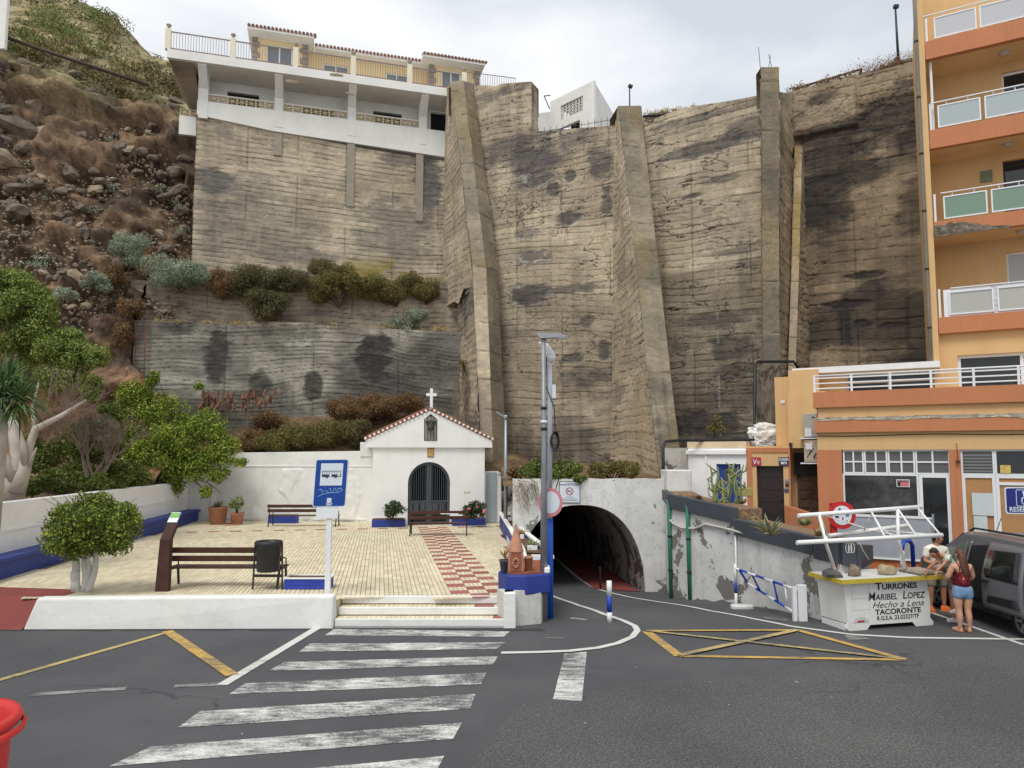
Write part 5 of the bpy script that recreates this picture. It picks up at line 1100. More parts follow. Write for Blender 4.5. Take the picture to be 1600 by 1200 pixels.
# hanging wire on the middle pillar and cables along the fascia
hwa = T.A(1495, 700, bp - .08); hw = MB().tube([T.pt(hwa, bp - .06, T.Z(1495, 692, bp)), T.pt(hwa + .01, bp - .04, T.Z(1495, 718, bp))], .008, 5).build('hanging_wire', IRON, pod); MB().lathe([(0, -.06), (.05, -.04), (.06, .02), (0, .05)], T.pt(hwa + .01, bp - .03, T.Z(1495, 720, bp)), 8).build('wire_fitting', RUST, hw)
MB().tube([T.pt(aL + .1 + (AP - aL) * k / 12, bp - .085, zo0 - .10 - .02 * math.sin(k * 1.3)) for k in range(13)], .012, 5).build('facade_cable', IRON, pod)
# second shop bay
s20, s21, s22 = sh2 + .005, T.A(1556, 760, bp - .15), AP
lo_ = window(T, s20, s21, ztr, zsh - .002, bp - .22, .045, WHITEM, LOUV, pod, 'louvre_window')
for k in range(6): z = ztr + .08 + k * .09; T.B(s20 + .05, s21 - .05, bp - .19, bp - .165, z, z + .05).build('louvre_slat', pm('louvre_grey', lin(120, 122, 120), .5, .1, 6), lo_)
window(T, s21 + .005, s22, ztr, zsh - .002, bp - .22, .045, WHITEM, GLASS, pod, 'transom_window')
BOARD = pm('brown_board', lin(176, 132, 88), .85, .08, 3, .1, 30)
window(T, s20, s21, .02, ztr - .002, bp - .22, .08, WHITEM, BOARD, pod, 'boarded_door'); window(T, s21 + .005, s22, .02, ztr - .002, bp - .22, .08, WHITEM, BOARD, pod, 'boarded_window', trans=(.92,))
pa, pz0, pz1 = T.A(1519, 790, bp - .15), T.Z(1519, 805, bp - .15), T.Z(1519, 770, bp - .15); pa1 = T.A(1555, 790, bp - .15)
T.B(pa, pa1 - .03, bp - .152, bp - .145, pz0, pz1).build('paper_sheet', pm('paper_pale', lin(196, 206, 204), .8, .03, 5), pod); T.B(pa + .02, pa1 - .2, bp - .152, bp - .145, pz0 - .5, pz0 - .02).build('paper_sheet', pm('paper_pale', (1, 1, 1)), pod)
ya, yz = T.hit(1571, 733, bp - .15); T.B(ya - .12, ya + .12, bp - .152, bp - .145, yz - .12, yz + .11).build('yellow_sticker', pm('sticker_yellow', lin(206, 176, 96), .7, .3, 14), pod)
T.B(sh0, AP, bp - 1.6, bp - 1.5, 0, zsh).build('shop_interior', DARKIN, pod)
# inner left side of the podium and entrance block
T.B(aL + .05, aL + .3, -1.6, bp - .61, -.1, zp0).build('side_wall', ORANGE, pod)
# terrace: glazed gallery under a white canopy edge
cz0, cz1 = T.Z(1330, 583, .2), T.Z(1330, 574, .2)
aC0 = T.A(1238, 580, .3); T.B(aC0, -.03, -1.0, .35, T.Z(1300, 582, .3), T.Z(1300, 573, .3)).build('canopy_edge', WHITEM, pod)
aG0, aG1 = T.A(1322, 592, -.3), -.19
GALL = window(T, aG0, aG1, zp0 + .15, T.Z(1300, 582, .3) - .01, -.4, .07, pm('gallery_frame', lin(196, 186, 180), .6, .05, 4), GLASS, pod, 'gallery_window', mull=(.5,), trans=(.72,))
aW0 = T.A(1209, 620, 0); T.B(aW0, aG0 - .005, -.6, -.25, 1.2, T.Z(1300, 582, .3) - .011).build('ochre_wall', OCHRE, pod)
wA, wZ = T.hit(1261, 603, -.24); window(T, wA - .22, wA + .22, wZ - .17, wZ + .17, -.25, .04, pm('gallery_frame', (1, 1, 1)), GLASSG, pod, 'small_window', depth=.05)
tr = thing('terrace_railing', 'low white tubular railing along the shop terrace edge', 'railing', T.pt(2, bp - .1, zp1))
tz1 = zp1 + .52
for f in (.08, .24, .4): T.B(aL + .03, AP, bp - .12, bp - .08, zp1 + f + .02, zp1 + f + .06).build('railing_bar', WHITEM, tr)
MB().tube([T.pt(aL + .03, bp - .1, tz1), T.pt(AP, bp - .1, tz1)], .025, 8).build('railing_bar', WHITEM, tr)
x = aL + .05
while x < AP: T.B(x - .03, x + .03, bp - .13, bp - .07, zp1, tz1).build('railing_post', WHITEM, tr); x += 1.05
# entrance block
ent = thing('entrance_block', 'ochre entrance block with black metal door and carved wooden door beside the shop', 'building', T.pt(-2, 1, 1.2))
be = .7; eL, eM, eR = T.A(1168, 760, be), T.A(1235, 760, be), aL + .04
zd0 = 1.15; ztp = T.Z(1200, 697, be)
d0_, d1_ = T.A(1183, 770, be), T.A(1225, 770, be); zdt = T.Z(1204, 728, be)
w0_, w1_ = T.A(1241, 770, be), eR
welded(opening_wall(T, eL, eM, zd0 - .8, ztp, [(d0_, d1_, zd0 - .8, zdt)], be - .3, be).build('door_wall', OCHRE, ent))
for (x0_, x1_, y0_, y1_) in ((eL - .01, T.A(1176, 760, be), zd0 - .8, ztp - .22), (T.A(1233, 760, be), eM + .02, zd0 - .8, ztp - .22), (eL - .01, eM + .02, ztp - .22, ztp - .06)):
    T.B(x0_, x1_, be + .001, be + .03, y0_, y1_).build('orange_trim', ORANGE, ent)
md = T.B(d0_ + .01, d1_ - .01, be - .2, be - .14, zd0 - .8, zdt - .01).build('metal_door', pm('brown_black_metal', lin(48, 42, 40), .5, .15, 4), ent)
for k in range(5): z = zd0 - .1 + k * .42; T.B(d0_ + .08, d1_ - .08, be - .14, be - .128, z, z + .35).build('door_panel', MATS['brown_black_metal'], md)
MB().lathe([(0, -.03), (.03, -.03), (.03, .03), (0, .03)], T.pt(d1_ - .1, be - .1, zd0 + .85), 8).build('door_handle', IRON, md)
T.B(eM + .021, eR, be - 1.0, be - .9, zd0 - .8, T.Z(1250, 700, be) + .05).build('porch_back', OCHRE, ent)
wd = T.B(T.A(1246, 780, be - .7), eR, be - .9, be - .82, zd0 - .2, T.Z(1255, 742, be - .8)).build('wooden_door', pm('carved_wood', lin(92, 70, 56), .6, .25, 6, .3, 25), ent)
wa0, wa1 = T.A(1246, 780, be - .7), eR
for i in range(2):
    for j in range(6):
        a = wa0 + .1 + i * (wa1 - wa0 - .12) / 2; z = zd0 - .05 + j * .30; T.B(a, a + (wa1 - wa0 - .2) / 2 - .04, be - .82, be - .79, z, z + .2).build('door_panel', MATS['carved_wood'], wd, .012)
T.B(eM + .05, eR, be - .89, be - .70, T.Z(1255, 742, be - .8) + .005, T.Z(1250, 708, be - .8)).build('dark_lintel', pm('dark_shutter', lin(40, 34, 34), .7, .1, 5), ent)
T.B(eM + .021, eR, be - .9, be - .2, T.Z(1250, 700, be), T.Z(1250, 577, be)).build('upper_wall', OCHRE, ent)
aO = T.A(1231, 640, be - .19); T.B(aO, eR + .2, be - .6, be - .19, T.Z(1245, 699, be) - .02, T.Z(1245, 612, be)).build('projecting_wall', OCHRE, ent)
T.B(eL, eM, be - .9, be - .31, ztp - .12, ztp).build('flat_roof', OCHRE, ent)
s_a, s_z = T.hit(1182, 721, be); s1_ = T.B(s_a - .15, s_a + .15, be + .032, be + .045, s_z - .14, s_z + .14).build('red_sign', pm('sign_crimson', lin(170, 50, 76), .5, .05, 6), ent)
place_text('sign_text', 'Vv', .27, T.pt(s_a, be + .047, s_z - .02), (T.u.x, T.u.y, 0), (0, 0, 1), WHITEM, s1_, sx=.8)
s_a, s_z = T.hit(1225, 721, be); s2_ = T.B(s_a - .16, s_a + .16, be + .032, be + .045, s_z - .14, s_z + .14).build('navy_sign', pm('sign_navy', lin(44, 50, 72), .5, .05, 6), ent)
place_text('sign_text', 'CASA', .12, T.pt(s_a, be + .047, s_z + .065), (T.u.x, T.u.y, 0), (0, 0, 1), WHITEM, s2_, bold=.004); place_text('sign_text', 'BETI', .10, T.pt(s_a, be + .047, s_z - .055), (T.u.x, T.u.y, 0), (0, 0, 1), WHITEM, s2_, bold=.006)
for (px, py, s, mt) in ((1230, 751, .07, STEEL), (1230, 758, .06, pm('sign_navy', (0, 0, 0))), (1229, 766, .07, pm('meter_blue', lin(70, 84, 110), .5, .1, 8))):
    a, z = T.hit(px, py, be); T.B(a - s, a + s, be + .002, be + .04, z - s * .8, z + s * .8).build('intercom_box', mt, ent, .01)
T.B(T.A(1240, 705, -.15) - .05, T.A(1240, 705, -.15) + .05, be - .185, be - .12, T.Z(1240, 695, be) - .07, T.Z(1240, 695, be) + .07).build('wall_lamp', BLACK, ent)
a, z = T.hit(1223, 628, -.24); T.B(a - .07, a + .07, -.249, -.22, z - .05, z + .05).build('vent_cover', WHITEM, pod)
# stair parapet in front of the wooden door
pz_ = [T.pt(T.A(1226, 792, be + .5), be + .5, 0), T.pt(aL + .03, be + 1.25, 0)]; MB().slab(pz_[0][:2], pz_[1][:2], .18, -.1, (T.Z(1226, 790, be + .5), T.Z(1275, 806, be + 1.2)), 1).build('stair_parapet', ORANGE, ent)
# white lean-to with blue door
wl_ = thing('white_annex', 'small white annex with blue door behind the cactus planter', 'building', T.pt(-5, .7, 1.2))
wA0 = T.A(1076, 760, be); wA1 = eL - .012; bd0, bd1 = T.A(1120, 760, be), T.A(1158, 760, be); bz = T.Z(1140, 725, be); wz1 = T.Z(1120, 700, be)
welded(opening_wall(T, wA0, wA1, .4, wz1, [(bd0, bd1, .4, bz)], be - .3, be).build('front_wall', WHITE, wl_))
BLUED = pm('blue_door_paint', lin(34, 66, 150), .5, .1, 3); bd = T.B(bd0 + .01, bd1 - .01, be - .18, be - .12, .4, bz - .01).build('blue_door', BLUED, wl_)
T.B(bd0 + .22, bd1 - .18, be - .12, be - .11, bz - .62, bz - .16).build('door_light', GLASSG, bd); T.B(bd0 + .2, bd1 - .16, be - .119, be - .105, bz - .66, bz - .63).build('door_ledge', BLUED, bd)
T.B(T.A(1103, 750, be), T.A(1103, 750, be) + .06, be + .001, be + .05, .5, wz1 - .25).build('corner_bead', WHITE, wl_)
T.B(wA0 - .05, wA1, be + .002, be + .10, wz1 - .22, wz1 - .08).build('eave_band', WHITE, wl_); T.B(wA0, wA1, be - 1.5, be - .301, wz1 - .2, wz1 - .02).build('flat_roof', WHITE, wl_)
T.B(wA0 - .02, wA1 + .01, be - .6, be + .012, wz1, T.Z(1120, 690, be)).build('roof_upstand', pm('patchy_ochre', lin(222, 200, 166), .85, .15, 1.5, .2, 20), wl_)
T.B(T.A(1038, 760, be), wA0 - .02, be - .4, be - .02, .4, T.Z(1050, 700, be)).build('grey_wall', peelmat('grey_patchy_wall', lin(190, 186, 178), lin(112, 106, 98), .5, 1.2), wl_)
for sx_ in (0, 1): T.B(wA0 + .01 if not sx_ else wA1 - .2, wA0 + .19 if not sx_ else wA1 - .01, be - 1.5, be - .301, .4, wz1 - .21).build('side_wall', WHITE, wl_)
# white painted rock face lump above
def crag(name, seed, c, R):
    me = rock_mesh(name, seed, 4, .22)
    for v in me.vertices:
        q_ = v.co.copy(); k = 1 + .28 * mnoise.noise(q_ * 3.1 + Vector((seed, 0, 0))) + .14 * mnoise.noise(q_ * 7.3); q_ = Vector([math.copysign(abs(t_) ** .7, t_) for t_ in q_]); v.co = c + Vector((q_.x * R[0], q_.y * R[1], q_.z * R[2])) * k
    return me
bm = crag('painted_rock', 71, P(1198, 681, 25.4), (.56, .35, .42))
tag(mesh_obj('painted_rock', bm, WHITER), 'white-painted rough rock outcrop above the black metal door', 'rock')
bm = crag('rock_outcrop', 75, P(1201, 632, 26.6), (.40, .5, 1.35))
tag(mesh_obj('rock_outcrop', bm, STONE), 'rough brown rock core showing below the square pier', 'rock')
# black drain pipe
bpz = [P(1037, 760, 23.8), P(1036, 700, 24.0), P(1040, 690, 24.2), P(1060, 688, 24.6), P(1110, 688, 25.0), P(1178, 687, 25.3), P(1179, 640, 25.6), P(1180, 570, 26.0), P(1184, 565, 26.2), P(1240, 565, 26.3), P(1247, 575, 26.3)]
tag(MB().tube(bpz, .055, 8).build('drain_pipe', BLACK), 'black plastic drain pipe angled along the white annex roof and up the wall', 'pipe')
# ================================================================== OBJECTS
# ---- benches
def bench(label, loc, rz, L):
    t = thing('park_bench', label, 'bench', loc, rz, 'brown plaza benches'); M = wmat(t)
    def part(n, mb, mat, bv=.006): return mb.xf(M).build(n, mat, t, bv)
    for z0 in (.60, .79): part('back_slat', MB().hexa([(-L / 2, -.27 - (z0 - .6) * .25, z0), (L / 2, -.27 - (z0 - .6) * .25, z0), (L / 2, -.235 - (z0 - .6) * .25, z0), (-L / 2, -.235 - (z0 - .6) * .25, z0), (-L / 2, -.30 - (z0 - .6) * .25, z0 + .13), (L / 2, -.30 - (z0 - .6) * .25, z0 + .13), (L / 2, -.265 - (z0 - .6) * .25, z0 + .13), (-L / 2, -.265 - (z0 - .6) * .25, z0 + .13)]), WOODB)
    for y0 in (-.18, -.02, .14): part('seat_slat', MB().box(-L / 2, L / 2, y0, y0 + .14, .42, .455), WOODB)
    for sx in (-1, 1):
        x = sx * (L / 2 - .06)
        part('leg', MB().bar((x, -.36, 0), (x, -.20, .40), .045, .05), IRON); part('leg', MB().bar((x, .30, 0), (x, .24, .40), .045, .05), IRON)
        part('side_frame', MB().bar((x, -.24, .40), (x, .28, .40), .045, .035), IRON); part('back_post', MB().bar((x, -.20, .40), (x, -.30, .93), .04, .03), IRON)
        part('armrest', MB().tube([(x, -.25, .62), (x, .05, .64), (x, .24, .60), (x, .26, .42)], .018, 6), IRON)
    return t
p = G(355, 916, PZ); bench('long brown bench near the kerb, back to the street, beside the black bin', p, 0, 2.62)
p = G(685.5, 836, PZ); bench('brown bench facing the chapel gate with a pale strip on its back', p, AX * .3, 2.2); q = MB().box(.1, .75, -.345, -.338, .80, .83).xf(Matrix.Translation(p)); tb = [o for o in bpy.data.objects if o.name.startswith('park_bench')][-1]
q.build('pale_strip', WHITEM, bpy.data.objects['park_bench.001'])
p = G(475, 822, PZ); bench('brown bench by the back wall, half hidden behind the bus stop sign', p, .02, 2.9)
# ---- litter bin on frame
p = G(418, 921, PZ); lb = thing('litter_bin', 'black ribbed litter bin on a thin frame beside the front bench', 'bin', p)
b = MB().lathe([(0, .40), (.23, .40), (.245, .42), (.255, .68), (.262, .69), (.27, .94), (.30, .96), (.31, 1.03), (.285, 1.07), (.26, 1.07), (.25, .95), (.22, .45), (0, .45)], p, 24).build('bin_body', BLACK, lb)
for sx in (-1, 1): MB().bar(p + Vector((sx * .33, .0, 0)), p + Vector((sx * .30, .0, 1.0)), .03, .04).build('leg', IRON, lb)
MB().bar(p + Vector((-.31, 0, .30)), p + Vector((.31, 0, .30)), .03, .06).build('crossbar', IRON, lb)
# ---- information post
p = G(252, 924, PZ); ip = thing('info_post', 'brown bent information post with a white and green panel by the low wall', 'post', p)
CORT = pm('corten_brown', lin(70, 44, 38), .7, .25, 4, .3, 25)
MB().hexa([p + Vector(v) for v in ((-.13, -.03, 0), (.15, -.03, 0), (.15, .12, 0), (-.13, .12, 0), (-.06, -.03, 1.12), (.16, -.03, 1.12), (.16, .12, 1.12), (-.06, .12, 1.12))]).build('post_body', CORT, ip)
MB().hexa([p + Vector(v) for v in ((-.06, -.03, 1.123), (.16, -.03, 1.123), (.16, .12, 1.123), (-.06, .12, 1.123), (.0, .16, 1.48), (.22, .16, 1.48), (.22, .24, 1.44), (.0, .24, 1.44))]).build('post_head', CORT, ip)
hp = MB().hexa([p + Vector(v) for v in ((.0, .15, 1.484), (.22, .15, 1.484), (.25, .27, 1.69), (.04, .27, 1.69), (.0, .142, 1.49), (.22, .142, 1.49), (.25, .262, 1.70), (.04, .262, 1.70))]).build('info_panel', WHITEM, ip)
MB().quad(*[p + Vector(v) for v in ((.025, .19, 1.594), (.232, .19, 1.594), (.246, .247, 1.69), (.042, .247, 1.69))]).build('green_strip', pm('panel_green', lin(120, 178, 84), .5, .05, 5), ip)
# ---- blue planter box at the kerb
p = G(479, 921, PZ); t = thing('planter_box', 'bright blue wooden planter box with white rim beside the bus stop post', 'planter', p)
BLUEB = pm('bright_blue_wood', lin(44, 66, 168), .5, .1, 4, .2, 20)
for k in range(3): MB().box(p.x - .5, p.x + .5, p.y - .02, p.y + .40, PZ + .01 + k * .075, PZ + .078 + k * .075).build('side_board', BLUEB, t, .006)
for (x0_, x1_, y0_, y1_) in ((-.52, .52, -.04, .01), (-.52, .52, .37, .42), (-.52, -.47, .011, .369), (.47, .52, .011, .369)): MB().box(p.x + x0_, p.x + x1_, p.y + y0_, p.y + y1_, PZ + .232, PZ + .262).build('rim', WHITE, t)
MB().box(p.x - .469, p.x + .469, p.y + .011, p.y + .369, PZ + .2, PZ + .24).build('box_soil', SOIL, t)
# ---- bus stop
p = G(511, 971); bs = thing('bus_stop_sign', 'blue bus stop sign with bus pictogram and graffiti on a white post', 'sign', p)
MB().box(p.x - .06, p.x + .06, p.y - .03, p.y + .03, 0, 3.3).build('post', WHITEM, bs, .008)
tilt = math.radians(2.0); c = P(516.5, 754.5, p.y - .06); X_ = Vector((math.cos(tilt), 0, math.sin(tilt) * .3)).normalized(); Z_ = Vector((math.sin(tilt) * 1.6, 0, 1)).normalized()
def sgn(x, z, y=0): return c + X_ * x + Z_ * z + Vector((0, y, 0))
def rrect(w, h, r, n=5):
    o = []
    for (sx, sz, a0) in ((1, 1, 0), (-1, 1, PI / 2), (-1, -1, PI), (1, -1, 1.5 * PI)):
        for k in range(n + 1): a = a0 + PI / 2 * k / n; o.append((sx * (w / 2 - r) + r * math.cos(a), sz * (h / 2 - r) + r * math.sin(a)))
    return o
def plate(name, w, h, r, y, mat, parent, cx=0, cz=0, th=.004, fn=sgn):
    return MB().extrude([fn(x + cx, z + cz, y) for x, z in rrect(w, h, r)], (0, -th, 0)).build(name, mat, parent)
SBLUE = pm('sign_blue', lin(22, 66, 146), .4, .06, 4); SWH = pm('sign_white', lin(212, 220, 228), .4, .04, 4)
pl = plate('sign_plate', .70, 1.01, .05, .02, SWH, bs, th=.02); plate('blue_field', .665, .975, .04, -.0015, SBLUE, pl); plate('white_field', .47, .47, .005, -.007, SWH, pl, .01, .18)
bl = plate('bus_roof', .40, .01, .002, -.012, BLACK, pl, .01, .25); plate('bus_body', .40, .05, .003, -.012, BLACK, pl, .01, .155); plate('bus_outline', .008, .10, .002, -.012, BLACK, pl, .206, .20); plate('bus_outline', .008, .10, .002, -.012, BLACK, pl, -.186, .20)
plate('bus_door', .05, .045, .003, -.0165, SWH, pl, -.01, .158); plate('bus_door', .05, .085, .003, -.0165, SWH, pl, .168, .185)
for k in range(6): plate('bus_pillar', .006, .06, .001, -.012, DKGREY, pl, -.15 + k * .055, .21)
for x in (-.085, .10): MB().extrude([sgn(x + .03 * math.cos(a), .135 + .03 * math.sin(a), -.017) for a in np.linspace(0, 2 * PI, 14, endpoint=False)], (0, -.003, 0)).build('bus_wheel', DKGREY, pl)
rg = random.Random(5); GRAF = pm('graffiti_pale', lin(150, 190, 230), .5, .05, 5)
for k in range(16):
    x = -.23 + k * .032; z = -.16 + .03 * math.sin(k * 1.9); pts_ = [sgn(x + rg.uniform(-.02, .02), z + rg.uniform(-.035, .035), -.008) for _ in range(4)]; MB().tube(pts_, .005, 4).build('graffiti_stroke', GRAF, pl)
MB().tube([sgn(-.25, -.29, -.008), sgn(-.15, -.24, -.008), sgn(0, -.21, -.008), sgn(.18, -.205, -.008), sgn(.27, -.17, -.008), sgn(.24, -.12, -.008), sgn(.16, -.12, -.008)], .006, 4).build('graffiti_stroke', GRAF, pl)
plate('number_square', .095, .10, .003, -.007, SWH, pl, .0, -.37); place_text('stop_number', '1867', .075, sgn(.0, -.455, -.008), X_, Z_, SWH, pl, bold=.002)
plate('blank_panel', .47, .25, .005, .02, WHITEM, bs, -.025, -.625, .015)
# ---- pots by the back wall
def pot(label, p, r, h, lip=.06, saucer=False):
    t = thing('flower_pot', label, 'pot', p, group='pots by the back wall'); MB().lathe([(0, 0), (r * .78, 0), (r * .98, h - lip), (r * 1.08, h - lip), (r * 1.08, h), (r * .92, h), (r * .9, h - .06)], p, 24).build('pot_body', TERRA, t); MB().lathe([(0, h - .07), (r * .93, h - .07)], p, 16).build('pot_soil', SOIL, t)
    if saucer: MB().lathe([(0, .0), (r * 1.3, 0), (r * 1.4, .05), (r * 1.2, .05)], p - Vector((.12, .15, 0)), 20).build('saucer', TERRA, t)
    return t
P1p = G(340, 819, PZ); P2p = G(370, 819.5, PZ); pot('large terracotta pot with grassy plant against the back wall', P1p, .40, .74); pot('smaller terracotta pot on a saucer with a leafy plant', P2p, .28, .50, .08, True)
p = G(447, 816, PZ); p.y = 31.2; t = thing('planter_box', 'low blue planter box behind the half-hidden bench', 'planter', p); MB().box(p.x - .62, p.x + .62, p.y - .2, p.y + .2, PZ, PZ + .36).build('box_side', BLUE, t, .01); MB().box(p.x - .58, p.x + .58, p.y - .16, p.y + .16, PZ + .36, PZ + .375).build('box_soil', SOIL, t)
# ---- small lamp post on the plaza
p = G(790, 838, PZ); t = thing('lamp_post', 'slim grey lamp post with tilted flat head beside the chapel annex', 'lamp post', p)
MB().tube([p, p + Vector((0, 0, 4.35))], [.075, .055], 12).build('pole', STEEL, t); MB().extrude([p + Vector(v) for v in ((-.17, -.17, 0), (.17, -.17, 0), (.17, .17, 0), (-.17, .17, 0))], (0, 0, .05)).build('base_plate', RUST, t)
MB().lathe([(0, 0), (.07, 0), (.07, .16), (0, .16)], p + Vector((0, 0, 4.3)), 12).build('collar', STEEL, t); MB().bar(p + Vector((-.02, 0, 4.38)), p + Vector((-.36, 0, 4.58)), .16, .04).build('lamp_head', STEEL, t)
# ---- two tall street poles
p = G(849.5, 970); t = thing('street_lamp', 'tall weathered steel lamp post with flat lamp head above the plaza corner', 'street lamp', p); zt_ = P(850, 528, p.y).z
MB().tube([p + Vector((0, 0, -.05)), p + Vector((.02, 0, zt_ * .6)), p + Vector((.015, 0, zt_))], [.085, .058, .048], 14).build('pole', pm('weathered_steel', lin(140, 143, 150), .5, .22, 2.5, .2, 12, metal=.4), t)
hd = MB().hexa([p + Vector((x, y, zt_ + z)) for x, y, z in ((-.06, -.09, -.02), (.58, -.10, .02), (.58, .10, .02), (-.06, .09, -.02), (-.16, -.09, .10), (.34, -.10, .09), (.34, .10, .09), (-.16, .09, .10))]).build('lamp_head', pm('lamp_grey', lin(160, 162, 164), .5, .05, 4), t); MB().box(p.x + .28, p.x + .56, p.y - .08, p.y + .08, zt_ - .015, zt_ + .012).build('lamp_lens', pm('lens', lin(210, 212, 210), .3, .02, 4), hd)
for z in (4.05, 4.5, 4.2): MB().lathe([(.06, -.03), (.072, -.03), (.072, .03), (.06, .03)], p + Vector((.02, 0, z)), 12).build('clamp_band', BLACK if z != 4.2 else WHITEM, t)
p2 = p + Vector((.13, .32, 0)); p2.x = P(859.5, 900, p.y + .3).x; t2 = thing('camera_pole', 'light grey pole with white camera dome and coiled black cable, blue at its foot', 'pole', p2); z2 = P(859, 552, p2.y).z
MB().tube([p2 + Vector((0, 0, 2.1)), p2 + Vector((.02, 0, z2))], [.056, .046], 12).build('upper_pole', pm('pale_grey_paint', lin(176, 186, 196), .5, .05, 3), t2); MB().tube([p2 + Vector((0, 0, -.05)), p2 + Vector((0, 0, 2.1))], .07, 12).build('blue_lower_pole', pm('bright_blue_paint', lin(18, 82, 178), .45, .06, 3), t2)
MB().hexa([p2 + Vector((x, y, z2 + z)) for x, y, z in ((-.05, -.1, -.05), (.14, -.1, -.05), (.14, .1, -.05), (-.05, .1, -.05), (-.24, -.06, .26), (-.02, -.09, .20), (-.02, .09, .20), (-.24, .06, .26))]).build('camera_hood', WHITEM, t2, .02)
MB().lathe([(0, -.14), (.07, -.12), (.10, -.05), (.10, .02), (0, .05)], p2 + Vector((.05, 0, z2 - .06)), 14).build('camera_dome', WHITEM, t2)
MB().box(p2.x + .06, p2.x + .14, p2.y - .05, p2.y + .05, z2 - 1.0, z2 - .7).build('junction_box', WHITEM, t2)
for k in range(7): MB().tube([p2 + Vector((.10 + .03 * k / 7 + .08 * math.cos(a), -.08 - .012 * k, z2 - 1.95 + (.16 + .01 * k) * math.sin(a))) for a in np.linspace(0, 2 * PI, 18)], .014, 5, False).build('cable_coil', BLACK, t2)
MB().tube([p2 + Vector((-.06, -.06, z2 - .1)), p2 + Vector((-.09, -.08, z2 - .7)), p2 + Vector((.10, -.08, z2 - 1.2)), p2 + Vector((.12, -.1, z2 - 1.7))], .012, 5).build('cable', BLACK, t2); MB().tube([p2 + Vector((.22, -.08, z2 - 2.1)), p2 + Vector((.25, -.08, z2 - 2.6)), p2 + Vector((.09, -.06, z2 - 3.1))], .012, 5).build('cable', BLACK, t2)
# round sign on the camera pole
sc_ = P(860, 785, p2.y - .14); sg = thing('traffic_sign', 'faded pink-rimmed round no-vehicles sign on the blue pole', 'sign', sc_)
def disc(c, r, y, th, n=32, sx=1.0): return MB().extrude([c + Vector((sx * r * math.cos(a), y, r * math.sin(a))) for a in np.linspace(0, 2 * PI, n, endpoint=False)], (0, -th, 0))
disc(sc_, .31, .02, .02, sx=.86).build('sign_disc', pm('faded_red', lin(206, 132, 140), .5, .08, 4), sg); disc(sc_, .235, -.001, .004, sx=.86).build('white_centre', SWH, sg)
# ---- planter trough along the plaza edge
tr_ = thing('planter_trough', 'long blue and white planter trough with cells along the plaza edge by the lane', 'planter', (.2, 22, PZ))
inn = [(-.42, 29.3), (.02, 23), (.33, 18.2), (.36, 16.9)]; out = [(.10, 29.3), (.22, 23), (.84, 18.0), (.86, 16.9)]; tz = [1.15, 1.15, 1.12, 1.1]
for k in range(3):
    MB().slab(inn[k], inn[k + 1], .09, PZ - .1, (tz[k] - .07, tz[k + 1] - .07), -1).build('inner_side', BLUE, tr_); MB().slab(inn[k], inn[k + 1], .14, (tz[k] - .069, tz[k + 1] - .069), (tz[k], tz[k + 1]), -1).build('inner_rim', WHITE, tr_, .01)
    MB().slab(out[k], out[k + 1], .10, .5, (tz[k] - .07, tz[k + 1] - .07), 1).build('outer_side', BLUE if k else WHITE, tr_); MB().slab(out[k], out[k + 1], .14, (tz[k] - .069, tz[k + 1] - .069), (tz[k], tz[k + 1]), 1).build('outer_rim', WHITE, tr_, .01)
    a, b, c, d = inn[k], inn[k + 1], out[k + 1], out[k]; MB().add([(q[0], q[1], tz[k] - .14) for q in (a, b, c, d)], [(0, 1, 2, 3)]).build('trough_soil', SOIL, tr_)
for f in (0, .2, .42, .66, .86, 1.0):
    y = 29.3 + (16.9 - 29.3) * f; xi = np.interp(-y, [-q[1] for q in inn], [q[0] for q in inn]); xo = np.interp(-y, [-q[1] for q in out], [q[0] for q in out]); MB().box(xi + .1, xo - .1, y, y + .10, .9, 1.125).build('divider', WHITE, tr_)
fb = [(-.30, 15.35), (-.13, 14.86), (.30, 14.80), (.80, 15.05), (.88, 16.85), (.34, 16.88), (.05, 16.4)]
ft = thing('planter_box', 'chunky blue corner planter carrying the terracotta shrine', 'planter', (.25, 15.5, PZ))
MB().extrude([(x, y, .60) for x, y in fb], (0, 0, .40)).build('box_side', BLUE, ft, .03, 2); MB().extrude([(.28 + (x - .28) * .86, 15.8 + (y - 15.8) * .88, 1.0) for x, y in fb], (0, 0, .035)).build('box_soil', pm('red_earth', lin(140, 84, 58), .95, .2, 8, .6, 30), ft)
MB().slab((.80, 15.06), (.88, 16.86), .12, 1.001, 1.12, 1).build('white_rim', WHITE, ft, .02)
# shrine and pots
p = P(806, 889, 15.15); p.z = 1.03; s = thing('shrine', 'terracotta spired shrine with arched niche relief on the blue corner planter', 'shrine', p)
MB().hexa([p + Vector(v) for v in ((-.17, -.13, 0), (.17, -.13, 0), (.17, .13, 0), (-.17, .13, 0), (-.16, -.11, .42), (.16, -.11, .42), (.16, .11, .42), (-.16, .11, .42))]).build('shrine_base', TERRA, s, .02)
prof = [(.17, .42)]
for k in range(8): r0 = .17 - .018 * k; prof += [(r0, .43 + k * .062), (r0 - .012, .46 + k * .062), (r0 - .014, .485 + k * .062)]
MB().lathe(prof + [(.02, .98), (0, 1.0)], p, 14).build('spire', TERRA, s)
MB().extrude([p + Vector((x, -.125, z)) for x, z in [(-.12, .03), (.12, .03), (.12, .3)] + [(.12 * math.cos(a), .3 + .12 * math.sin(a)) for a in np.linspace(.2, PI - .2, 8)] + [(-.12, .3)]], (0, -.02, 0)).build('niche', pm('terracotta_dark', lin(150, 92, 70), .9, .2, 8), s)
for k in range(10): a = k * .63; r = .055; MB().lathe([(0, 0), (.03, .01), (.02, .05), (0, .06)], p + Vector((r * math.cos(a), -.15, .17 + r * 1.6 * math.sin(a))), 6).build('relief_leaf', TERRA, s)
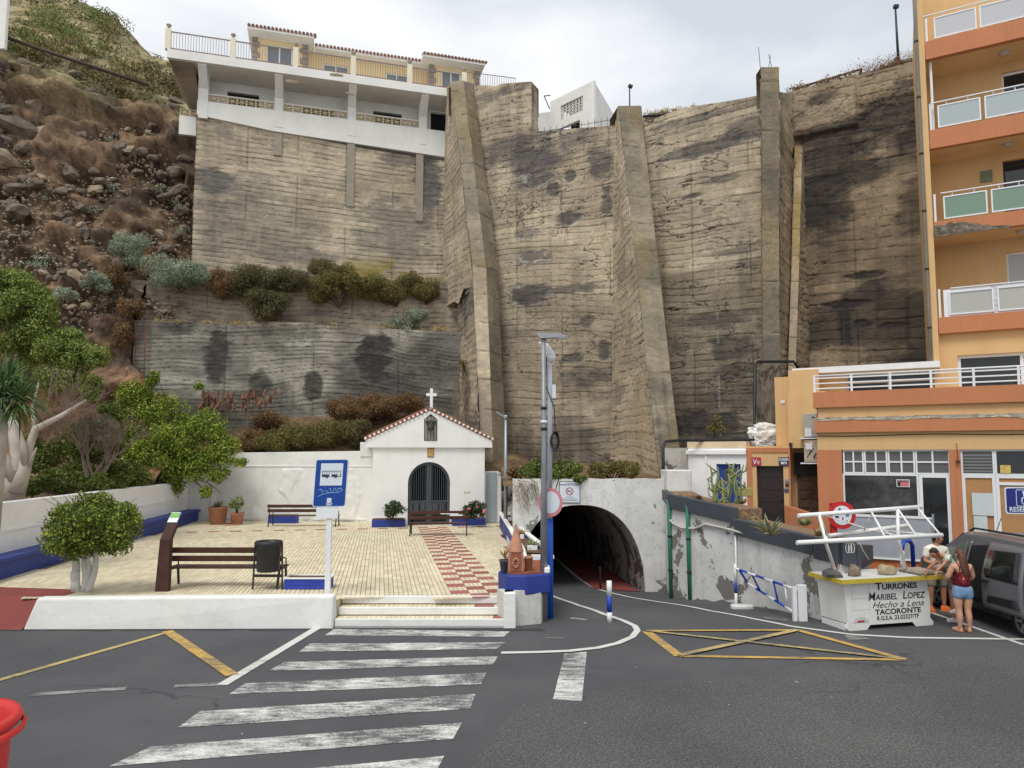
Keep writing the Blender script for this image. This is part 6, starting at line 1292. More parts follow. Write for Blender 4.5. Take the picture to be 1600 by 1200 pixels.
for (px, lb_, mt, r, h, yy) in ((789, 'dark grey pot with dry spiky plant beside the shrine', DKGREY, .12, .24, 15.15), (826, 'small terracotta pot on the right of the shrine', TERRA, .09, .30, 15.2)):
    q = P(px, 888, yy); q.z = 1.035; t = thing('flower_pot', lb_, 'pot', q); MB().lathe([(0, 0), (r * .75, 0), (r, h), (r * 1.08, h), (r * 1.08, h - .03), (r * 1.0, h - .035)], q, 16).build('pot_body', mt, t); MB().lathe([(0, h - .02), (r * .98, h - .02)], q, 12).build('pot_soil', SOIL, t)
# ---- bollard, tunnel post, tunnel notice
p = GR(952.5, 973); t = thing('bollard', 'white and blue banded bollard in the lane mouth', 'bollard', p)
for (z0, z1, mt) in ((0, .22, WHITEM), (.22, .56, pm('band_blue', lin(34, 70, 170), .45, .06, 3)), (.56, .86, WHITEM)): MB().lathe([(0, z0), (.055, z0), (.055, z1), (0, z1)], p, 14).build('band', mt, t)
p = GR(938, 921); tag(MB().lathe([(0, 0), (.03, 0), (.03, .72), (.02, .74), (0, .74)], p, 10).build('tunnel_post', IRON), 'thin dark post on the red strip inside the tunnel mouth', 'post')
c = P(890, 769, PYT - .04); ns = thing('tunnel_notice', 'white rules notice with red dog ban symbol above the tunnel arch', 'sign', c)
fn2 = lambda x, z, y=0: c + Vector((x, y, z))
plate('notice_board', .68, .70, .01, .03, DKGREY, ns, fn=fn2, th=.02); plate('notice_face', .64, .66, .01, .008, SWH, ns, fn=fn2)
DKT = pm('print_grey', lin(70, 72, 80), .6, .05, 5); place_text('notice_heading', 'Normas de uso playa', .075, fn2(.0, .24, -.0), (1, 0, 0), (0, 0, 1), DKT, ns, bold=.002)
for z, w in ((-.16, .24), (-.22, .5), (-.27, .5)): plate('print_line', w, .018, .001, .003, pm('print_light', lin(120, 124, 132), .6, .05, 5), ns, 0, z, .002, fn2)
plate('print_line', .30, .02, .001, .003, pm('print_light', (0, 0, 0)), ns, .03, .29, .002, fn2)
rg_ = MB().lathe([(.10, 0), (.125, 0), (.125, .006), (.10, .006), (.10, 0)], n=24).xf(Matrix.Translation(fn2(0, .03, .004)) @ Matrix.Rotation(PI / 2, 4, 'X')); rg_.build('ban_ring', pm('print_red', lin(176, 70, 90), .5, .05, 5), ns)
MB().bar(fn2(-.08, .10, .0), fn2(.08, -.05, .0), .02, .004, up=(0, 1, 0)).build('ban_bar', MATS['print_red'], ns); MB().extrude([fn2(x, z + .03, .003) for x, z in ((-.06, .02), (.02, .0), (.06, .05), (.07, .03), (.04, -.01), (.05, -.06), (.035, -.06), (.02, -.02), (-.04, -.01), (-.06, -.06), (-.075, -.05))], (0, -.002, 0)).build('dog_symbol', DKT, ns)
# ---- barrier
WB, BB = WHITEM, pm('band_blue', (0, 0, 0)); bar_t = thing('barrier_gate', 'blue and white swing barrier gate by the peeling wall', 'gate', GR(1253, 970))
hp_ = GR(1254, 970); lp = GR(1150.5, 951)
MB().box(hp_.x - .09, hp_.x + .09, hp_.y - .06, hp_.y + .06, -.1, .74).build('hinge_post', WB, bar_t, .01); MB().box(hp_.x - .2, hp_.x - .12, hp_.y - .04, hp_.y + .04, -.05, .70).build('hinge_tube', WB, bar_t)
tA, tB = P(1246, 922, hp_.y), P(1149, 888, lp.y); bA, bB = P(1246, 960, hp_.y), P(1168, 911, lp.y + .0)
def striped(a, b, cuts, m0, m1, r=.028):
    pr = 0; k = 0
    for c_ in cuts + [1.0]:
        MB().tube([a.lerp(b, pr), a.lerp(b, c_)], r, 8).build('gate_tube', m0 if k % 2 == 0 else m1, bar_t); pr = c_; k += 1
striped(tA, tB, [.20, .36, .50, .64, .78, .92], WB, BB); striped(bA, bB, [.22, .42, .58, .80], WB, BB)
for f in (.18, .36, .54, .72): MB().tube([tA.lerp(tB, f), bA.lerp(bB, f * 1.0)], .02, 6).build('gate_upright', BB if f in (.36, .72) else WB, bar_t)
MB().tube([tA.lerp(tB, .93), bB], .026, 8).build('gate_tube', BB, bar_t)
rp_ = thing('barrier_rest', 'white and blue banded catch post on a concrete foot by the peeling wall', 'post', lp)
MB().tube([lp + Vector((0, 0, 0)), lp + Vector((0, 0, .36))], .035, 8).build('band', WB, rp_); MB().tube([lp + Vector((0, 0, .36)), lp + Vector((0, 0, .62))], .035, 8).build('band', BB, rp_); MB().tube([lp + Vector((0, 0, .62)), lp + Vector((0, 0, 1.05))], .035, 8).build('band', WB, rp_); MB().box(lp.x - .12, lp.x + .42, lp.y - .12, lp.y + .12, lp.z - .05, lp.z + .10).build('concrete_foot', PEEL, rp_, .04)
# ---- green downpipes and cable on the peeling wall
def wallpt(px, py, off=.07):
    for i, j in ((1, 2), (2, 3), (3, 4)):
        f = Fr(wp[i], (wp[j][0] - wp[i][0], wp[j][1] - wp[i][1])); a, z = f.hit(px, py, off); L = math.hypot(wp[j][0] - wp[i][0], wp[j][1] - wp[i][1])
        if a <= L or i == 3: return f.pt(a, off, z)
GP = pm('green_pipe', lin(58, 128, 104), .5, .12, 5)
for (px, y0_, y1_, dd_, lb_) in ((1045, 785, 931, 20.55, 'left of the two green downpipes on the peeling wall'), (1074, 790, 936, 19.35, 'right of the two green downpipes on the peeling wall, rusty at its foot')):
    t = thing('downpipe', lb_, 'pipe', wallpt(px, y1_), group='green downpipes'); a, b = wallpt(px, y0_), wallpt(px, y1_); b.x = a.x + .02; b.y = a.y; b.z = float(zroad(b.x - .3, b.y)) - .02
    MB().tube([a + Vector((0, .35, .02)), a + Vector((0, .05, .02)), a + Vector((0, 0, -.08)), b], .055, 10).build('pipe_run', GP, t)
    for f in (.35, .7): MB().lathe([(.056, -.03), (.068, -.03), (.068, .03), (.056, .03)], a.lerp(b, f), 10).build('pipe_clip', IRON, t)
cb_ = [wallpt(*q_, .06) for q_ in ((1043, 808), (1052, 818), (1066, 825), (1085, 826), (1103, 819), (1130, 825), (1165, 834), (1195, 843))]
tag(MB().tube(cb_, .035, 7).build('wall_cable', pm('old_white_pipe', lin(190, 186, 178), .7, .1, 6)), 'sagging pale cable pipe running across the peeling wall', 'cable')
p = wallpt(1149, 832, .05); tag(MB().tube([p, Vector((p.x, p.y, -.4))], .025, 6).build('wall_conduit', WHITEM), 'thin white conduit standing against the peeling wall behind the barrier', 'pipe')
# ---- air conditioners
for (py0, py1, lb_, mt, bad) in ((646, 683, 'upper grey air conditioning unit on the ochre wall', pm('ac_grey', lin(168, 168, 160), .6, .1, 5), 0), (688, 722, 'lower rusted air conditioning unit with missing cover', pm('ac_old', lin(186, 176, 156), .7, .3, 6, dirt=.6, dcol=lin(110, 70, 50), dscale=4), 1)):
    b_ = be + .12; a0, a1 = T.A(1255, 665, b_), T.A(1274, 665, b_); z0, z1 = T.Z(1264, py1, b_), T.Z(1264, py0, b_); t = thing('air_conditioner', lb_, 'air conditioner', T.pt((a0 + a1) / 2, b_ - .3, z0))
    T.B(a0, a1 + .1, be - .185, b_, z0, z1).build('casing', mt, t, .015)
    if bad:
        for k in range(5): q = T.pt(a0 + .08 + k * .07, b_ + .01, z0 + .15 + .1 * (k % 3)); MB().tube([q, q + Vector((.05, -.03, .12)), q + Vector((.1, 0, .02))], .018, 6).build('bare_tubing', IRON if k % 2 else STEEL, t)
        T.B(a0 + .06, a0 + .26, b_, b_ + .03, z1 - .3, z1 - .1).build('inner_cover', WHITEM, t)
    else: T.B(a0 + .05, a0 + .25, b_, b_ + .03, z0 + .02, z0 + .28).build('valve_cover', WHITEM, t); T.B(a1 - .1, a1 - .02, b_, b_ + .01, z1 - .15, z1 - .11).build('badge', IRON, t)
    T.B(a0 - .12, a1 + .1, be - .18, b_ + .02, z0 - .06, z0 - .02).build('bracket', WHITEM, t)
# ---- things on the skyline
p = P(984, 166, 31.9); t = thing('clifftop_lamp', 'small dark floodlight on a pole above the slanting buttress', 'lamp post', p); MB().tube([p, p + Vector((0, 0, 1.0))], .03, 6).build('pole', IRON, t); MB().bar(p + Vector((-.05, 0, 1.02)), p + Vector((.14, 0, .93)), .14, .12).build('lamp_head', IRON, t)
p = P(1404, 100, 29.5); t = thing('clifftop_lamp', 'tall thin street lamp on the road above the dark wall', 'lamp post', p); zt_ = P(1402, 12, 29.5).z; MB().tube([p, Vector((p.x - .03, p.y, zt_))], [.06, .04], 8).build('pole', IRON, t); MB().bar(Vector((p.x - .1, p.y, zt_ + .05)), Vector((p.x + .1, p.y, zt_ + .05)), .14, .14).build('lamp_head', IRON, t)
gr_ = thing('guard_rail', 'rusty guard rail along the clifftop road over the dark wall', 'railing', P(1290, 140, 31.5))
ga, gb = P(1244, 138, 31.4), P(1346, 108, 30.2)
for dz in (0, -.28): MB().tube([ga + Vector((0, 0, dz)), gb + Vector((0, 0, dz))], .05, 6).build('rail', RUST, gr_)
for k in range(7): q = ga.lerp(gb, k / 6); MB().bar(q + Vector((0, .05, -1.0)), q + Vector((0, .05, .06)), .09, .09).build('rail_post', WHITEM if k in (2,) else RUST, gr_)
fl = thing('wire_fence', 'thin dark railing along the tan wall top in front of the white house', 'railing', P(900, 200, 34))
fa, fb_ = P(832, 210, 34.7), P(960, 190, 32.7)
for k in range(14): q = fa.lerp(fb_, k / 13); MB().tube([q - Vector((0, 0, .3)), q + Vector((0, 0, .28))], .012, 5).build('stake', IRON, fl)
MB().tube([fa + Vector((0, 0, .05)), fb_ + Vector((0, 0, .12))], .014, 5).build('wire', IRON, fl)
f2 = thing('terrace_fence', 'short grey railing on the broken buttress top beside the clifftop house', 'railing', P(770, 125, 36.2))
fa, fb_ = P(730, 118, 36.4), P(806, 128, 35.6)
for k in range(22): q = fa.lerp(fb_, k / 21); MB().tube([q - Vector((0, 0, .5)), q + Vector((0, 0, .2))], .012, 5).build('bar', RAILM, f2)
MB().tube([fa + Vector((0, 0, .2)), fb_ + Vector((0, 0, .2))], .02, 5).build('top_rail', RAILM, f2)
q = P(1005, 182, 31.6); q2 = P(1062, 176, 31.0); tag(MB().tube([q, q2], .06, 6).build('clifftop_pipe', IRON), 'dark pipe lying along the wall top right of the slanting buttress', 'pipe')
hp0, hp1, hp2 = P(8, 58, 34.5), P(120, 96, 36), P(232, 133, 38.5); tag(MB().tube([hp0, hp1, hp2], .09, 6).build('hillside_pipe', pm('old_rubber', lin(74, 62, 52), .8, .1, 5)), 'dark pipe running down across the dry hillside', 'pipe')
p = P(-20, 78, 34); tag(MB().box(p.x - 3, P(11, 50, 34).x, 33.9, 34.1, p.z, p.z + 4.5).build('hillside_hut', PALE, None, .03), 'corner of a white hut at the top left edge of the hillside', 'building')
# ---- grey board fence in front of the shop window
bf = thing('board_screen', 'grey corrugated panel screen in front of the shop window', 'screen', T.pt(1, 2.7, 0))
Bq = 2.75; a0, a1 = T.A(1300, 838, Bq), T.A(1457, 838, Bq); zq0, zq1 = T.Z(1340, 868, Bq), T.Z(1380, 806, Bq)
GB = pm('grey_panel', lin(158, 162, 170), .5, .06, 2)
for k in range(8): w_ = (a1 - a0) / 8; T.B(a0 + k * w_ + .0015, a0 + (k + 1) * w_ - .0015, Bq - .03, Bq - .006 * (k % 2), zq0, zq1 - .05).build('panel', GB, bf)
T.B(a0 - .02, a1 + .06, Bq - .04, Bq + .02, zq1 - .045, zq1).build('top_rail', WHITEM, bf); T.B(a0 - .02, a1 + .06, Bq - .04, Bq + .02, zq0 - .06, zq0 - .005).build('bottom_rail', WHITEM, bf); T.B(a1 + .005, a1 + .06, Bq - .04, Bq + .02, -.0, zq1 + .1).build('end_post', STEEL, bf); T.B(a0, a1, Bq - .3, Bq - .05, -.1, zq0 - .07).build('screen_base', pm('rough_orange', lin(176, 104, 58), .9, .15, 3, .5, 15), bf)
# ---- blue hoop stand, wheelie bin
p = P(1411, 905, 16.6); p.z = 0; t = thing('hoop_barrier', 'blue and white tubular hoop behind the stall', 'barrier', p)
hz_ = P(1411, 852, 16.6).z
MB().tube([p, p + Vector((0, 0, .75))], .05, 8).build('tube_section', BB, t); MB().tube([p + Vector((0, 0, .75)), p + Vector((0, 0, hz_ - .12))], .05, 8).build('tube_section', WB, t)
MB().tube([p + Vector((0, 0, hz_ - .12)), p + Vector((.02, 0, hz_)), p + Vector((.12, .1, hz_ + .09)), p + Vector((.3, .2, hz_ + .08)), p + Vector((.42, .3, hz_ - .03)), p + Vector((.42, .3, 0))], .05, 8).build('tube_section', BB, t)
p = Vector((P(1341, 900, 15.3).x, 15.3, 0)); t = thing('wheelie_bin', 'black plastic bin with liner bag behind the stall', 'bin', p)
MB().lathe([(0, .02), (.20, .02), (.235, .80), (.26, .80), (.26, .90), (.22, .90), (.21, .80), (0, .78)], p, 18).build('bin_body', BLACK, t); MB().lathe([(.262, .78), (.285, .80), (.28, .92), (.22, .95), (.20, .88)], p, 18).build('bin_liner', pm('bag_black', lin(24, 24, 26), .25, .2, 20, .8, 25), t)
# ---- red round sign behind the stall
p = Vector((P(1303, 940, 15.0).x, 15.0, 0)); c = P(1315, 805, 14.93); t = thing('traffic_sign', 'red-rimmed round sign covered in stickers on a red post behind the stall', 'sign', p)
p.x = c.x - .14; MB().box(p.x - .06, p.x + .06, p.y - .03, p.y + .05, -.05, c.z + .25).build('post', RED, t); disc(c, .29, .0, .02).build('sign_disc', RED, t); disc(c, .20, -.021, .005).build('white_centre', SWH, t)
for k, (x, z, w_, h_, cl) in enumerate(((-.05, .13, .04, .04, (30, 30, 40)), (.11, .0, .07, .05, (90, 100, 150)), (-.13, -.03, .04, .04, (40, 40, 50)), (-.09, -.035, .04, .04, (60, 40, 50)), (.01, -.08, .03, .07, (150, 60, 70)), (-.10, -.07, .06, .05, (170, 190, 220)), (.09, -.12, .04, .03, (120, 120, 130)), (.02, .07, .05, .03, (150, 160, 180)))): MB().box(c.x + x - w_ / 2, c.x + x + w_ / 2, c.y - .029, c.y - .0265, c.z + z - h_ / 2, c.z + z + h_ / 2).build('sticker', pm('sticker_%d' % k, lin(*cl), .5, .1, 9), t)
# ---- disabled parking sign
c = P(1601, 786, 17.0); t = thing('parking_sign', 'blue disabled parking sign reading RESERVADO on a striped post by the shop', 'sign', Vector((c.x, 17, 0)))
fn3 = lambda x, z, y=0: c + Vector((x, y, z)); NAVY = pm('sign_navy_blue', lin(34, 44, 120), .45, .05, 4)
c = P(1604, 782, 17.0); plate('sign_plate', 1.02, .64, .06, .02, SWH, t, fn=fn3, th=.015); plate('navy_field', .96, .58, .05, .004, NAVY, t, fn=fn3); 
sq = rrect(.46, .40, .04); si = rrect(.43, .37, .03); f0 = [fn3(x - .02, z + .06, -.003) for x, z in sq] + [fn3(x - .02, z + .06, -.003) for x, z in si]; k_ = len(sq); MB().add(f0, [(i, k_ + i, k_ + (i + 1) % k_, (i + 1) % k_) for i in range(k_)]).build('symbol_frame', SWH, t)
disc(fn3(-.06, .19, -.001), .035, 0, .003, 14).build('symbol_head', SWH, t); MB().tube([fn3(-.06, .15, -.003), fn3(-.05, .05, -.003), fn3(.05, .05, -.003), fn3(.09, -.05, -.003)], .018, 6).build('symbol_body', SWH, t); MB().tube([fn3(-.02 + .10 * math.cos(a), -.01 + .10 * math.sin(a), -.003) for a in np.linspace(2.2, 6.0, 14)], .014, 6).build('symbol_wheel', SWH, t)
place_text('sign_text', 'RESERVADO', .155, fn3(.0, -.215, -.003), (1, 0, 0), (0, 0, 1), SWH, t, bold=.003); MB().tube([Vector((c.x + .0, 17.04, 0)), Vector((c.x, 17.04, c.z + .3))], .04, 8).build('post', pm('sticker_post', lin(196, 160, 90), .7, .4, 10), t)
# ---- stall
sb = thing('nougat_stall', 'white nougat stall counter with yellow-edged top and black lettering', 'stall', G(1390, 982))
s0, s1 = G(1327, 986), G(1459, 976.5); St = Fr((s0.x, s0.y), s1 - s0); SL = (s1 - s0).length
CW = pm('stall_white', lin(222, 222, 218), .6, .05, 2, dirt=.12, dcol=lin(160, 156, 148)); zt_ = .98
def shp(a, z): return (a, z)
pr_ = [(-.02, .0), (.10, .0)]; fpoly = [(0, 0), (.42, .0), (.50, .09), (SL - .52, .09), (SL - .44, .0), (SL - .02, 0), (SL, .06), (SL - .08, .16), (SL - .06, .5), (SL - .14, zt_), (-.10, zt_), (-.02, .16), (-.08, .06)]
St.poly(fpoly, -.03, 0).build('front_panel', CW, sb)
MB().hexa([St.pt(-.02, -.031, .14), St.pt(-.02, -.0311, .14), St.pt(-.02, -.75, .14), St.pt(-.06, -.75, .14), St.pt(-.10, -.031, zt_), St.pt(-.06, -.0311, zt_), St.pt(-.06, -.75, zt_), St.pt(-.14, -.75, zt_)]).build('side_panel', CW, sb)
St.B(SL - .16, SL - .10, -.75, -.031, .1, zt_ - .01).build('side_panel', CW, sb); St.B(-.05, SL - .16, -.78, -.75, .1, zt_ - .01).build('rear_panel', CW, sb); St.B(-.05, .02, -.75, -.031, .0, .12).build('side_foot', CW, sb)
St.B(-.24, SL + .12, -.85, .14, zt_, zt_ + .05).build('counter_top', CW, sb); YE = pm('yellow_edge', lin(196, 172, 60), .6, .1, 4, dirt=.3, dcol=lin(140, 120, 50))
St.B(-.26, SL + .14, .141, .165, zt_ - .03, zt_ + .055).build('yellow_edge', YE, sb); St.B(-.265, -.241, -.85, .14, zt_ - .03, zt_ + .055).build('yellow_edge', YE, sb); St.B(SL + .121, SL + .145, -.85, .14, zt_ - .03, zt_ + .055).build('yellow_edge', YE, sb)
INK = pm('black_lettering', lin(30, 30, 32), .6, .1, 6); ud = (St.u.x, St.u.y, 0)
for (s_, sz, a, z, kw) in (('Turrones', .205, 1.16, .835, dict(small=.75, bold=.0055, sx=1.25)), ('Maribel  Lopez', .225, 1.15, .635, dict(small=.75, bold=.003, shear=.12, sx=1.02)), ('Hecho a Lena', .18, 1.18, .465, dict(shear=.35, sx=1.25)), ('TACORONTE', .145, 1.18, .325, dict(bold=.0045, sx=1.25)), ('R.G.S.A. 23.02327/TF', .118, 1.17, .205, dict(bold=.0025, sx=1.0))):
    place_text('lettering', s_, sz, St.pt(a, .004, z), ud, (0, 0, 1), INK, sb, **kw)
lg = St.poly([(.18 + .13 * math.cos(a) * 1.5 + .1, .13 + .13 * math.sin(a)) for a in np.linspace(.1, PI - .1, 10)], .002, .004).build('faded_logo', pm('faded_print', lin(196, 194, 190), .7, .1, 10), sb); St.B(.2, .36, .0045, .006, .15, .19).build('red_logo', pm('logo_red', lin(170, 50, 60), .6, .1, 9), sb)
for (a0_, z0_, a1_, z1_) in ((.06, .25, .1, .85), (.1, .85, .2, .93), (.2, .93, .42, .93), (.42, .93, .5, .85), (.5, .85, .5, .3), (.1, .62, .48, .62), (.1, .4, .5, .4), (.15, .4, .15, .62)): MB().bar(St.pt(a0_, .003, z0_), St.pt(a1_, .003, z1_), .012, .002, up=(0, 1, 0)).build('faded_sketch', MATS['faded_print'], sb)
# stall frame of white tubes
fr_ = thing('stall_frame', 'collapsed white tube awning frame leaning over the stall', 'frame', St.pt(SL / 2, -.6, 1))
TW = pm('white_tube', lin(228, 228, 226), .5, .05, 4)
top = [P(1247, 806, 14.35), P(1440, 792, 14.9)]; fro = [P(1245, 848, 13.75), P(1472, 836, 14.3)]; bac = [P(1290, 838, 14.9), P(1419, 821, 15.4)]
for a, b in (top, fro, bac): MB().tube([a, b], .045, 8).build('long_tube', TW, fr_)
tp = lambda L_, f: L_[0].lerp(L_[1], f)
for f in (.17, .58, .80, .96): MB().tube([tp(top, f), tp(fro, f + (.02 if f < .9 else .03))], .020, 6).build('rafter', TW, fr_)
for f in (.17, .60): MB().tube([tp(top, f), tp(bac, max(0, f - .15))], .018, 6).build('rafter', TW, fr_)
MB().tube([tp(bac, .0), tp(fro, .2)], .04, 8).build('long_tube', TW, fr_); MB().tube([tp(fro, .96), tp(bac, .6)], .018, 6).build('rafter', TW, fr_); MB().tube([tp(top, .18), tp(bac, .55), tp(fro, .75)], .012, 5).build('cord', TW, fr_); MB().tube([tp(top, .58), tp(top, .6).lerp(tp(fro, .6), .6), tp(fro, .66)], .010, 5).build('cord', TW, fr_)
l0 = St.pt(.18, -.55, zt_ + .05); r0 = St.pt(SL - .30, -.35, zt_ + .05); MB().tube([l0, tp(fro, .19), tp(top, .165)], .035, 8).build('upright', TW, fr_); MB().tube([r0, tp(fro, .725) + Vector((0, .2, 0)), tp(top, .80)], .035, 8).build('upright', TW, fr_)
a_ = tp(fro, .42); MB().tube([a_ + Vector((0, 0, -.05)), a_ + Vector((.1, .1, -.2)), a_ + Vector((.28, .2, -.42))], .010, 5).build('cord', TW, fr_)
for k in range(3): MB().tube([a_ + Vector((.06 * math.cos(t_) * .6 + .05 * k - .25, -.03, -.16 + .10 * math.sin(t_))) for t_ in np.linspace(0, 2 * PI, 10)], .007, 4, False).build('rope_loop', TW, fr_)
# stones and board on the counter
for (px, lb_, sx, sy, sz, mt, k) in ((1300, 'flat grey stone at the left end of the stall counter', .19, .14, .10, pm('grey_stone', lin(104, 102, 100), .95, .2, 5, .8, 12), 1), (1336, 'speckled lumpy stone near the middle of the stall counter', .14, .12, .13, pm('speckled_stone', lin(128, 114, 98), .95, .4, 9, .8, 12), 6), (1386, 'large tan stone on the stall counter', .19, .14, .12, pm('tan_stone', lin(166, 150, 122), .95, .25, 5, .8, 12), 3)):
    me = rock_mesh('stone_weight', k, 2, .25); a = St.A(px, 910, -.2); c = St.pt(a, -.2, zt_ + .05 + sz * .72)
    for v in me.vertices: v.co = c + Vector((v.co.x * sx, v.co.y * sy, max(-sz * .72, v.co.z * sz)))
    tag(mesh_obj('stone_weight', me, mt), lb_, 'stone', 'stones weighing down the stall counter')
bd_ = thing('wooden_board', 'stacked weathered timber board at the right end of the stall counter', 'board', St.pt(SL - .1, -.2, zt_ + .05)); WB2 = pm('weathered_timber', lin(168, 156, 138), .9, .15, 6, .4, 30)
for k in range(5): St.B(SL - .42 + .02 * (k % 2), SL + .16, -.5 + k * .13, -.385 + k * .13, zt_ + .085, zt_ + .115).build('plank', WB2, bd_)
for a in (SL - .36, SL + .05): St.B(a, a + .08, -.48, .12, zt_ + .05, zt_ + .084).build('batten', WB2, bd_)
# ---- terrace under the viewpoint with red bin
tg = MB().box(-5, 3.2, -4, 2.75, -.2, 1.95).build('viewing_terrace', PEEL); tag(tg, kind='structure')
p = P(-97, 1130, 2.28); rz_ = p.z; p.z = 1.95; H_ = rz_ - 1.95; t = thing('red_bin', 'open round red plastic bin at the lower left corner of the view', 'bin', p); REDB = pm('red_plastic', lin(196, 48, 46), .45, .1, 4, dirt=.15, dcol=lin(214, 110, 104), dscale=3)
MB().lathe([(0, 0), (.16, 0), (.195, H_ - .03), (.215, H_ - .025), (.222, H_ - .008), (.212, H_ + .008), (.195, H_ + .006), (.183, H_ - .01), (.155, .02), (0, .02)], p, 40).build('bin_body', REDB, t); MB().lathe([(.2225, H_ - .05), (.232, H_ - .045), (.232, H_ - .03), (.2225, H_ - .026)], p, 40).build('bin_lip', REDB, t)
# ---- seagull on the bush
p = P(480, 690, 33.0); g = thing('seagull', 'white seagull perched on the bushes above the back wall', 'bird', p)
me = rock_mesh('body', 1, 2, 0.0)
for v in me.vertices: k = v.co.x; v.co = p + Vector((k * .26, v.co.y * .09 * (1 - .3 * abs(k)), v.co.z * .10 * (1 - .35 * max(0, -k)) + .12 + k * .08 + (.10 * max(0, k - .5))))
mesh_obj('body', me, WHITE, g); MB().lathe([(0, .0), (.055, .03), (.06, .07), (.03, .12), (0, .13)], p + Vector((.22, 0, .16)), 10).build('head', WHITE, g); MB().tube([p + Vector((.26, 0, .23)), p + Vector((.36, 0, .21))], [.02, .006], 6).build('beak', pm('beak_yellow', lin(206, 170, 60), .5, .1, 5), g); MB().hexa([p + Vector(v) for v in ((-.3, -.10, .06), (.1, -.11, .12), (.1, -.09, .12), (-.3, -.085, .06), (-.3, -.10, .10), (.1, -.10, .21), (.1, -.085, .21), (-.3, -.085, .10))]).build('wing', pm('wing_grey', lin(150, 156, 164), .8, .1, 6), g)
for sx in (-.02, .05): MB().tube([p + Vector((sx, 0, -.1)), p + Vector((sx, 0, .08))], .008, 5).build('leg', MATS['beak_yellow'], g)
# ================================================================== VEGETATION
LM = {
 'bright': leafmat('leaf_bright', [lin(60, 80, 30), lin(92, 114, 42), lin(126, 140, 54), lin(160, 166, 70)]),
 'canopy': leafmat('leaf_canopy', [lin(62, 76, 34), lin(92, 108, 48), lin(118, 130, 62), lin(140, 148, 80)]),
 'topiary': leafmat('leaf_topiary', [lin(48, 62, 26), lin(80, 96, 38), lin(112, 126, 48), lin(156, 164, 66)]),
 'hedge': leafmat('leaf_hedge', [lin(58, 70, 32), lin(88, 100, 44), lin(122, 132, 62)]),
 'silver': leafmat('leaf_silver', [lin(104, 116, 98), lin(134, 146, 124), lin(160, 170, 146), lin(112, 108, 86)]),
 'olive': leafmat('leaf_olive', [lin(76, 74, 44), lin(104, 100, 58), lin(96, 84, 52), lin(134, 122, 74)]),
 'dkolive': leafmat('leaf_dark_olive', [lin(48, 52, 32), lin(74, 76, 44), lin(116, 112, 76), lin(88, 70, 48)]),
 'russet': leafmat('leaf_russet', [lin(104, 78, 54), lin(126, 92, 66), lin(92, 84, 50), lin(140, 112, 80)]),
 'mixed': leafmat('leaf_mixed', [lin(70, 82, 40), lin(98, 100, 54), lin(112, 92, 58), lin(130, 122, 70)]),
 'straw': leafmat('leaf_straw', [lin(150, 130, 88), lin(176, 156, 108), lin(130, 108, 74)]),
 'rose': leafmat('leaf_rose', [lin(36, 52, 34), lin(58, 76, 50), lin(84, 100, 70)]),
 'cactus': leafmat('leaf_cactus', [lin(96, 112, 70), lin(126, 136, 92), lin(150, 150, 110)]),
 'agave': leafmat('leaf_agave', [lin(96, 108, 84), lin(128, 134, 106), lin(150, 136, 96)]),
 'dragon': leafmat('leaf_dragon', [lin(52, 76, 48), lin(74, 100, 62), lin(100, 124, 76), lin(126, 134, 84)]),
 'grey': leafmat('leaf_grey_twig', [lin(120, 110, 100), lin(142, 132, 120), lin(104, 96, 84)]),
}
BARK = pm('pale_bark', lin(176, 166, 154), .9, .18, 3, .6, 12, dirt=.3, dcol=lin(116, 104, 92)); TWIG = pm('grey_twig', lin(126, 112, 98), .9, .2, 5); DBARK = pm('dark_bark', lin(84, 70, 56), .95, .2, 4, .6, 14); WBARK = pm('whitewashed_bark', lin(206, 204, 200), .85, .06, 3, .7, 10, dirt=.25, dcol=lin(140, 132, 122))
def limb(a, b, r0, r1, k=5, wob=.12, seed=0):
    a, b = Vector(a), Vector(b); L = (b - a).length; pts = []; rr = []
    for i in range(k + 1):
        f = i / k; o = mnoise.noise_vector(Vector((seed * 1.7, f * 2.2, seed * .3))) * wob * L * math.sin(f * PI * .9) if 0 < i else Vector((0, 0, 0)); pts.append(a.lerp(b, f) + o); rr.append(r0 + (r1 - r0) * f)
    return pts, rr
def branch_tree(m, a, d, L, r, depth, spread=.6, seed=0, up=.15, rng=random):
    b = a + d * L; pts, rr = limb(a, b, r, r * .62, 4, .10, seed); m.tube(pts, rr, 6 if r > .02 else 4, False)
    if depth == 0: return
    for k in range(rng.choice((2, 3))):
        nd = (d + Vector((rng.uniform(-1, 1), rng.uniform(-1, 1), rng.uniform(-.6, .9))) * spread + Vector((0, 0, up))).normalized(); branch_tree(m, pts[-1], nd, L * rng.uniform(.6, .85), r * .6, depth - 1, spread, seed * 3 + k + 1, up, rng)
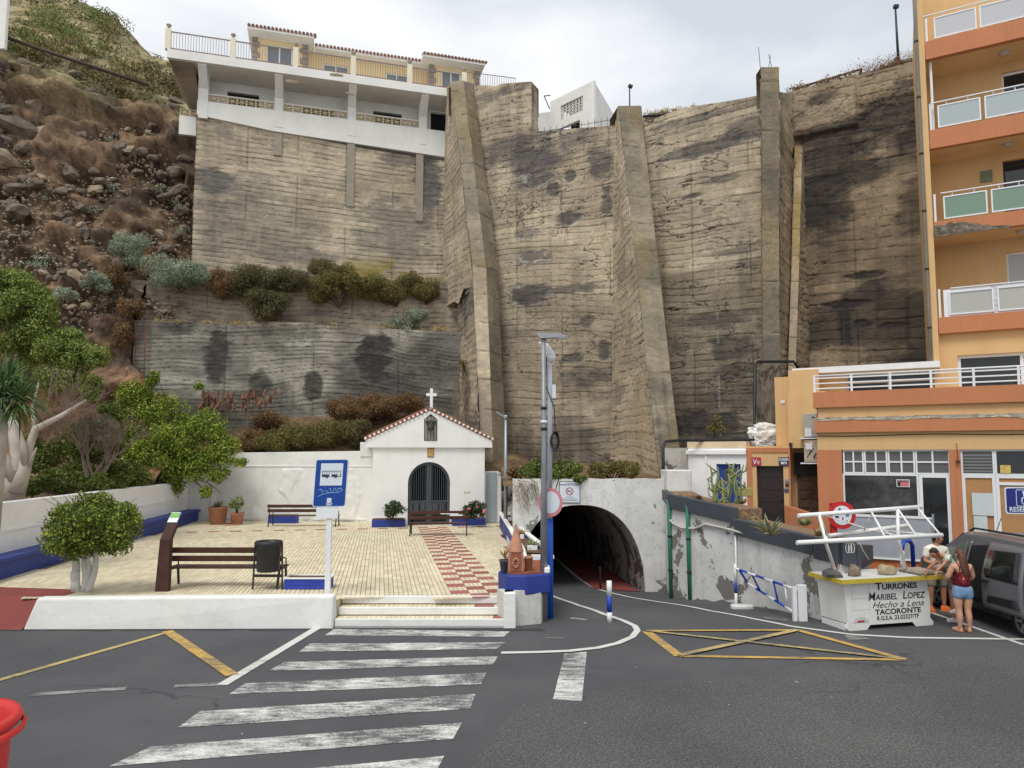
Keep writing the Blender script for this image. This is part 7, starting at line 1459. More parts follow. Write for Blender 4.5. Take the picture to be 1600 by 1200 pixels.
def shrub(name, label, cat, blobs, n, size, mat, group=None, base=None, sub=6, rs=.45, stems=True, aspect=.5, droop=0.0, stem_mat=None, r=.03, hollow=.45, depthk=.8, jitter=.7, fill=.75):
    """blobs: (px,py,rx,ry,d). Leaves gather in sub-clumps so outline is uneven and has gaps"""
    C = []; R = []
    for (px, py, rx, ry, d) in blobs:
        c = P(px, py, d); R0 = (rx * d / F, depthk * (rx + ry) / 2 * d / F, ry * d / F); k = max(4, int(sub)); cs, rr = blob_clumps(c, R0, k, rs, .85); C.append(cs); R.append(rr); C.append(np.array([c])); R.append(np.array([[q * fill for q in R0]]))
    C = np.concatenate(C); R = np.concatenate(R); lowest = min(range(len(C)), key=lambda i: C[i][2] - R[i][2])
    b = Vector(base) if base is not None else Vector((C[:, 0].mean(), C[:, 1].mean() + .1, (C[:, 2] - R[:, 2]).min() - .05)); t = thing(name, label, cat, b, group=group)
    crown('crown' if cat == 'tree' else 'foliage', C, R, n, size, LM[mat], t, aspect, jitter, droop, hollow)
    if stems:
        m = MB(); idx = sorted(range(len(C)), key=lambda i: -R[i][0])[:14]
        for q, i in enumerate(idx): pts, rr = limb(b, C[i], r, r * .35, 5, .12, q + len(C)); m.tube(pts, rr, 5, False)
        m.build('trunk' if cat == 'tree' else 'stem', stem_mat or DBARK, t)
    return t
# ---- clipped round tree on the plaza
p = G(128, 925, PZ); tt = thing('clipped_tree', 'round clipped tree with white-painted trunk at the left of the plaza', 'tree', p)
c = P(141, 822, 15.4); cs, rr = blob_clumps(c, (1.06, .9, .76), 90, .27, .9); cs = np.concatenate([cs, [np.array(c)], [np.array(c) + (0, 0, -.15)]]); rr = np.concatenate([rr, [[.85, .7, .50]], [[.92, .75, .34]]]); crown('crown', cs, rr, 34000, .078, LM['topiary'], tt, .5, .7, .25, .55)
for k, (x0_, x1_, r0) in enumerate(((-.13, -.24, .085), (.0, .03, .062), (.13, .30, .07), (.06, .14, .055))):
    pts, rr = limb(p + Vector((x0_, .0 + .05 * (k % 2), -.02)), p + Vector((x1_, .05, 1.05)), r0 * 1.15, r0 * .7, 6, .08, k + 2); MB().tube(pts, rr, 10).build('trunk', WBARK, tt)
me = rock_mesh('root_burl', 9, 2, .2)
for v in me.vertices: v.co = p + Vector((-.17 + v.co.x * .09, v.co.y * .10, .34 + v.co.z * .16))
mesh_obj('trunk_burl', me, WBARK, tt)
mt_ = MB()
for k in range(26): a = random.uniform(0, 6.28); q = Vector(c) + Vector((math.cos(a) * .9, math.sin(a) * .7, random.uniform(-.3, .75))); mt_.tube([Vector(c), q.lerp(Vector(c), .3), q * 1.0 + (q - Vector(c)) * .18], [.012, .008, .003], 4, False)
mt_.build('twigs', DBARK, tt)
# ---- broad-leaved tree behind the corner of the white walls
d = 30.9
shrub('broadleaf_tree', 'bright green leafy tree overhanging the corner of the white back wall', 'tree', [(212, 622, 38, 30, d), (258, 645, 48, 38, d), (318, 668, 46, 32, d - .3), (226, 690, 52, 48, d), (296, 716, 50, 40, d - .4), (350, 705, 28, 30, d - .6), (342, 742, 18, 16, d - .9), (322, 768, 12, 12, d - 1.1), (375, 722, 16, 9, d - .9), (238, 592, 13, 14, d), (196, 742, 40, 30, d), (250, 755, 44, 24, d - .3), (362, 690, 14, 12, d - .5), (310, 604, 10, 8, d + .3), (190, 660, 34, 36, d - .4), (180, 715, 36, 36, d - .6), (270, 690, 40, 36, d - .8), (228, 722, 42, 30, 29.6), (190, 735, 34, 26, 29.0), (215, 705, 30, 24, 29.4)],
      60000, .125, 'bright', base=P(232, 785, d + .2), sub=10, rs=.46, fill=.9, r=.09, hollow=.35, jitter=.8)
mm = MB()
for (x0_, y0_, x1_, y1_) in ((300, 735, 345, 770), (300, 735, 322, 775), (320, 715, 385, 725), (290, 700, 250, 600)): pts, rr = limb(P(x0_, y0_, 30.3), P(x1_, y1_, 29.9), .035, .012, 5, .1, x0_); mm.tube(pts, rr, 5, False)
mm.build('trunk', DBARK, bpy.data.objects['broadleaf_tree'])
# ---- canopy tree with pale branching trunks at the left edge
pt_ = thing('pale_trunk_tree', 'tree with pale forking trunks and green canopy at the left edge behind the white wall', 'tree', P(18, 778, 20.5))
cl = [(15, 440, 50, 36, 23), (50, 490, 60, 48, 23), (10, 490, 62, 56, 23), (95, 535, 50, 36, 23), (30, 545, 55, 40, 23), (120, 560, 45, 28, 23), (148, 558, 24, 20, 22.5), (90, 590, 40, 24, 22.5), (145, 598, 16, 16, 22), (140, 615, 24, 16, 22)]
C = []; R = []
for (px, py, rx, ry, dd_) in cl: cs, rr = blob_clumps(P(px, py, dd_), (rx * dd_ / F, rx * dd_ / F * .8, ry * dd_ / F), 10, .46, .85); C.append(cs); R.append(rr)
crown('crown', np.concatenate(C), np.concatenate(R), 60000, .095, LM['canopy'], pt_, .5, .75, 0, .4)
paths = [[(18, 790, 20.4, .34), (22, 745, 20.5, .26), (30, 715, 20.5, .20), (20, 670, 20.6, .14), (8, 610, 21.6, .10), (14, 560, 23.2, .05)], [(26, 770, 20.3, .22), (38, 735, 20.4, .17), (45, 700, 20.5, .12), (55, 670, 20.6, .10), (95, 650, 20.8, .07), (135, 625, 21, .035)], [(24, 750, 20.4, .2), (5, 715, 20.3, .15), (-25, 690, 20.3, .12)], [(40, 735, 20.4, .1), (36, 695, 20.2, .08), (25, 660, 20.3, .05), (8, 645, 20.3, .03)], [(55, 672, 20.6, .07), (50, 640, 20.8, .05), (60, 600, 22.3, .03), (72, 570, 23.2, .02)], [(44, 730, 20.4, .06), (52, 712, 20.3, .04), (57, 700, 20.2, .02)]]
for pa in paths: MB().tube([P(a, b, c_) for a, b, c_, r_ in pa], [q[3] for q in pa], 9, True).build('trunk', BARK, pt_)
m = MB(); rg = random.Random(3)
for k in range(16):
    s_ = P(rg.uniform(55, 125), rg.uniform(625, 665), 20.9); branch_tree(m, s_, Vector((rg.uniform(-.4, .9), rg.uniform(-.3, .3), rg.uniform(.3, 1))).normalized(), .55, .016, 3, .6, k, .1, rg)
m.build('bare_twigs', TWIG, pt_)
# ---- dragon tree
q0 = P(2, 640, 17.6); dt = thing('dragon_tree', 'spiky dragon tree fan of long green leaves at the left edge', 'tree', Vector((q0.x, q0.y, 1.6)))
V = []; Q = []
for hd_ in ((0, 622, 17.6), (30, 628, 17.9), (-25, 610, 17.6), (12, 600, 18.0)):
    c = P(*hd_)
    for k in range(230):
        dv = Vector((rg.gauss(0, 1), rg.gauss(0, 1), rg.gauss(.35, .8))).normalized(); L = rg.uniform(.75, 1.15); s_ = dv.cross(Vector((0, 0, 1))); s_ = s_.normalized() if s_.length > .01 else Vector((1, 0, 0)); w_ = .022; a = c + dv * .08; b = c + dv * L * .6 + Vector((0, 0, .02)); e_ = c + dv * L + Vector((0, 0, -.16 * L)); o = len(V)
        V += [a - s_ * w_ * .6, a + s_ * w_ * .6, b + s_ * w_, b - s_ * w_, e_]; Q += [(o, o + 1, o + 2, o + 3), (o + 3, o + 2, o + 4, o + 4)]
me = bpy.data.meshes.new('leaf_fan'); me.from_pydata([tuple(v) for v in V], [], [tuple(dict.fromkeys(f)) for f in Q]); mesh_obj('leaf_fan', me, LM['dragon'], dt); MB().tube([Vector((q0.x - .1, q0.y, 1.6)), P(0, 690, 17.6), P(2, 640, 17.6)], [.2, .16, .14], 10).build('trunk', BARK, dt)
# ---- bare grey shrub tree
b0_ = P(146, 745, 24.5); gs = thing('bare_shrub', 'leafless grey twiggy shrub between the pale trunks and the bright tree', 'shrub', b0_); m = MB(); rg = random.Random(9)
for k in range(9): branch_tree(m, b0_ + Vector((rg.uniform(-.3, .3), 0, 0)), Vector((rg.uniform(-.7, .7), rg.uniform(-.3, .3), 1)).normalized(), .75, .05, 4, .55, k, .12, rg)
m.build('branches', TWIG, gs); 
cs, rr = blob_clumps(P(165, 680, 24.4), (1.0, .6, .9), 14, .35); crown('twig_haze', cs, rr, 2600, .22, LM['grey'], gs, .06, 1.0, 0, .2)
shrub('undergrowth_shrub', 'dark green shrub at the foot of the pale trunked tree', 'shrub', [(70, 710, 40, 30, 25.5), (120, 690, 50, 32, 26), (175, 660, 26, 28, 26), (120, 735, 40, 18, 25), (185, 740, 34, 22, 27), (215, 748, 30, 18, 28), (160, 705, 30, 30, 27)], 26000, .11, 'hedge', sub=10, rs=.5)
shrub('hedge', 'leafy hedge topping the left white wall behind the clipped tree', 'hedge', [(50, 757, 28, 18, 22), (95, 755, 30, 18, 23), (140, 756, 30, 15, 24), (185, 752, 24, 12, 25.5), (75, 745, 20, 12, 22)], 15000, .10, 'hedge', sub=12, rs=.5, droop=.1)
shrub('hedge', 'low hedge sprawl over the left wall near the corner', 'hedge', [(215, 758, 22, 12, 27.5), (165, 760, 20, 12, 25)], 5000, .11, 'hedge', sub=10, rs=.5)
# ---- terraces
for (lb_, bl_, n_, s_, mt) in (
   ('silvery round bush on the scree beside the wall end', [(197, 388, 34, 24, 33.2)], 2600, .17, 'silver'),
   ('wide silver-grey bush draped over the upper terrace wall', [(262, 425, 50, 22, 33.3), (305, 428, 36, 20, 33.6)], 5200, .17, 'silver'),
   ('pale silver bush low on the scree slope', [(150, 440, 24, 17, 32.4)], 1600, .17, 'silver'),
   ('small silver tuft on the brown slope', [(100, 458, 20, 13, 31.6)], 900, .16, 'silver'),
   ('brown-green bush hanging down over the terrace wall', [(400, 438, 58, 26, 34.2), (415, 475, 46, 28, 33.7), (455, 440, 34, 26, 34.6)], 7500, .18, 'dkolive'),
   ('dry brown-green bush filling the middle of the upper terrace', [(560, 446, 34, 24, 35.4), (505, 450, 36, 24, 35.0)], 3200, .18, 'mixed'),
   ('low olive bush trailing from the upper ledge near the buttress', [(665, 455, 26, 26, 36.4)], 1400, .18, 'olive'),
   ('grey-brown bush joining the silver bush and the hanging bush', [(350, 440, 30, 24, 33.9)], 2000, .17, 'russet'),
   ('yellow-olive bush against the house wall', [(525, 432, 40, 22, 35.6), (500, 420, 28, 14, 35.6)], 2600, .18, 'olive'),
   ('dusty olive bush at the right end of the upper terrace', [(590, 452, 44, 26, 35.6), (640, 445, 24, 22, 36.2)], 4200, .18, 'mixed'),
   ('grey dry bush on the ledge near the broken buttress', [(628, 508, 22, 16, 35.4), (655, 495, 24, 14, 35.8)], 1700, .18, 'silver'),
   ('brown dry shrub at the left end of the upper terrace', [(178, 428, 20, 22, 33), (205, 480, 22, 20, 32.4), (190, 520, 18, 24, 32.2)], 2600, .17, 'russet')):
    shrub('terrace_bush', lb_, 'bush', bl_, int(n_ * 5), s_ * .55, mt, group='bushes on the terraces', sub=18, rs=.46, droop=.15, aspect=.38)
for (lb_, bl_, n_, s_, mt) in (
   ('russet bush on the bank left of the chapel roof', [(590, 632, 46, 20, 34.0), (545, 640, 40, 18, 33.8), (640, 632, 34, 20, 34.4)], 6500, .17, 'russet'),
   ('green-brown bush directly above the back wall under the seagull', [(470, 680, 56, 20, 32.9), (520, 675, 40, 24, 32.9), (430, 690, 36, 16, 32.7)], 7500, .16, 'mixed'),
   ('dark bush squeezed between back wall and chapel', [(560, 678, 22, 26, 32.6)], 2200, .15, 'dkolive'),
   ('low rusty bush behind the bright tree', [(395, 690, 30, 22, 32.8), (420, 655, 30, 14, 33.4)], 2600, .17, 'russet')):
    shrub('bank_bush', lb_, 'bush', bl_, int(n_ * 5), s_ * .55, mt, group='bushes on the bank', sub=18, rs=.46, aspect=.4)
# dead brown flower stalks
ds = thing('dead_stalks', 'row of dead brown drooping flower heads below the streaked wall', 'plant', P(370, 640, 33.2)); m = MB()
for k in range(46):
    px = rg.uniform(312, 432); py = rg.uniform(606, 632); p = P(px, py, 33.0 + rg.uniform(-.3, .3)); m.tube([p + Vector((0, 0, -.8)), p, p + Vector((rg.uniform(-.08, .08), 0, -.02))], [.012, .02, .05], 5, False); m.tube([p, p + Vector((rg.uniform(-.15, .15), rg.uniform(-.1, .1), -.30))], [.06, .09], 5, False)
m.build('stalks', pm('dead_flower', lin(120, 88, 72), .95, .25, 6), ds)
# ---- tunnel top
shrub('trailing_bush', 'fresh green bush trailing over the tunnel portal behind the poles', 'bush', [(835, 734, 30, 13, 23.6), (878, 736, 34, 14, 23.5), (862, 745, 26, 8, 23.1), (905, 750, 12, 9, 23.0)], 10000, .10, 'hedge', sub=12, rs=.5, droop=.3)
shrub('trailing_bush', 'brown-green bush on the right half of the tunnel portal', 'bush', [(940, 734, 28, 12, 23.7), (978, 735, 30, 13, 23.8)], 6000, .10, 'mixed', sub=12, rs=.5)
shrub('trailing_bush', 'dry brown bush at the left end of the tunnel portal', 'bush', [(806, 738, 18, 12, 24.4)], 1100, .13, 'russet', sub=8, rs=.35)
m = MB(); t = thing('dry_creeper', 'tangled leafless creeper hanging on the white wall left of the tunnel arch', 'plant', P(818, 790, 22.7))
for k in range(26):
    p = P(rg.uniform(800, 835), rg.uniform(745, 760), 22.9); pts = [p]
    for j in range(6): p = p + Vector((rg.uniform(-.14, .14), rg.uniform(-.06, .04), rg.uniform(-.22, .02))); pts.append(p)
    m.tube(pts, .008, 4, False)
m.build('creeper_stems', pm('dry_stem', lin(132, 118, 96), .9, .2, 7), t)
m = MB(); t = thing('dry_creeper', 'grey dead roots hanging beside the broken buttress', 'plant', P(728, 690, 34))
for k in range(70):
    p = P(rg.uniform(712, 748), rg.uniform(560, 640), 34.4 + rg.uniform(-.5, .3)); pts = [p]
    for j in range(6): p = p + Vector((rg.uniform(-.15, .2), rg.uniform(-.1, .02), rg.uniform(-.55, -.1))); pts.append(p)
    m.tube(pts, .014, 4, False)
m.build('creeper_stems', TWIG, t)
shrub('ledge_tuft', 'yellowish tuft growing out of the broken buttress rubble', 'plant', [(728, 575, 12, 20, 34.8)], 700, .14, 'olive', sub=6)
shrub('wall_sprout', 'thin green sprout at the foot of the dark corner above the white annex', 'plant', [(1120, 665, 14, 20, 26.5)], 260, .12, 'mixed', sub=6)
# ---- chapel bushes
for (px, lb_, fl) in ((614, 'dark rose bush in the planter left of the chapel gate', 0), (742, 'bush with pink flowers in the planter right of the chapel gate', 1)):
    t = shrub('flower_bush', lb_, 'bush', [(px, 793, 20, 14, 29.3), (px - 3, 801, 18, 9, 29.3)], 1500, .12, 'rose', sub=12, rs=.42, base=P(px, 813, 29.35), r=.015, hollow=.3)
    if fl:
        for (fx, fy) in ((733, 796), (724, 802), (756, 801), (758, 800), (746, 793)): MB().lathe([(0, -.03), (.06, -.02), (.09, .03), (.05, .06), (0, .05)], P(fx, fy, 29.0), 9).build('flower', pm('pink_petal', lin(214, 100, 116), .6, .15, 8), t)
# ---- pot plants, agaves, cacti
def spiky(name, label, c, n, L, w, mat, up=.6, curl=.25, seed=0, cat='plant', group=None):
    r_ = random.Random(seed); t = thing(name, label, cat, c, group=group); m = MB()
    for k in range(n):
        a = r_.uniform(0, 6.28); dv = Vector((math.cos(a), math.sin(a), up * r_.uniform(.3, 2))).normalized(); s_ = Vector((-math.sin(a), math.cos(a), 0)); l_ = L * r_.uniform(.6, 1.1); p0 = c; p1 = c + dv * l_ * .5; p2 = c + dv * l_ + Vector((0, 0, -curl * l_))
        m.add([p0 - s_ * w * .6, p0 + s_ * w * .6, p1 + s_ * w, p1 - s_ * w, p2], [(0, 1, 2, 3), (3, 2, 4)])
    m.build('leaf_rosette', LM[mat], t); return t
spiky('pot_plant', 'grassy spiky plant in the large terracotta pot', P1p + Vector((0, 0, .68)), 60, .62, .03, 'agave', .9, .3, 1); shrub('pot_plant', 'leafy plant with drooping leaves in the smaller terracotta pot', 'plant', [(371, 785, 15, 12, 30.2)], 260, .26, 'cactus', base=P2p + Vector((0, 0, .45)), sub=6, r=.02)
spiky('pot_plant', 'dry spiky plant in the dark pot by the shrine', P(789, 872, 15.15), 16, .28, .02, 'straw', 1.2, .0, 3)
for (px, py, d_, s_, lb_, k) in ((808, 801, 26.0, .3, 'small withered plant in the rear cell of the long trough', 4), (815, 822, 21.8, .34, 'reddish dry plant in the middle cell of the long trough', 5), (833, 846, 18.9, .4, 'pale dry succulent at the near end of the long trough', 6)): c = P(px, py, d_); c.z = 1.03; spiky('trough_plant', lb_, c, 40, s_, .025, 'straw' if k != 6 else 'cactus', .9, .2, k)
for (px, py, d_, s_, lb_, k, mt) in ((1203, 838, 15.5, .75, 'grey-green agave clump where the dark coping steps down', 7, 'agave'), (1258, 822, 15.0, .34, 'small aloe on the dark coping near the stall', 8, 'cactus'), (1280, 838, 14.9, .28, 'low withered succulent on the coping beside the stall frame', 9, 'straw'), (1090, 783, 20.0, .3, 'reddish small succulents at the coping left of the cactus', 10, 'russet'), (1160, 788, 19.6, .32, 'small grassy tuft in the coping right of the cactus', 11, 'straw')): c = P(px, py, d_); spiky('coping_plant', lb_, c, 46, s_, .03, mt, .8, .15, k)
t = thing('cactus', 'tall branching pale cactus in front of the blue door', 'plant', P(1130, 792, 19.4)); rg = random.Random(21); m = MB()
for k in range(16):
    p = P(1115 + rg.uniform(-6, 40), 792, 19.4); pts = [p]; dx = rg.uniform(-.35, .35); top_ = rg.uniform(.5, 1.25)
    for j in range(5): p = p + Vector((dx * .2 + rg.uniform(-.05, .05), rg.uniform(-.03, .03), top_ / 5)); pts.append(p)
    m.tube(pts, [.035, .032, .03, .028, .028, .015], 6)
    for q in range(2): s_ = pts[rg.randrange(2, 5)]; m.tube([s_, s_ + Vector((rg.choice((-1, 1)) * .12, 0, .05)), s_ + Vector((rg.choice((-1, 1)) * .16, 0, .28))], [.026, .026, .016], 6)
m.build('cactus_stems', LM['cactus'], t)
p = P(1164, 768, 22.4); t = thing('hanging_pot', 'small square yellowish pot with tuft on the annex wall beside the blue door', 'pot', p); MB().box(p.x - .22, p.x + .22, p.y - .12, p.y + .12, p.z - .15, p.z + .12).build('pot_body', pm('olive_pot', lin(158, 146, 92), .8, .15, 6), t, .02); mm = MB()
for k in range(14): a = rg.uniform(-.18, .18); mm.add([p + Vector((a - .02, 0, .1)), p + Vector((a + .02, 0, .1)), p + Vector((a * 1.5, -.05, .3 + rg.uniform(-.1, .1)))], [(0, 1, 2)])
mm.build('tuft', LM['straw'], t)
# ---- hillside and clifftop scrub (uncountable)
pts = []; nr = []
def scatter(npx, x0_, x1_, y0_, y1_, cond, spread, per, hgt):
    out = []
    for k in range(npx):
        p = hill_pt(rg.uniform(x0_, x1_), rg.uniform(y0_, y1_))
        if p.y > 90 or not cond(p): continue
        R0 = rg.uniform(.35, 1.0) * spread; out.append((p, R0))
    return out
def scrub(name, spots, per, size, mat, asp=.4):
    C = np.array([tuple(p + Vector((0, 0, R0 * .25))) for p, R0 in spots]); R = np.array([[R0, R0, R0 * .62] for p, R0 in spots]); pts, d_ = clumps(C, R, per * len(spots), .35); V, Q = leaf_cloud(pts, d_, size, asp, .8); return tag(np_mesh(name, V, Q, LM[mat], None, False), kind='stuff')
upc = lambda p: p.y > 38.0 and p.y < 75
scrub('hillside_scrub', scatter(210, -10, 300, -10, 170, upc, .9, 0, 0), 75, .22, 'olive'); scrub('hillside_scrub', scatter(120, -10, 300, -10, 160, upc, 1.0, 0, 0), 75, .22, 'dkolive'); scrub('dry_grass', scatter(110, -10, 300, 20, 150, lambda p: 39 < p.y < 60, .7, 0, 0), 60, .26, 'straw', .12); scrub('hillside_scrub', scatter(22, 20, 160, 20, 90, upc, 1.3, 0, 0), 190, .2, 'hedge')
scrub('scree_scrub', scatter(40, 0, 290, 200, 480, lambda p: p.y < 40, .42, 0, 0), 60, .15, 'silver')
def line_tufts(name, a, b, n, h, size, mat, per=40, asp=.14):
    sp_ = [(a.lerp(b, rg.random()) + Vector((0, rg.uniform(0, .4), 0)), h * rg.uniform(.4, 1.2)) for k in range(n)]; return scrub(name, sp_, per, size, mat, asp)
line_tufts('ledge_grass', at_z(v0, zB + .05), at_z(v1, P(750, 518, 35.9).z + .05), 60, .28, .2, 'straw'); line_tufts('ledge_grass', at_z(u0, zA + .1), at_z(u1, zA + .4), 30, .4, .18, 'olive', 40, .3)
line_tufts('clifftop_grass', P(1003, 181, 31.9), P(1100, 167, 30.4), 30, .25, .2, 'straw'); line_tufts('clifftop_grass', P(1240, 144, 30.9), P(1480, 88, 27.8), 60, .4, .2, 'russet', 60, .2); line_tufts('clifftop_scrub', P(1335, 122, 30.2), P(1450, 92, 28.6), 26, .75, .16, 'russet', 110, .12); line_tufts('coping_litter', P(1040, 770, 21.2), P(1185, 812, 17.8), 20, .12, .1, 'straw', 20, .3)
# ================================================================== VAN
VX0, VX1, VY0, VY1 = 9.72, 11.55, 12.85, 17.30
van = thing('parked_van', 'grey passenger van parked nose away with its side sliding door open', 'van', ((VX0 + VX1) / 2, 15, 0))
t = NT('van_paint'); t.base(t.mix(t.noise(2, 3), lin(112, 112, 117), lin(124, 124, 129))); t.rough(.3, .5, .3); t.p.inputs['Coat Weight'].default_value = .6; VP = t.m
TYRE = pm('tyre_rubber', lin(28, 28, 30), .85, .15, 8); RIM = pm('alloy_rim', lin(150, 152, 156), .35, .1, 4, metal=.7); VGL = glassmat('van_glass', (.012, .014, .016), .04); TRIM = pm('black_trim', lin(30, 31, 34), .6, .1, 6)
# cross-sections (half width, by height) along the length; y from rear to front
zs = [.30, .55, .85, 1.05, 1.30, 1.60, 1.78, 1.84]
def half(y, z):
    w = .90
    if z > 1.05: w = .90 - (z - 1.05) ** 1.35 * .24
    if z > 1.7: w -= (z - 1.7) * 1.3
    fe = max(0, y - (VY1 - .55)) / .55; re = max(0, VY0 + .25 - y) / .25; w -= .13 * fe ** 2 + .07 * re ** 2
    if z < .5: w -= .03
    return w
def ztop(y):
    s = y - VY0
    return float(np.interp(s, [0, .05, .3, 2.0, 2.75, 3.35, 3.55, 4.05, 4.3, 4.4], [1.55, 1.70, 1.82, 1.86, 1.81, 1.45, 1.27, 1.19, 1.06, .75]))
ysec = [VY0 + q for q in (0, .05, .15, .3, .8, 1.3, 2.0, 2.4, 2.75, 3.0, 3.2, 3.35, 3.55, 3.8, 4.05, 4.2, 4.3, 4.4)]; cxv = (VX0 + VX1) / 2; V = []; Q = []; nz_ = 9
for y in ysec:
    zt_ = ztop(y); ring = []
    for k in range(nz_): z = .30 + (zt_ - .30) * k / (nz_ - 1); ring.append((-half(y, z * 1.0 if zt_ > 1.5 else min(z, zt_)), z))
    ring[-1] = (ring[-2][0] + .12, zt_); ring[-2] = (ring[-2][0], zt_ - .06)
    full = ring + [(-x, z) for x, z in reversed(ring)]; V += [(cxv + x, y, z) for x, z in full]
nr_ = 2 * nz_
for i in range(len(ysec) - 1):
    for k in range(nr_): k2 = (k + 1) % nr_; Q.append((i * nr_ + k, i * nr_ + k2, (i + 1) * nr_ + k2, (i + 1) * nr_ + k))
Q.append(tuple(reversed(range(nr_)))); Q.append(tuple((len(ysec) - 1) * nr_ + k for k in range(nr_)))
bm = bmesh.new(); vs = [bm.verts.new(v) for v in V]
for f in Q:
    try: bm.faces.new([vs[i] for i in f])
    except ValueError: pass
# door opening on the left flank
op0, op1 = VY0 + 1.72, VY0 + 2.42
bmesh.ops.recalc_face_normals(bm, faces=bm.faces); me = bpy.data.meshes.new('body'); bm.to_mesh(me); bm.free(); me.polygons.foreach_set('use_smooth', [True] * len(me.polygons)); body = mesh_obj('body', me, VP, van); mod = body.modifiers.new('edge', 'EDGE_SPLIT'); mod.split_angle = .6
def fl(y, z, o=.004): return Vector((cxv - half(y, z) - o, y, z))            # point on the left flank
def flank(name, poly, mat, parent, o=.004, th=.02, n=14):
    """a panel that follows the curved flank: poly is a convex outline in (y, z)"""
    z0, z1 = min(q[1] for q in poly), max(q[1] for q in poly); rows = []
    for k in range(n):
        z = z0 + (z1 - z0) * (k + 1e-4) / (n - 1 + 2e-4); ys_ = []
        for i in range(len(poly)):
            (ya, za), (yb, zb) = poly[i], poly[(i + 1) % len(poly)]
            if (za - z) * (zb - z) <= 0 and za != zb: ys_.append(ya + (yb - ya) * (z - za) / (zb - za))
        rows.append((min(ys_), max(ys_), z))
    V = [tuple(fl(y, z, o + th)) for (ya, yb, z) in rows for y in np.linspace(ya, yb, 5)]
    ob = np_mesh(name, np.array(V), grid_faces(n, 5), mat, parent); m = ob.modifiers.new('thickness', 'SOLIDIFY'); m.thickness = th; m.offset = 0; return ob
flank('door_opening', [(op0, .42), (op1, .42), (op1 + .03, 1.0), (op1 - .05, 1.62), (op0, 1.66)], DARKIN, van, -.02, .026); MB().box(VX0 + .05, VX0 + .35, op0 + .05, op1 - .25, .75, 1.35).build('seat', TRIM, van, .05, 2)  # near-black panel on the closed flank stands for the unlit cabin
flank('opening_frame', [(op1 - .02, .42), (op1 + .02, .42), (op1 + .05, 1.0), (op1 - .02, 1.66), (op1 - .06, 1.66), (op1 + .01, 1.0)], VP, van, .008, .02)
flank('front_side_window', [(op1 + .12, 1.08), (op1 + .75, 1.06), (op1 + .62, 1.32), (op1 + .30, 1.60), (op1 + .10, 1.62)], glassmat('front_glass', (.10, .14, .11), .06), van, .0, .012)
flank('front_door_seam', [(op1 + .06, .45), (op1 + .075, .45), (op1 + .085, 1.66), (op1 + .07, 1.66)], TRIM, van, .002, .006)
# sliding door, slid back and standing off the flank
DX = -.13; dy0, dy1 = VY0 + .62, VY0 + 1.76
dr = [(dy0, .44), (dy1 - .04, .42), (dy1, .62), (dy1, 1.05), (dy1 - .10, 1.66), (dy1 - .3, 1.72), (dy0 + .03, 1.72), (dy0, 1.0)]
V = []; Q = []; nn_ = 14; nzz = 14
for i in range(nn_):
    for k in range(nzz): z = .42 + (1.72 - .42) * k / (nzz - 1); yy = dy0 + (dy1 - (.10 * max(0, (z - 1.05) / .6)) - dy0) * i / (nn_ - 1); q = fl(yy, z, 0.0); bul = .012 * math.sin(PI * (z - .42) / .75) if z < 1.1 else 0; V.append((q.x + DX - bul, yy, z))
sd = np_mesh('sliding_door', np.array(V), grid_faces(nn_, nzz), VP, van); so = sd.modifiers.new('thickness', 'SOLIDIFY'); so.thickness = .05; so.offset = -1 if False else 0
flank('door_window', [(dy0 + .10, 1.03), (dy1 - .16, 1.03), (dy1 - .08, 1.12), (dy1 - .17, 1.58), (dy0 + .12, 1.62)], VGL, sd, .13 + .022, .012); flank('door_moulding', [(dy0 + .06, .56), (dy1 - .16, .54), (dy1 - .2, .68), (dy0 + .16, .72)], TRIM, sd, .13 + .03, .016); flank('door_handle', [(dy1 - .24, .93), (dy1 - .06, .93), (dy1 - .06, .98), (dy1 - .24, .98)], TRIM, sd, .13 + .028, .04)
flank('rear_quarter_window', [(VY0 + .22, 1.05), (dy0 - .03, 1.04), (dy0 - .03, 1.62), (VY0 + .30, 1.62)], VGL, van, .001, .012); MB().box(VX0 - .0, VX0 + .12, VY0 - .015, VY0 + .10, .75, 1.35).build('tail_lamp', pm('tail_red', lin(120, 16, 20), .25, .1, 5), van, .02)
flank('sill', [(VY0 + 1.15, .28), (VY1 - 1.25, .28), (VY1 - 1.25, .42), (VY0 + 1.15, .42)], TRIM, van, .0, .03); MB().box(VX0 + .02, VX1 - .02, VY0 - .03, VY0 + .18, .30, .62).build('rear_bumper', TRIM, van, .04, 2)
def wheel(x, y, side):
    c = Vector((x, y, .325)); M = Matrix.Translation(c) @ Matrix.Rotation(PI / 2, 4, 'Y'); w = MB().lathe([(.20, -.10), (.28, -.105), (.32, -.08), (.325, 0), (.32, .08), (.28, .105), (.20, .10)], n=28).xf(M).build('wheel', TYRE, van)
    MB().lathe([(0, .07 * side), (.06, .085 * side), (.07, .06 * side), (.20, .05 * side), (.215, .10 * side), (.225, .10 * side)], n=24).xf(M).build('wheel_disc', TRIM, w)
    for k in range(5): a = k * 2 * PI / 5 + .3; MB().bar(M @ Vector((.04 * math.cos(a), .04 * math.sin(a), .088 * side)), M @ Vector((.205 * math.cos(a), .205 * math.sin(a), .095 * side)), .05, .02, up=(1, 0, 0)).build('spoke', RIM, w)
    MB().lathe([(.196, .092 * side), (.222, .108 * side), (.226, .09 * side)], n=24).xf(M).build('rim', RIM, w)
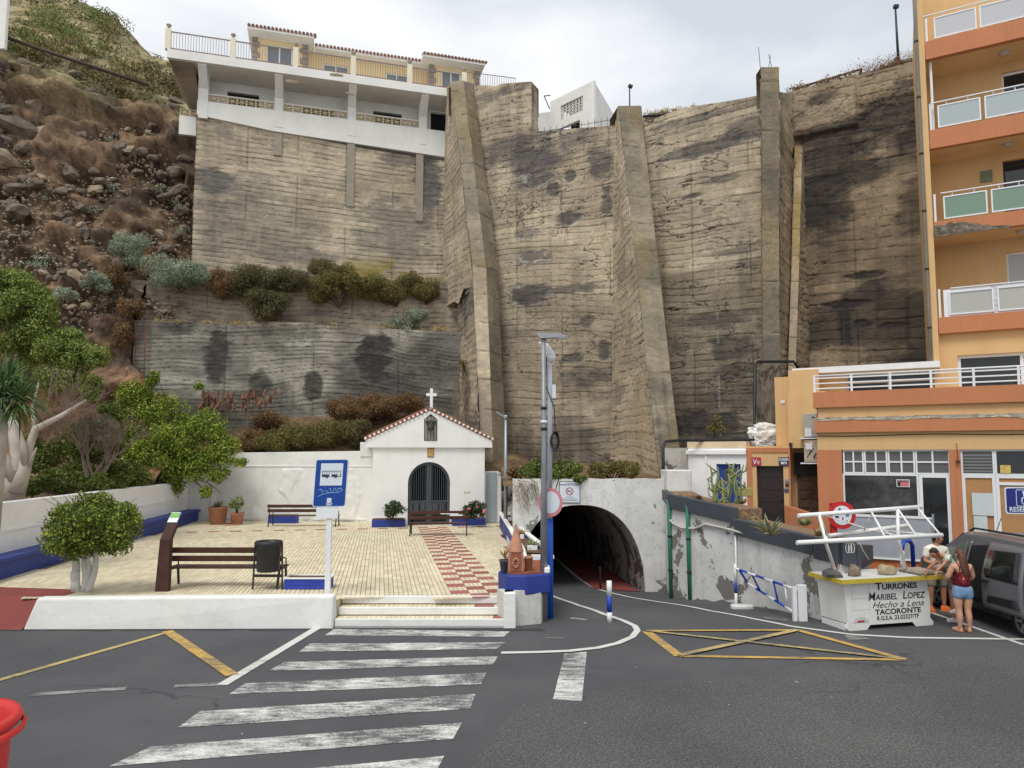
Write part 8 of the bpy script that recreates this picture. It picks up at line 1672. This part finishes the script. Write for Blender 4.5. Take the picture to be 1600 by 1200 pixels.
for y in (VY0 + .82, VY0 + 3.62):
    wheel(VX0 + .10, y, -1); wheel(VX1 - .10, y, 1)
    MB().extrude([fl(y + .40 * math.cos(a), max(.30, .33 + .40 * math.sin(a)), -.05) for a in np.linspace(-.1, PI + .1, 18)], (-.056, 0, 0)).build('wheel_arch', TRIM, van)
for sx in (VX0 + .22, VX1 - .22): MB().tube([(sx, VY0 + .5, 1.86), (sx, VY0 + .62, 1.915), (sx, VY0 + 2.45, 1.92), (sx, VY0 + 2.6, 1.85)], .022, 6).build('roof_rail', TRIM, van)
V = [(cxv + sx * .72, VY0 + yy, ztop(VY0 + yy) + .012) for yy in (2.82, 3.30) for sx in (-1, 1)]; MB().add([V[0], V[1], V[3], V[2]], [(0, 1, 2, 3)]).build('windscreen', VGL, van)
MB().box(VX0 - .19, VX0 - .02, VY0 + 3.02, VY0 + 3.12, 1.02, 1.20).build('wing_mirror', TRIM, van, .03, 2); MB().tube([(cxv - .2, VY0 + 2.5, 1.84), (cxv - .25, VY0 + 2.25, 2.15)], .008, 5).build('aerial', TRIM, van)
MB().box(VX0 + .25, VX1 - .25, VY1 - .04, VY1 + .02, .35, .6).build('front_bumper', TRIM, van, .03, 2)
# ================================================================== PEOPLE
SKIN = pm('skin_light', lin(198, 150, 122), .55, .06, 6); SKIN2 = pm('skin_tan', lin(182, 130, 102), .55, .06, 6)
def skin_mesh(name, verts, edges, mat, parent, sub=2, root=0):
    me = bpy.data.meshes.new(name); me.from_pydata([tuple(v[:3]) for v in verts], edges, []); o = mesh_obj(name, me, mat, parent)
    sk = o.modifiers.new('skin', 'SKIN'); sk.use_smooth_shade = True
    for i, v in enumerate(verts):
        r = v[3]; me.skin_vertices[0].data[i].radius = r if isinstance(r, tuple) else (r, r); me.skin_vertices[0].data[i].use_root = (i == root)
    s_ = o.modifiers.new('sub', 'SUBSURF'); s_.levels = sub; s_.render_levels = sub; return o
def head(parent, c, r, yaw, skin, hair, long=False, pitch=0.0, short=True):
    """c = centre of the head; faces +Y turned by yaw"""
    M = Matrix.Translation(c) @ Matrix.Rotation(yaw, 4, 'Z') @ Matrix.Rotation(pitch, 4, 'X'); m = MB(); n = 18; prof = []
    vs = []; fs = []; NL = 12
    for i in range(NL + 1):
        th = PI * i / NL; z = math.cos(th); s = math.sin(th)
        for j in range(n):
            a = 2 * PI * j / n; x, y = s * math.cos(a) * .78, s * math.sin(a) * .92
            if z < -.1: y2 = y * (1 - .12 * abs(z)) + (.10 * -z if y > 0 else .0); x2 = x * (1 - .35 * (-z) ** 1.3)
            else: x2, y2 = x, y
            if y > .5 and abs(x) < .16 and -.25 < z < .12: y2 += .16                                   # nose
            if y > .4 and .05 < z < .25 and .15 < abs(x) < .5: y2 -= .05                               # eye sockets
            vs.append(M @ Vector((x2 * r, y2 * r, z * r * 1.12)))
    for i in range(NL):
        for j in range(n): j2 = (j + 1) % n; fs.append((i * n + j, (i + 1) * n + j, (i + 1) * n + j2, i * n + j2))
    m.add(vs, fs, True); hd_ = m.build('head', skin, parent)
    for sx in (-1, 1):
        MB().lathe([(0, -.012), (.014, 0), (0, .012)], M @ Vector((sx * .32 * r, .84 * r, .10 * r)), 8).build('eye', BLACK, hd_); MB().lathe([(0, -.03), (.012, -.02), (.016, .01), (0, .03)], M @ Vector((sx * .80 * r, .0, .0)), 8).build('ear', skin, hd_)
    MB().bar(M @ Vector((-.22 * r, .90 * r, -.48 * r)), M @ Vector((.22 * r, .90 * r, -.48 * r)), .012, .01).build('mouth', pm('lip', lin(160, 92, 84), .5, .05, 6), hd_)
    vs = []; fs = []
    for i in range(NL + 1):
        th = PI * i / NL; z = math.cos(th); s = math.sin(th)
        for j in range(n):
            a = 2 * PI * j / n; x, y = s * math.cos(a) * .86, s * math.sin(a) * 1.0; zz = z
            lim = .45 if y > .35 else (-.15 if y > -.2 else -.72)
            if zz < lim: k = .80; x *= k; y *= k; zz = max(zz, lim - .1)
            nz2 = 1 + .05 * mnoise.noise(Vector((x * 5, y * 5, z * 5 + r))); vs.append(M @ Vector((x * r * nz2, (y * .98 - .03) * r * nz2, (zz * 1.2) * r * nz2)))
    for i in range(NL):
        for j in range(n): j2 = (j + 1) % n; fs.append((i * n + j, (i + 1) * n + j, (i + 1) * n + j2, i * n + j2))
    m = MB(); m.add(vs, fs, True)
    m.build('hair', hair, parent)
    return M
def hand(parent, wrist, d, n_, skin, s=1.0, curl=.5, side=1):
    """palm plus five fingers grown from the wrist along d, palm facing n_"""
    d = Vector(d).normalized(); n_ = Vector(n_); n_ = (n_ - d * n_.dot(d)).normalized(); sd = d.cross(n_) * side; w = Vector(wrist); vs = [(*w, .022 * s), (*(w + d * .045 * s), (.034 * s)), (*(w + d * .085 * s), .032 * s)]; es = [(0, 1), (1, 2)]
    for k, (off, L) in enumerate(((-.030, .070), (-.010, .080), (.010, .075), (.030, .060))):
        b = w + d * .09 * s + sd * off * s; a1 = b + (d * math.cos(curl) + n_ * math.sin(curl)) * L * .5 * s; a2 = a1 + (d * math.cos(curl * 2) + n_ * math.sin(curl * 2)) * L * .5 * s; i = len(vs); vs += [(*b, .0095 * s), (*a1, .009 * s), (*a2, .007 * s)]; es += [(2, i), (i, i + 1), (i + 1, i + 2)]
    i = len(vs); b = w + d * .035 * s - sd * .035 * s; c = b + (d * .7 - sd * .7 + n_ * .3).normalized() * .05 * s; vs += [(*b, .011 * s), (*c, .009 * s)]; es += [(1, i), (i, i + 1)]
    return skin_mesh('hand', vs, es, skin, parent, 1)
def foot_shoe(parent, p, yaw, mat, sole, L=.27, w=.05, name='shoe'):
    M = Matrix.Translation(p) @ Matrix.Rotation(yaw, 4, 'Z'); m = MB(); sec = [(-.08, .045, .075), (-.05, .05, .10), (0, .05, .11), (.06, .052, .085), (.12, .055, .06), (.17, .045, .045), (.19, .02, .03)]; vs = []; fs = []; k = L / .27
    for (y, hw, h) in sec:
        for a in np.linspace(0, PI, 7): vs.append(M @ Vector((hw * k * math.cos(a) * w / .05, y * k, .02 + h * k * math.sin(a))))
    for i in range(len(sec) - 1):
        for j in range(6): fs.append((i * 7 + j, i * 7 + j + 1, (i + 1) * 7 + j + 1, (i + 1) * 7 + j))
    fs += [tuple(range(6, -1, -1)), tuple((len(sec) - 1) * 7 + j for j in range(7))]; m.add(vs, fs, True); o = m.build(name, mat, parent)
    MB().extrude([M @ Vector((x * k * w / .05, y * k, 0)) for x, y in ((-.05, -.085), (.05, -.085), (.056, .1), (.045, .17), (0, .2), (-.045, .17), (-.056, .1))], (0, 0, .024)).build('sole', sole, o); return o
# ---- woman, seen from behind
wp_ = G(1506.5, 988); wy = wp_.y
def V3(x, y, z): return (wp_.x + x, wp_.y + y, z)
wo = thing('person', 'person in a patterned red top and denim shorts standing beside the van, seen from behind', 'person', wp_)
bv = [(*V3(0, 0, .88), .135), (*V3(0, 0, 1.03), .125), (*V3(0, .0, 1.18), .128), (*V3(0, .0, 1.28), (.10, .12)), (*V3(0, .01, 1.36), .055), (*V3(0, .02, 1.44), .05),
      (*V3(-.095, 0, .78), .105), (*V3(-.10, .0, .60), .092), (*V3(-.085, .0, .44), .064), (*V3(-.085, -.02, .30), .066), (*V3(-.08, -.01, .10), .036), (*V3(-.08, .0, .05), .036),
      (*V3(.095, 0, .78), .105), (*V3(.10, .0, .60), .092), (*V3(.09, .0, .44), .064), (*V3(.10, -.02, .30), .066), (*V3(.105, -.01, .10), .036), (*V3(.105, .0, .05), .036),
      (*V3(-.17, 0, 1.28), .062), (*V3(-.255, .03, 1.06), .050), (*V3(-.20, .17, .98), .040), (*V3(-.13, .25, 1.01), .028),
      (*V3(.17, 0, 1.28), .062), (*V3(.25, .03, 1.06), .050), (*V3(.20, .17, .97), .040), (*V3(.14, .25, 1.0), .028)]
be_ = [(0, 1), (1, 2), (2, 3), (3, 4), (4, 5), (0, 6), (6, 7), (7, 8), (8, 9), (9, 10), (10, 11), (0, 12), (12, 13), (13, 14), (14, 15), (15, 16), (16, 17), (3, 18), (18, 19), (19, 20), (20, 21), (3, 22), (22, 23), (23, 24), (24, 25)]
skin_mesh('body', bv, be_, SKIN, wo)
tx_ = NT('patterned_red_cloth'); vz = tx_.node('ShaderNodeSeparateXYZ', {0: tx_.pos()}); cxp = tx_.math('PINGPONG', tx_.math('SUBTRACT', vz.outputs[0], wp_.x - .04), .09); czp = tx_.math('PINGPONG', tx_.math('SUBTRACT', vz.outputs[2], 1.06), .13)
dm = tx_.math('ADD', tx_.math('MULTIPLY', cxp, 11.0), tx_.math('MULTIPLY', czp, 7.5)); tx_.base(tx_.ramp(dm, [(0.0, lin(120, 44, 48)), (.12, lin(206, 150, 110)), (.2, lin(206, 150, 110)), (.28, lin(112, 34, 42)), (.8, lin(132, 46, 52)), (.95, lin(90, 26, 34))])); tx_.rough(.85, .2)
skin_mesh('top', [(*V3(0, 0, .87), (.19, .16)), (*V3(0, 0, .97), (.172, .15)), (*V3(0, 0, 1.08), (.158, .142)), (*V3(0, 0, 1.25), (.16, .142))], [(0, 1), (1, 2), (2, 3)], tx_.m, wo)
for sx in (-1, 1): MB().tube([V3(sx * .09, -.10, 1.19), V3(sx * .09, -.095, 1.30), V3(sx * .10, -.03, 1.365), V3(sx * .09, .09, 1.30)], .009, 5).build('shoulder_strap', tx_.m, wo)
DEN = pm('denim', lin(116, 148, 184), .85, .25, 7, 1.0, 16)
skin_mesh('shorts', [(*V3(0, 0, 1.0), (.165, .13)), (*V3(0, -.01, .84), (.17, .145)), (*V3(-.10, -.01, .74), .118), (*V3(-.105, 0, .63), .108), (*V3(.10, -.01, .74), .118), (*V3(.105, 0, .63), .108)], [(0, 1), (1, 2), (2, 3), (1, 4), (4, 5)], DEN, wo)
HAIR = pm('brown_hair', lin(86, 56, 40), .5, .3, 12, .5, 60); HAIRD = pm('dark_hair', lin(44, 32, 28), .5, .25, 12, .5, 60)
head(wo, Vector(V3(0, .02, 1.505)), .105, .25, SKIN, HAIR)
skin_mesh('long_hair', [(*V3(0, -.03, 1.55), (.085, .08)), (*V3(0, -.085, 1.42), (.085, .05)), (*V3(.0, -.115, 1.26), (.085, .035)), (*V3(.02, -.125, 1.14), (.055, .022)), (*V3(.02, -.125, 1.08), (.02, .012))], [(0, 1), (1, 2), (2, 3), (3, 4)], HAIR, wo)
hand(wo, V3(-.13, .25, 1.01), (.5, .8, .1), (0, .2, 1), SKIN, 1.0, .5, 1); hand(wo, V3(.14, .25, 1.0), (-.5, .8, .1), (0, .2, 1), SKIN, 1.0, .5, -1)
SAND = pm('sandal', lin(170, 120, 90), .7, .1, 6)
for (x, yw) in ((-.08, .25), (.105, -.2)):
    foot_shoe(wo, Vector(V3(x, .02, .012)), yw, SKIN, SAND, .23, .042, 'foot'); MB().tube([V3(x - .045, .07, .03), V3(x, .08, .085), V3(x + .045, .07, .03)], .008, 5).build('sandal_strap', SAND, wo)
# ---- man beside the van
mp_ = G(1466, 955.5); mn = thing('person', 'person in cream shirt, grey shorts and orange trainers standing by the van', 'person', mp_)
def M3(x, y, z): return (mp_.x + x, mp_.y + y, z)
bv = [(*M3(0, 0, .92), .13), (*M3(-.01, 0, 1.10), .135), (*M3(-.01, -.0, 1.26), .14), (*M3(-.01, -.02, 1.38), (.11, .13)), (*M3(0, -.04, 1.47), .06), (*M3(.01, -.06, 1.54), .055),
      (*M3(-.11, 0, .82), .095), (*M3(-.15, -.02, .50), .066), (*M3(-.15, -.0, .34), .062), (*M3(-.15, .02, .10), .038), (*M3(-.15, .02, .06), .038), (*M3(.11, 0, .82), .095), (*M3(.14, .0, .50), .066), (*M3(.15, .02, .34), .062), (*M3(.16, .03, .10), .038), (*M3(.16, .03, .06), .038),
      (*M3(-.20, -.02, 1.36), .065), (*M3(-.27, -.05, 1.12), .05), (*M3(-.17, -.22, 1.08), .042), (*M3(-.08, -.30, 1.14), .028), (*M3(.20, -.02, 1.36), .065), (*M3(.26, -.05, 1.10), .05), (*M3(.16, -.22, 1.06), .042), (*M3(.06, -.30, 1.12), .028)]
be2 = [(0, 1), (1, 2), (2, 3), (3, 4), (4, 5), (0, 6), (6, 7), (7, 8), (8, 9), (9, 10), (0, 11), (11, 12), (12, 13), (13, 14), (14, 15), (3, 16), (16, 17), (17, 18), (18, 19), (3, 20), (20, 21), (21, 22), (22, 23)]
skin_mesh('body', bv, be2, SKIN2, mn); CRM = pm('cream_cotton', lin(226, 220, 206), .9, .08, 5, 1.0, 13); GSH = pm('grey_shorts', lin(142, 134, 120), .9, .12, 5, 1.0, 14)
skin_mesh('shirt', [(*M3(0, 0, .90), (.18, .155)), (*M3(-.01, 0, 1.10), (.17, .155)), (*M3(-.01, 0, 1.27), (.175, .16)), (*M3(-.01, -.02, 1.41), (.14, .14)), (*M3(-.20, -.02, 1.37), .085), (*M3(-.255, -.04, 1.18), .075), (*M3(.20, -.02, 1.37), .085), (*M3(.25, -.04, 1.17), .075), (*M3(0, -.04, 1.49), .075)], [(0, 1), (1, 2), (2, 3), (3, 4), (4, 5), (3, 6), (6, 7), (3, 8)], CRM, mn)
skin_mesh('shorts', [(*M3(0, 0, .93), (.165, .145)), (*M3(-.11, 0, .80), .118), (*M3(-.14, -.01, .52), .105), (*M3(.11, 0, .80), .118), (*M3(.135, 0, .52), .105)], [(0, 1), (1, 2), (0, 3), (3, 4)], GSH, mn)
head(mn, Vector(M3(.02, -.07, 1.62)), .112, PI + .9, SKIN2, HAIRD, pitch=-.35); hand(mn, M3(-.08, -.30, 1.14), (.7, -.3, .4), (0, -.3, 1), SKIN2, 1.05, .6, 1); hand(mn, M3(.06, -.30, 1.12), (-.7, -.3, .4), (0, -.3, 1), SKIN2, 1.05, .6, -1)
ORS = pm('orange_trainer', lin(206, 104, 48), .7, .12, 6); ORL = pm('orange_sole', lin(214, 128, 70), .6, .08, 6); foot_shoe(mn, Vector(M3(-.15, .0, .004)), PI - .3, ORS, ORL, .29, .052); foot_shoe(mn, Vector(M3(.17, .02, .004)), PI + 1.1, ORS, ORL, .29, .052)
# ---- child leaning over the stall counter
cp_ = Vector((P(1494, 955, 14.95).x, 14.95, 0)); cd = thing('person', 'child in a pale leaf-print shirt bending over the stall counter', 'person', cp_)
def C3(x, y, z): return (cp_.x + x, cp_.y + y, z)
# hips over the feet, trunk bent forward to the left, arms straight down onto the planks
ht = St.pt(SL - .12, -.30, zt_ * 0 + .98 + .05 + .115); wl_l = Vector((P(1449, 893, 14.55).x, 14.55, 1.175)); wl_r = Vector((P(1464, 898, 14.35).x, 14.35, 1.175))
sh = Vector(C3(-.33, -.18, 1.40)); hipc = Vector(C3(0, 0, 1.08))
bv = [(*hipc, .10), (*hipc.lerp(sh, .4), .10), (*hipc.lerp(sh, .8), .105), (*sh, .085), (*(sh + Vector((-.07, -.02, .035))), .045), (*(sh + Vector((-.12, -.03, .06))), .042),
      (*C3(.0, .08, .95), .075), (*C3(-.02, .10, .55), .05), (*C3(.02, .12, .10), .032), (*C3(.02, .12, .06), .032), (*C3(.04, -.08, .95), .075), (*C3(-.02, -.08, .58), .05), (*C3(-.0, -.03, .32), .035), (*C3(-.0, -.02, .28), .032),
      (*(sh + Vector((.02, .09, .0))), .05), (*(sh.lerp(wl_l, .5) + Vector((.05, .06, 0))), .034), (*wl_l, .024), (*(sh + Vector((.03, -.10, -.01))), .05), (*(sh.lerp(wl_r, .5) + Vector((.05, -.06, 0))), .034), (*wl_r, .024)]
be3 = [(0, 1), (1, 2), (2, 3), (3, 4), (4, 5), (0, 6), (6, 7), (7, 8), (8, 9), (0, 10), (10, 11), (11, 12), (12, 13), (3, 14), (14, 15), (15, 16), (3, 17), (17, 18), (18, 19)]
skin_mesh('body', bv, be3, SKIN2, cd)
lp_ = NT('leaf_print_cloth'); nn2 = lp_.noise(11, 3, .6, dist=.8); lp_.base(lp_.ramp(nn2, [(.40, lin(214, 220, 206)), (.5, lin(206, 216, 200)), (.56, lin(126, 150, 126)), (.64, lin(196, 206, 188))])); lp_.rough(.9, .2)
skin_mesh('shirt', [(*hipc.lerp(sh, .05), .135), (*hipc.lerp(sh, .45), .13), (*hipc.lerp(sh, .85), .128), (*sh, .10), (*(sh + Vector((.02, .10, .0))), .068), (*(sh.lerp(wl_l, .28) + Vector((.04, .08, 0))), .06), (*(sh + Vector((.03, -.11, -.01))), .068), (*(sh.lerp(wl_r, .28) + Vector((.04, -.09, 0))), .06)], [(0, 1), (1, 2), (2, 3), (3, 4), (4, 5), (3, 6), (6, 7)], lp_.m, cd)
skin_mesh('shorts', [(*Vector(C3(.0, 0, 1.10)), .13), (*C3(.0, .08, .93), .095), (*C3(-.01, .09, .66), .08), (*C3(.04, -.08, .93), .095), (*C3(.0, -.08, .68), .08)], [(0, 1), (1, 2), (0, 3), (3, 4)], GSH, cd)
head(cd, sh + Vector((-.20, -.04, .07)), .10, PI / 2 + .35, SKIN2, HAIRD, pitch=-.5); hand(cd, wl_l, (-.3, -.1, -.9), (-1, 0, 0), SKIN2, .8, .3, 1); hand(cd, wl_r, (-.3, -.1, -.9), (-1, 0, 0), SKIN2, .8, .3, -1)
WSH = pm('white_trainer', lin(214, 210, 204), .7, .06, 6); foot_shoe(cd, Vector(C3(.02, .12, .004)), PI / 2, WSH, WSH, .21, .042); foot_shoe(cd, Vector(C3(-.0, -.02, .215)), PI / 2, WSH, WSH, .21, .042)
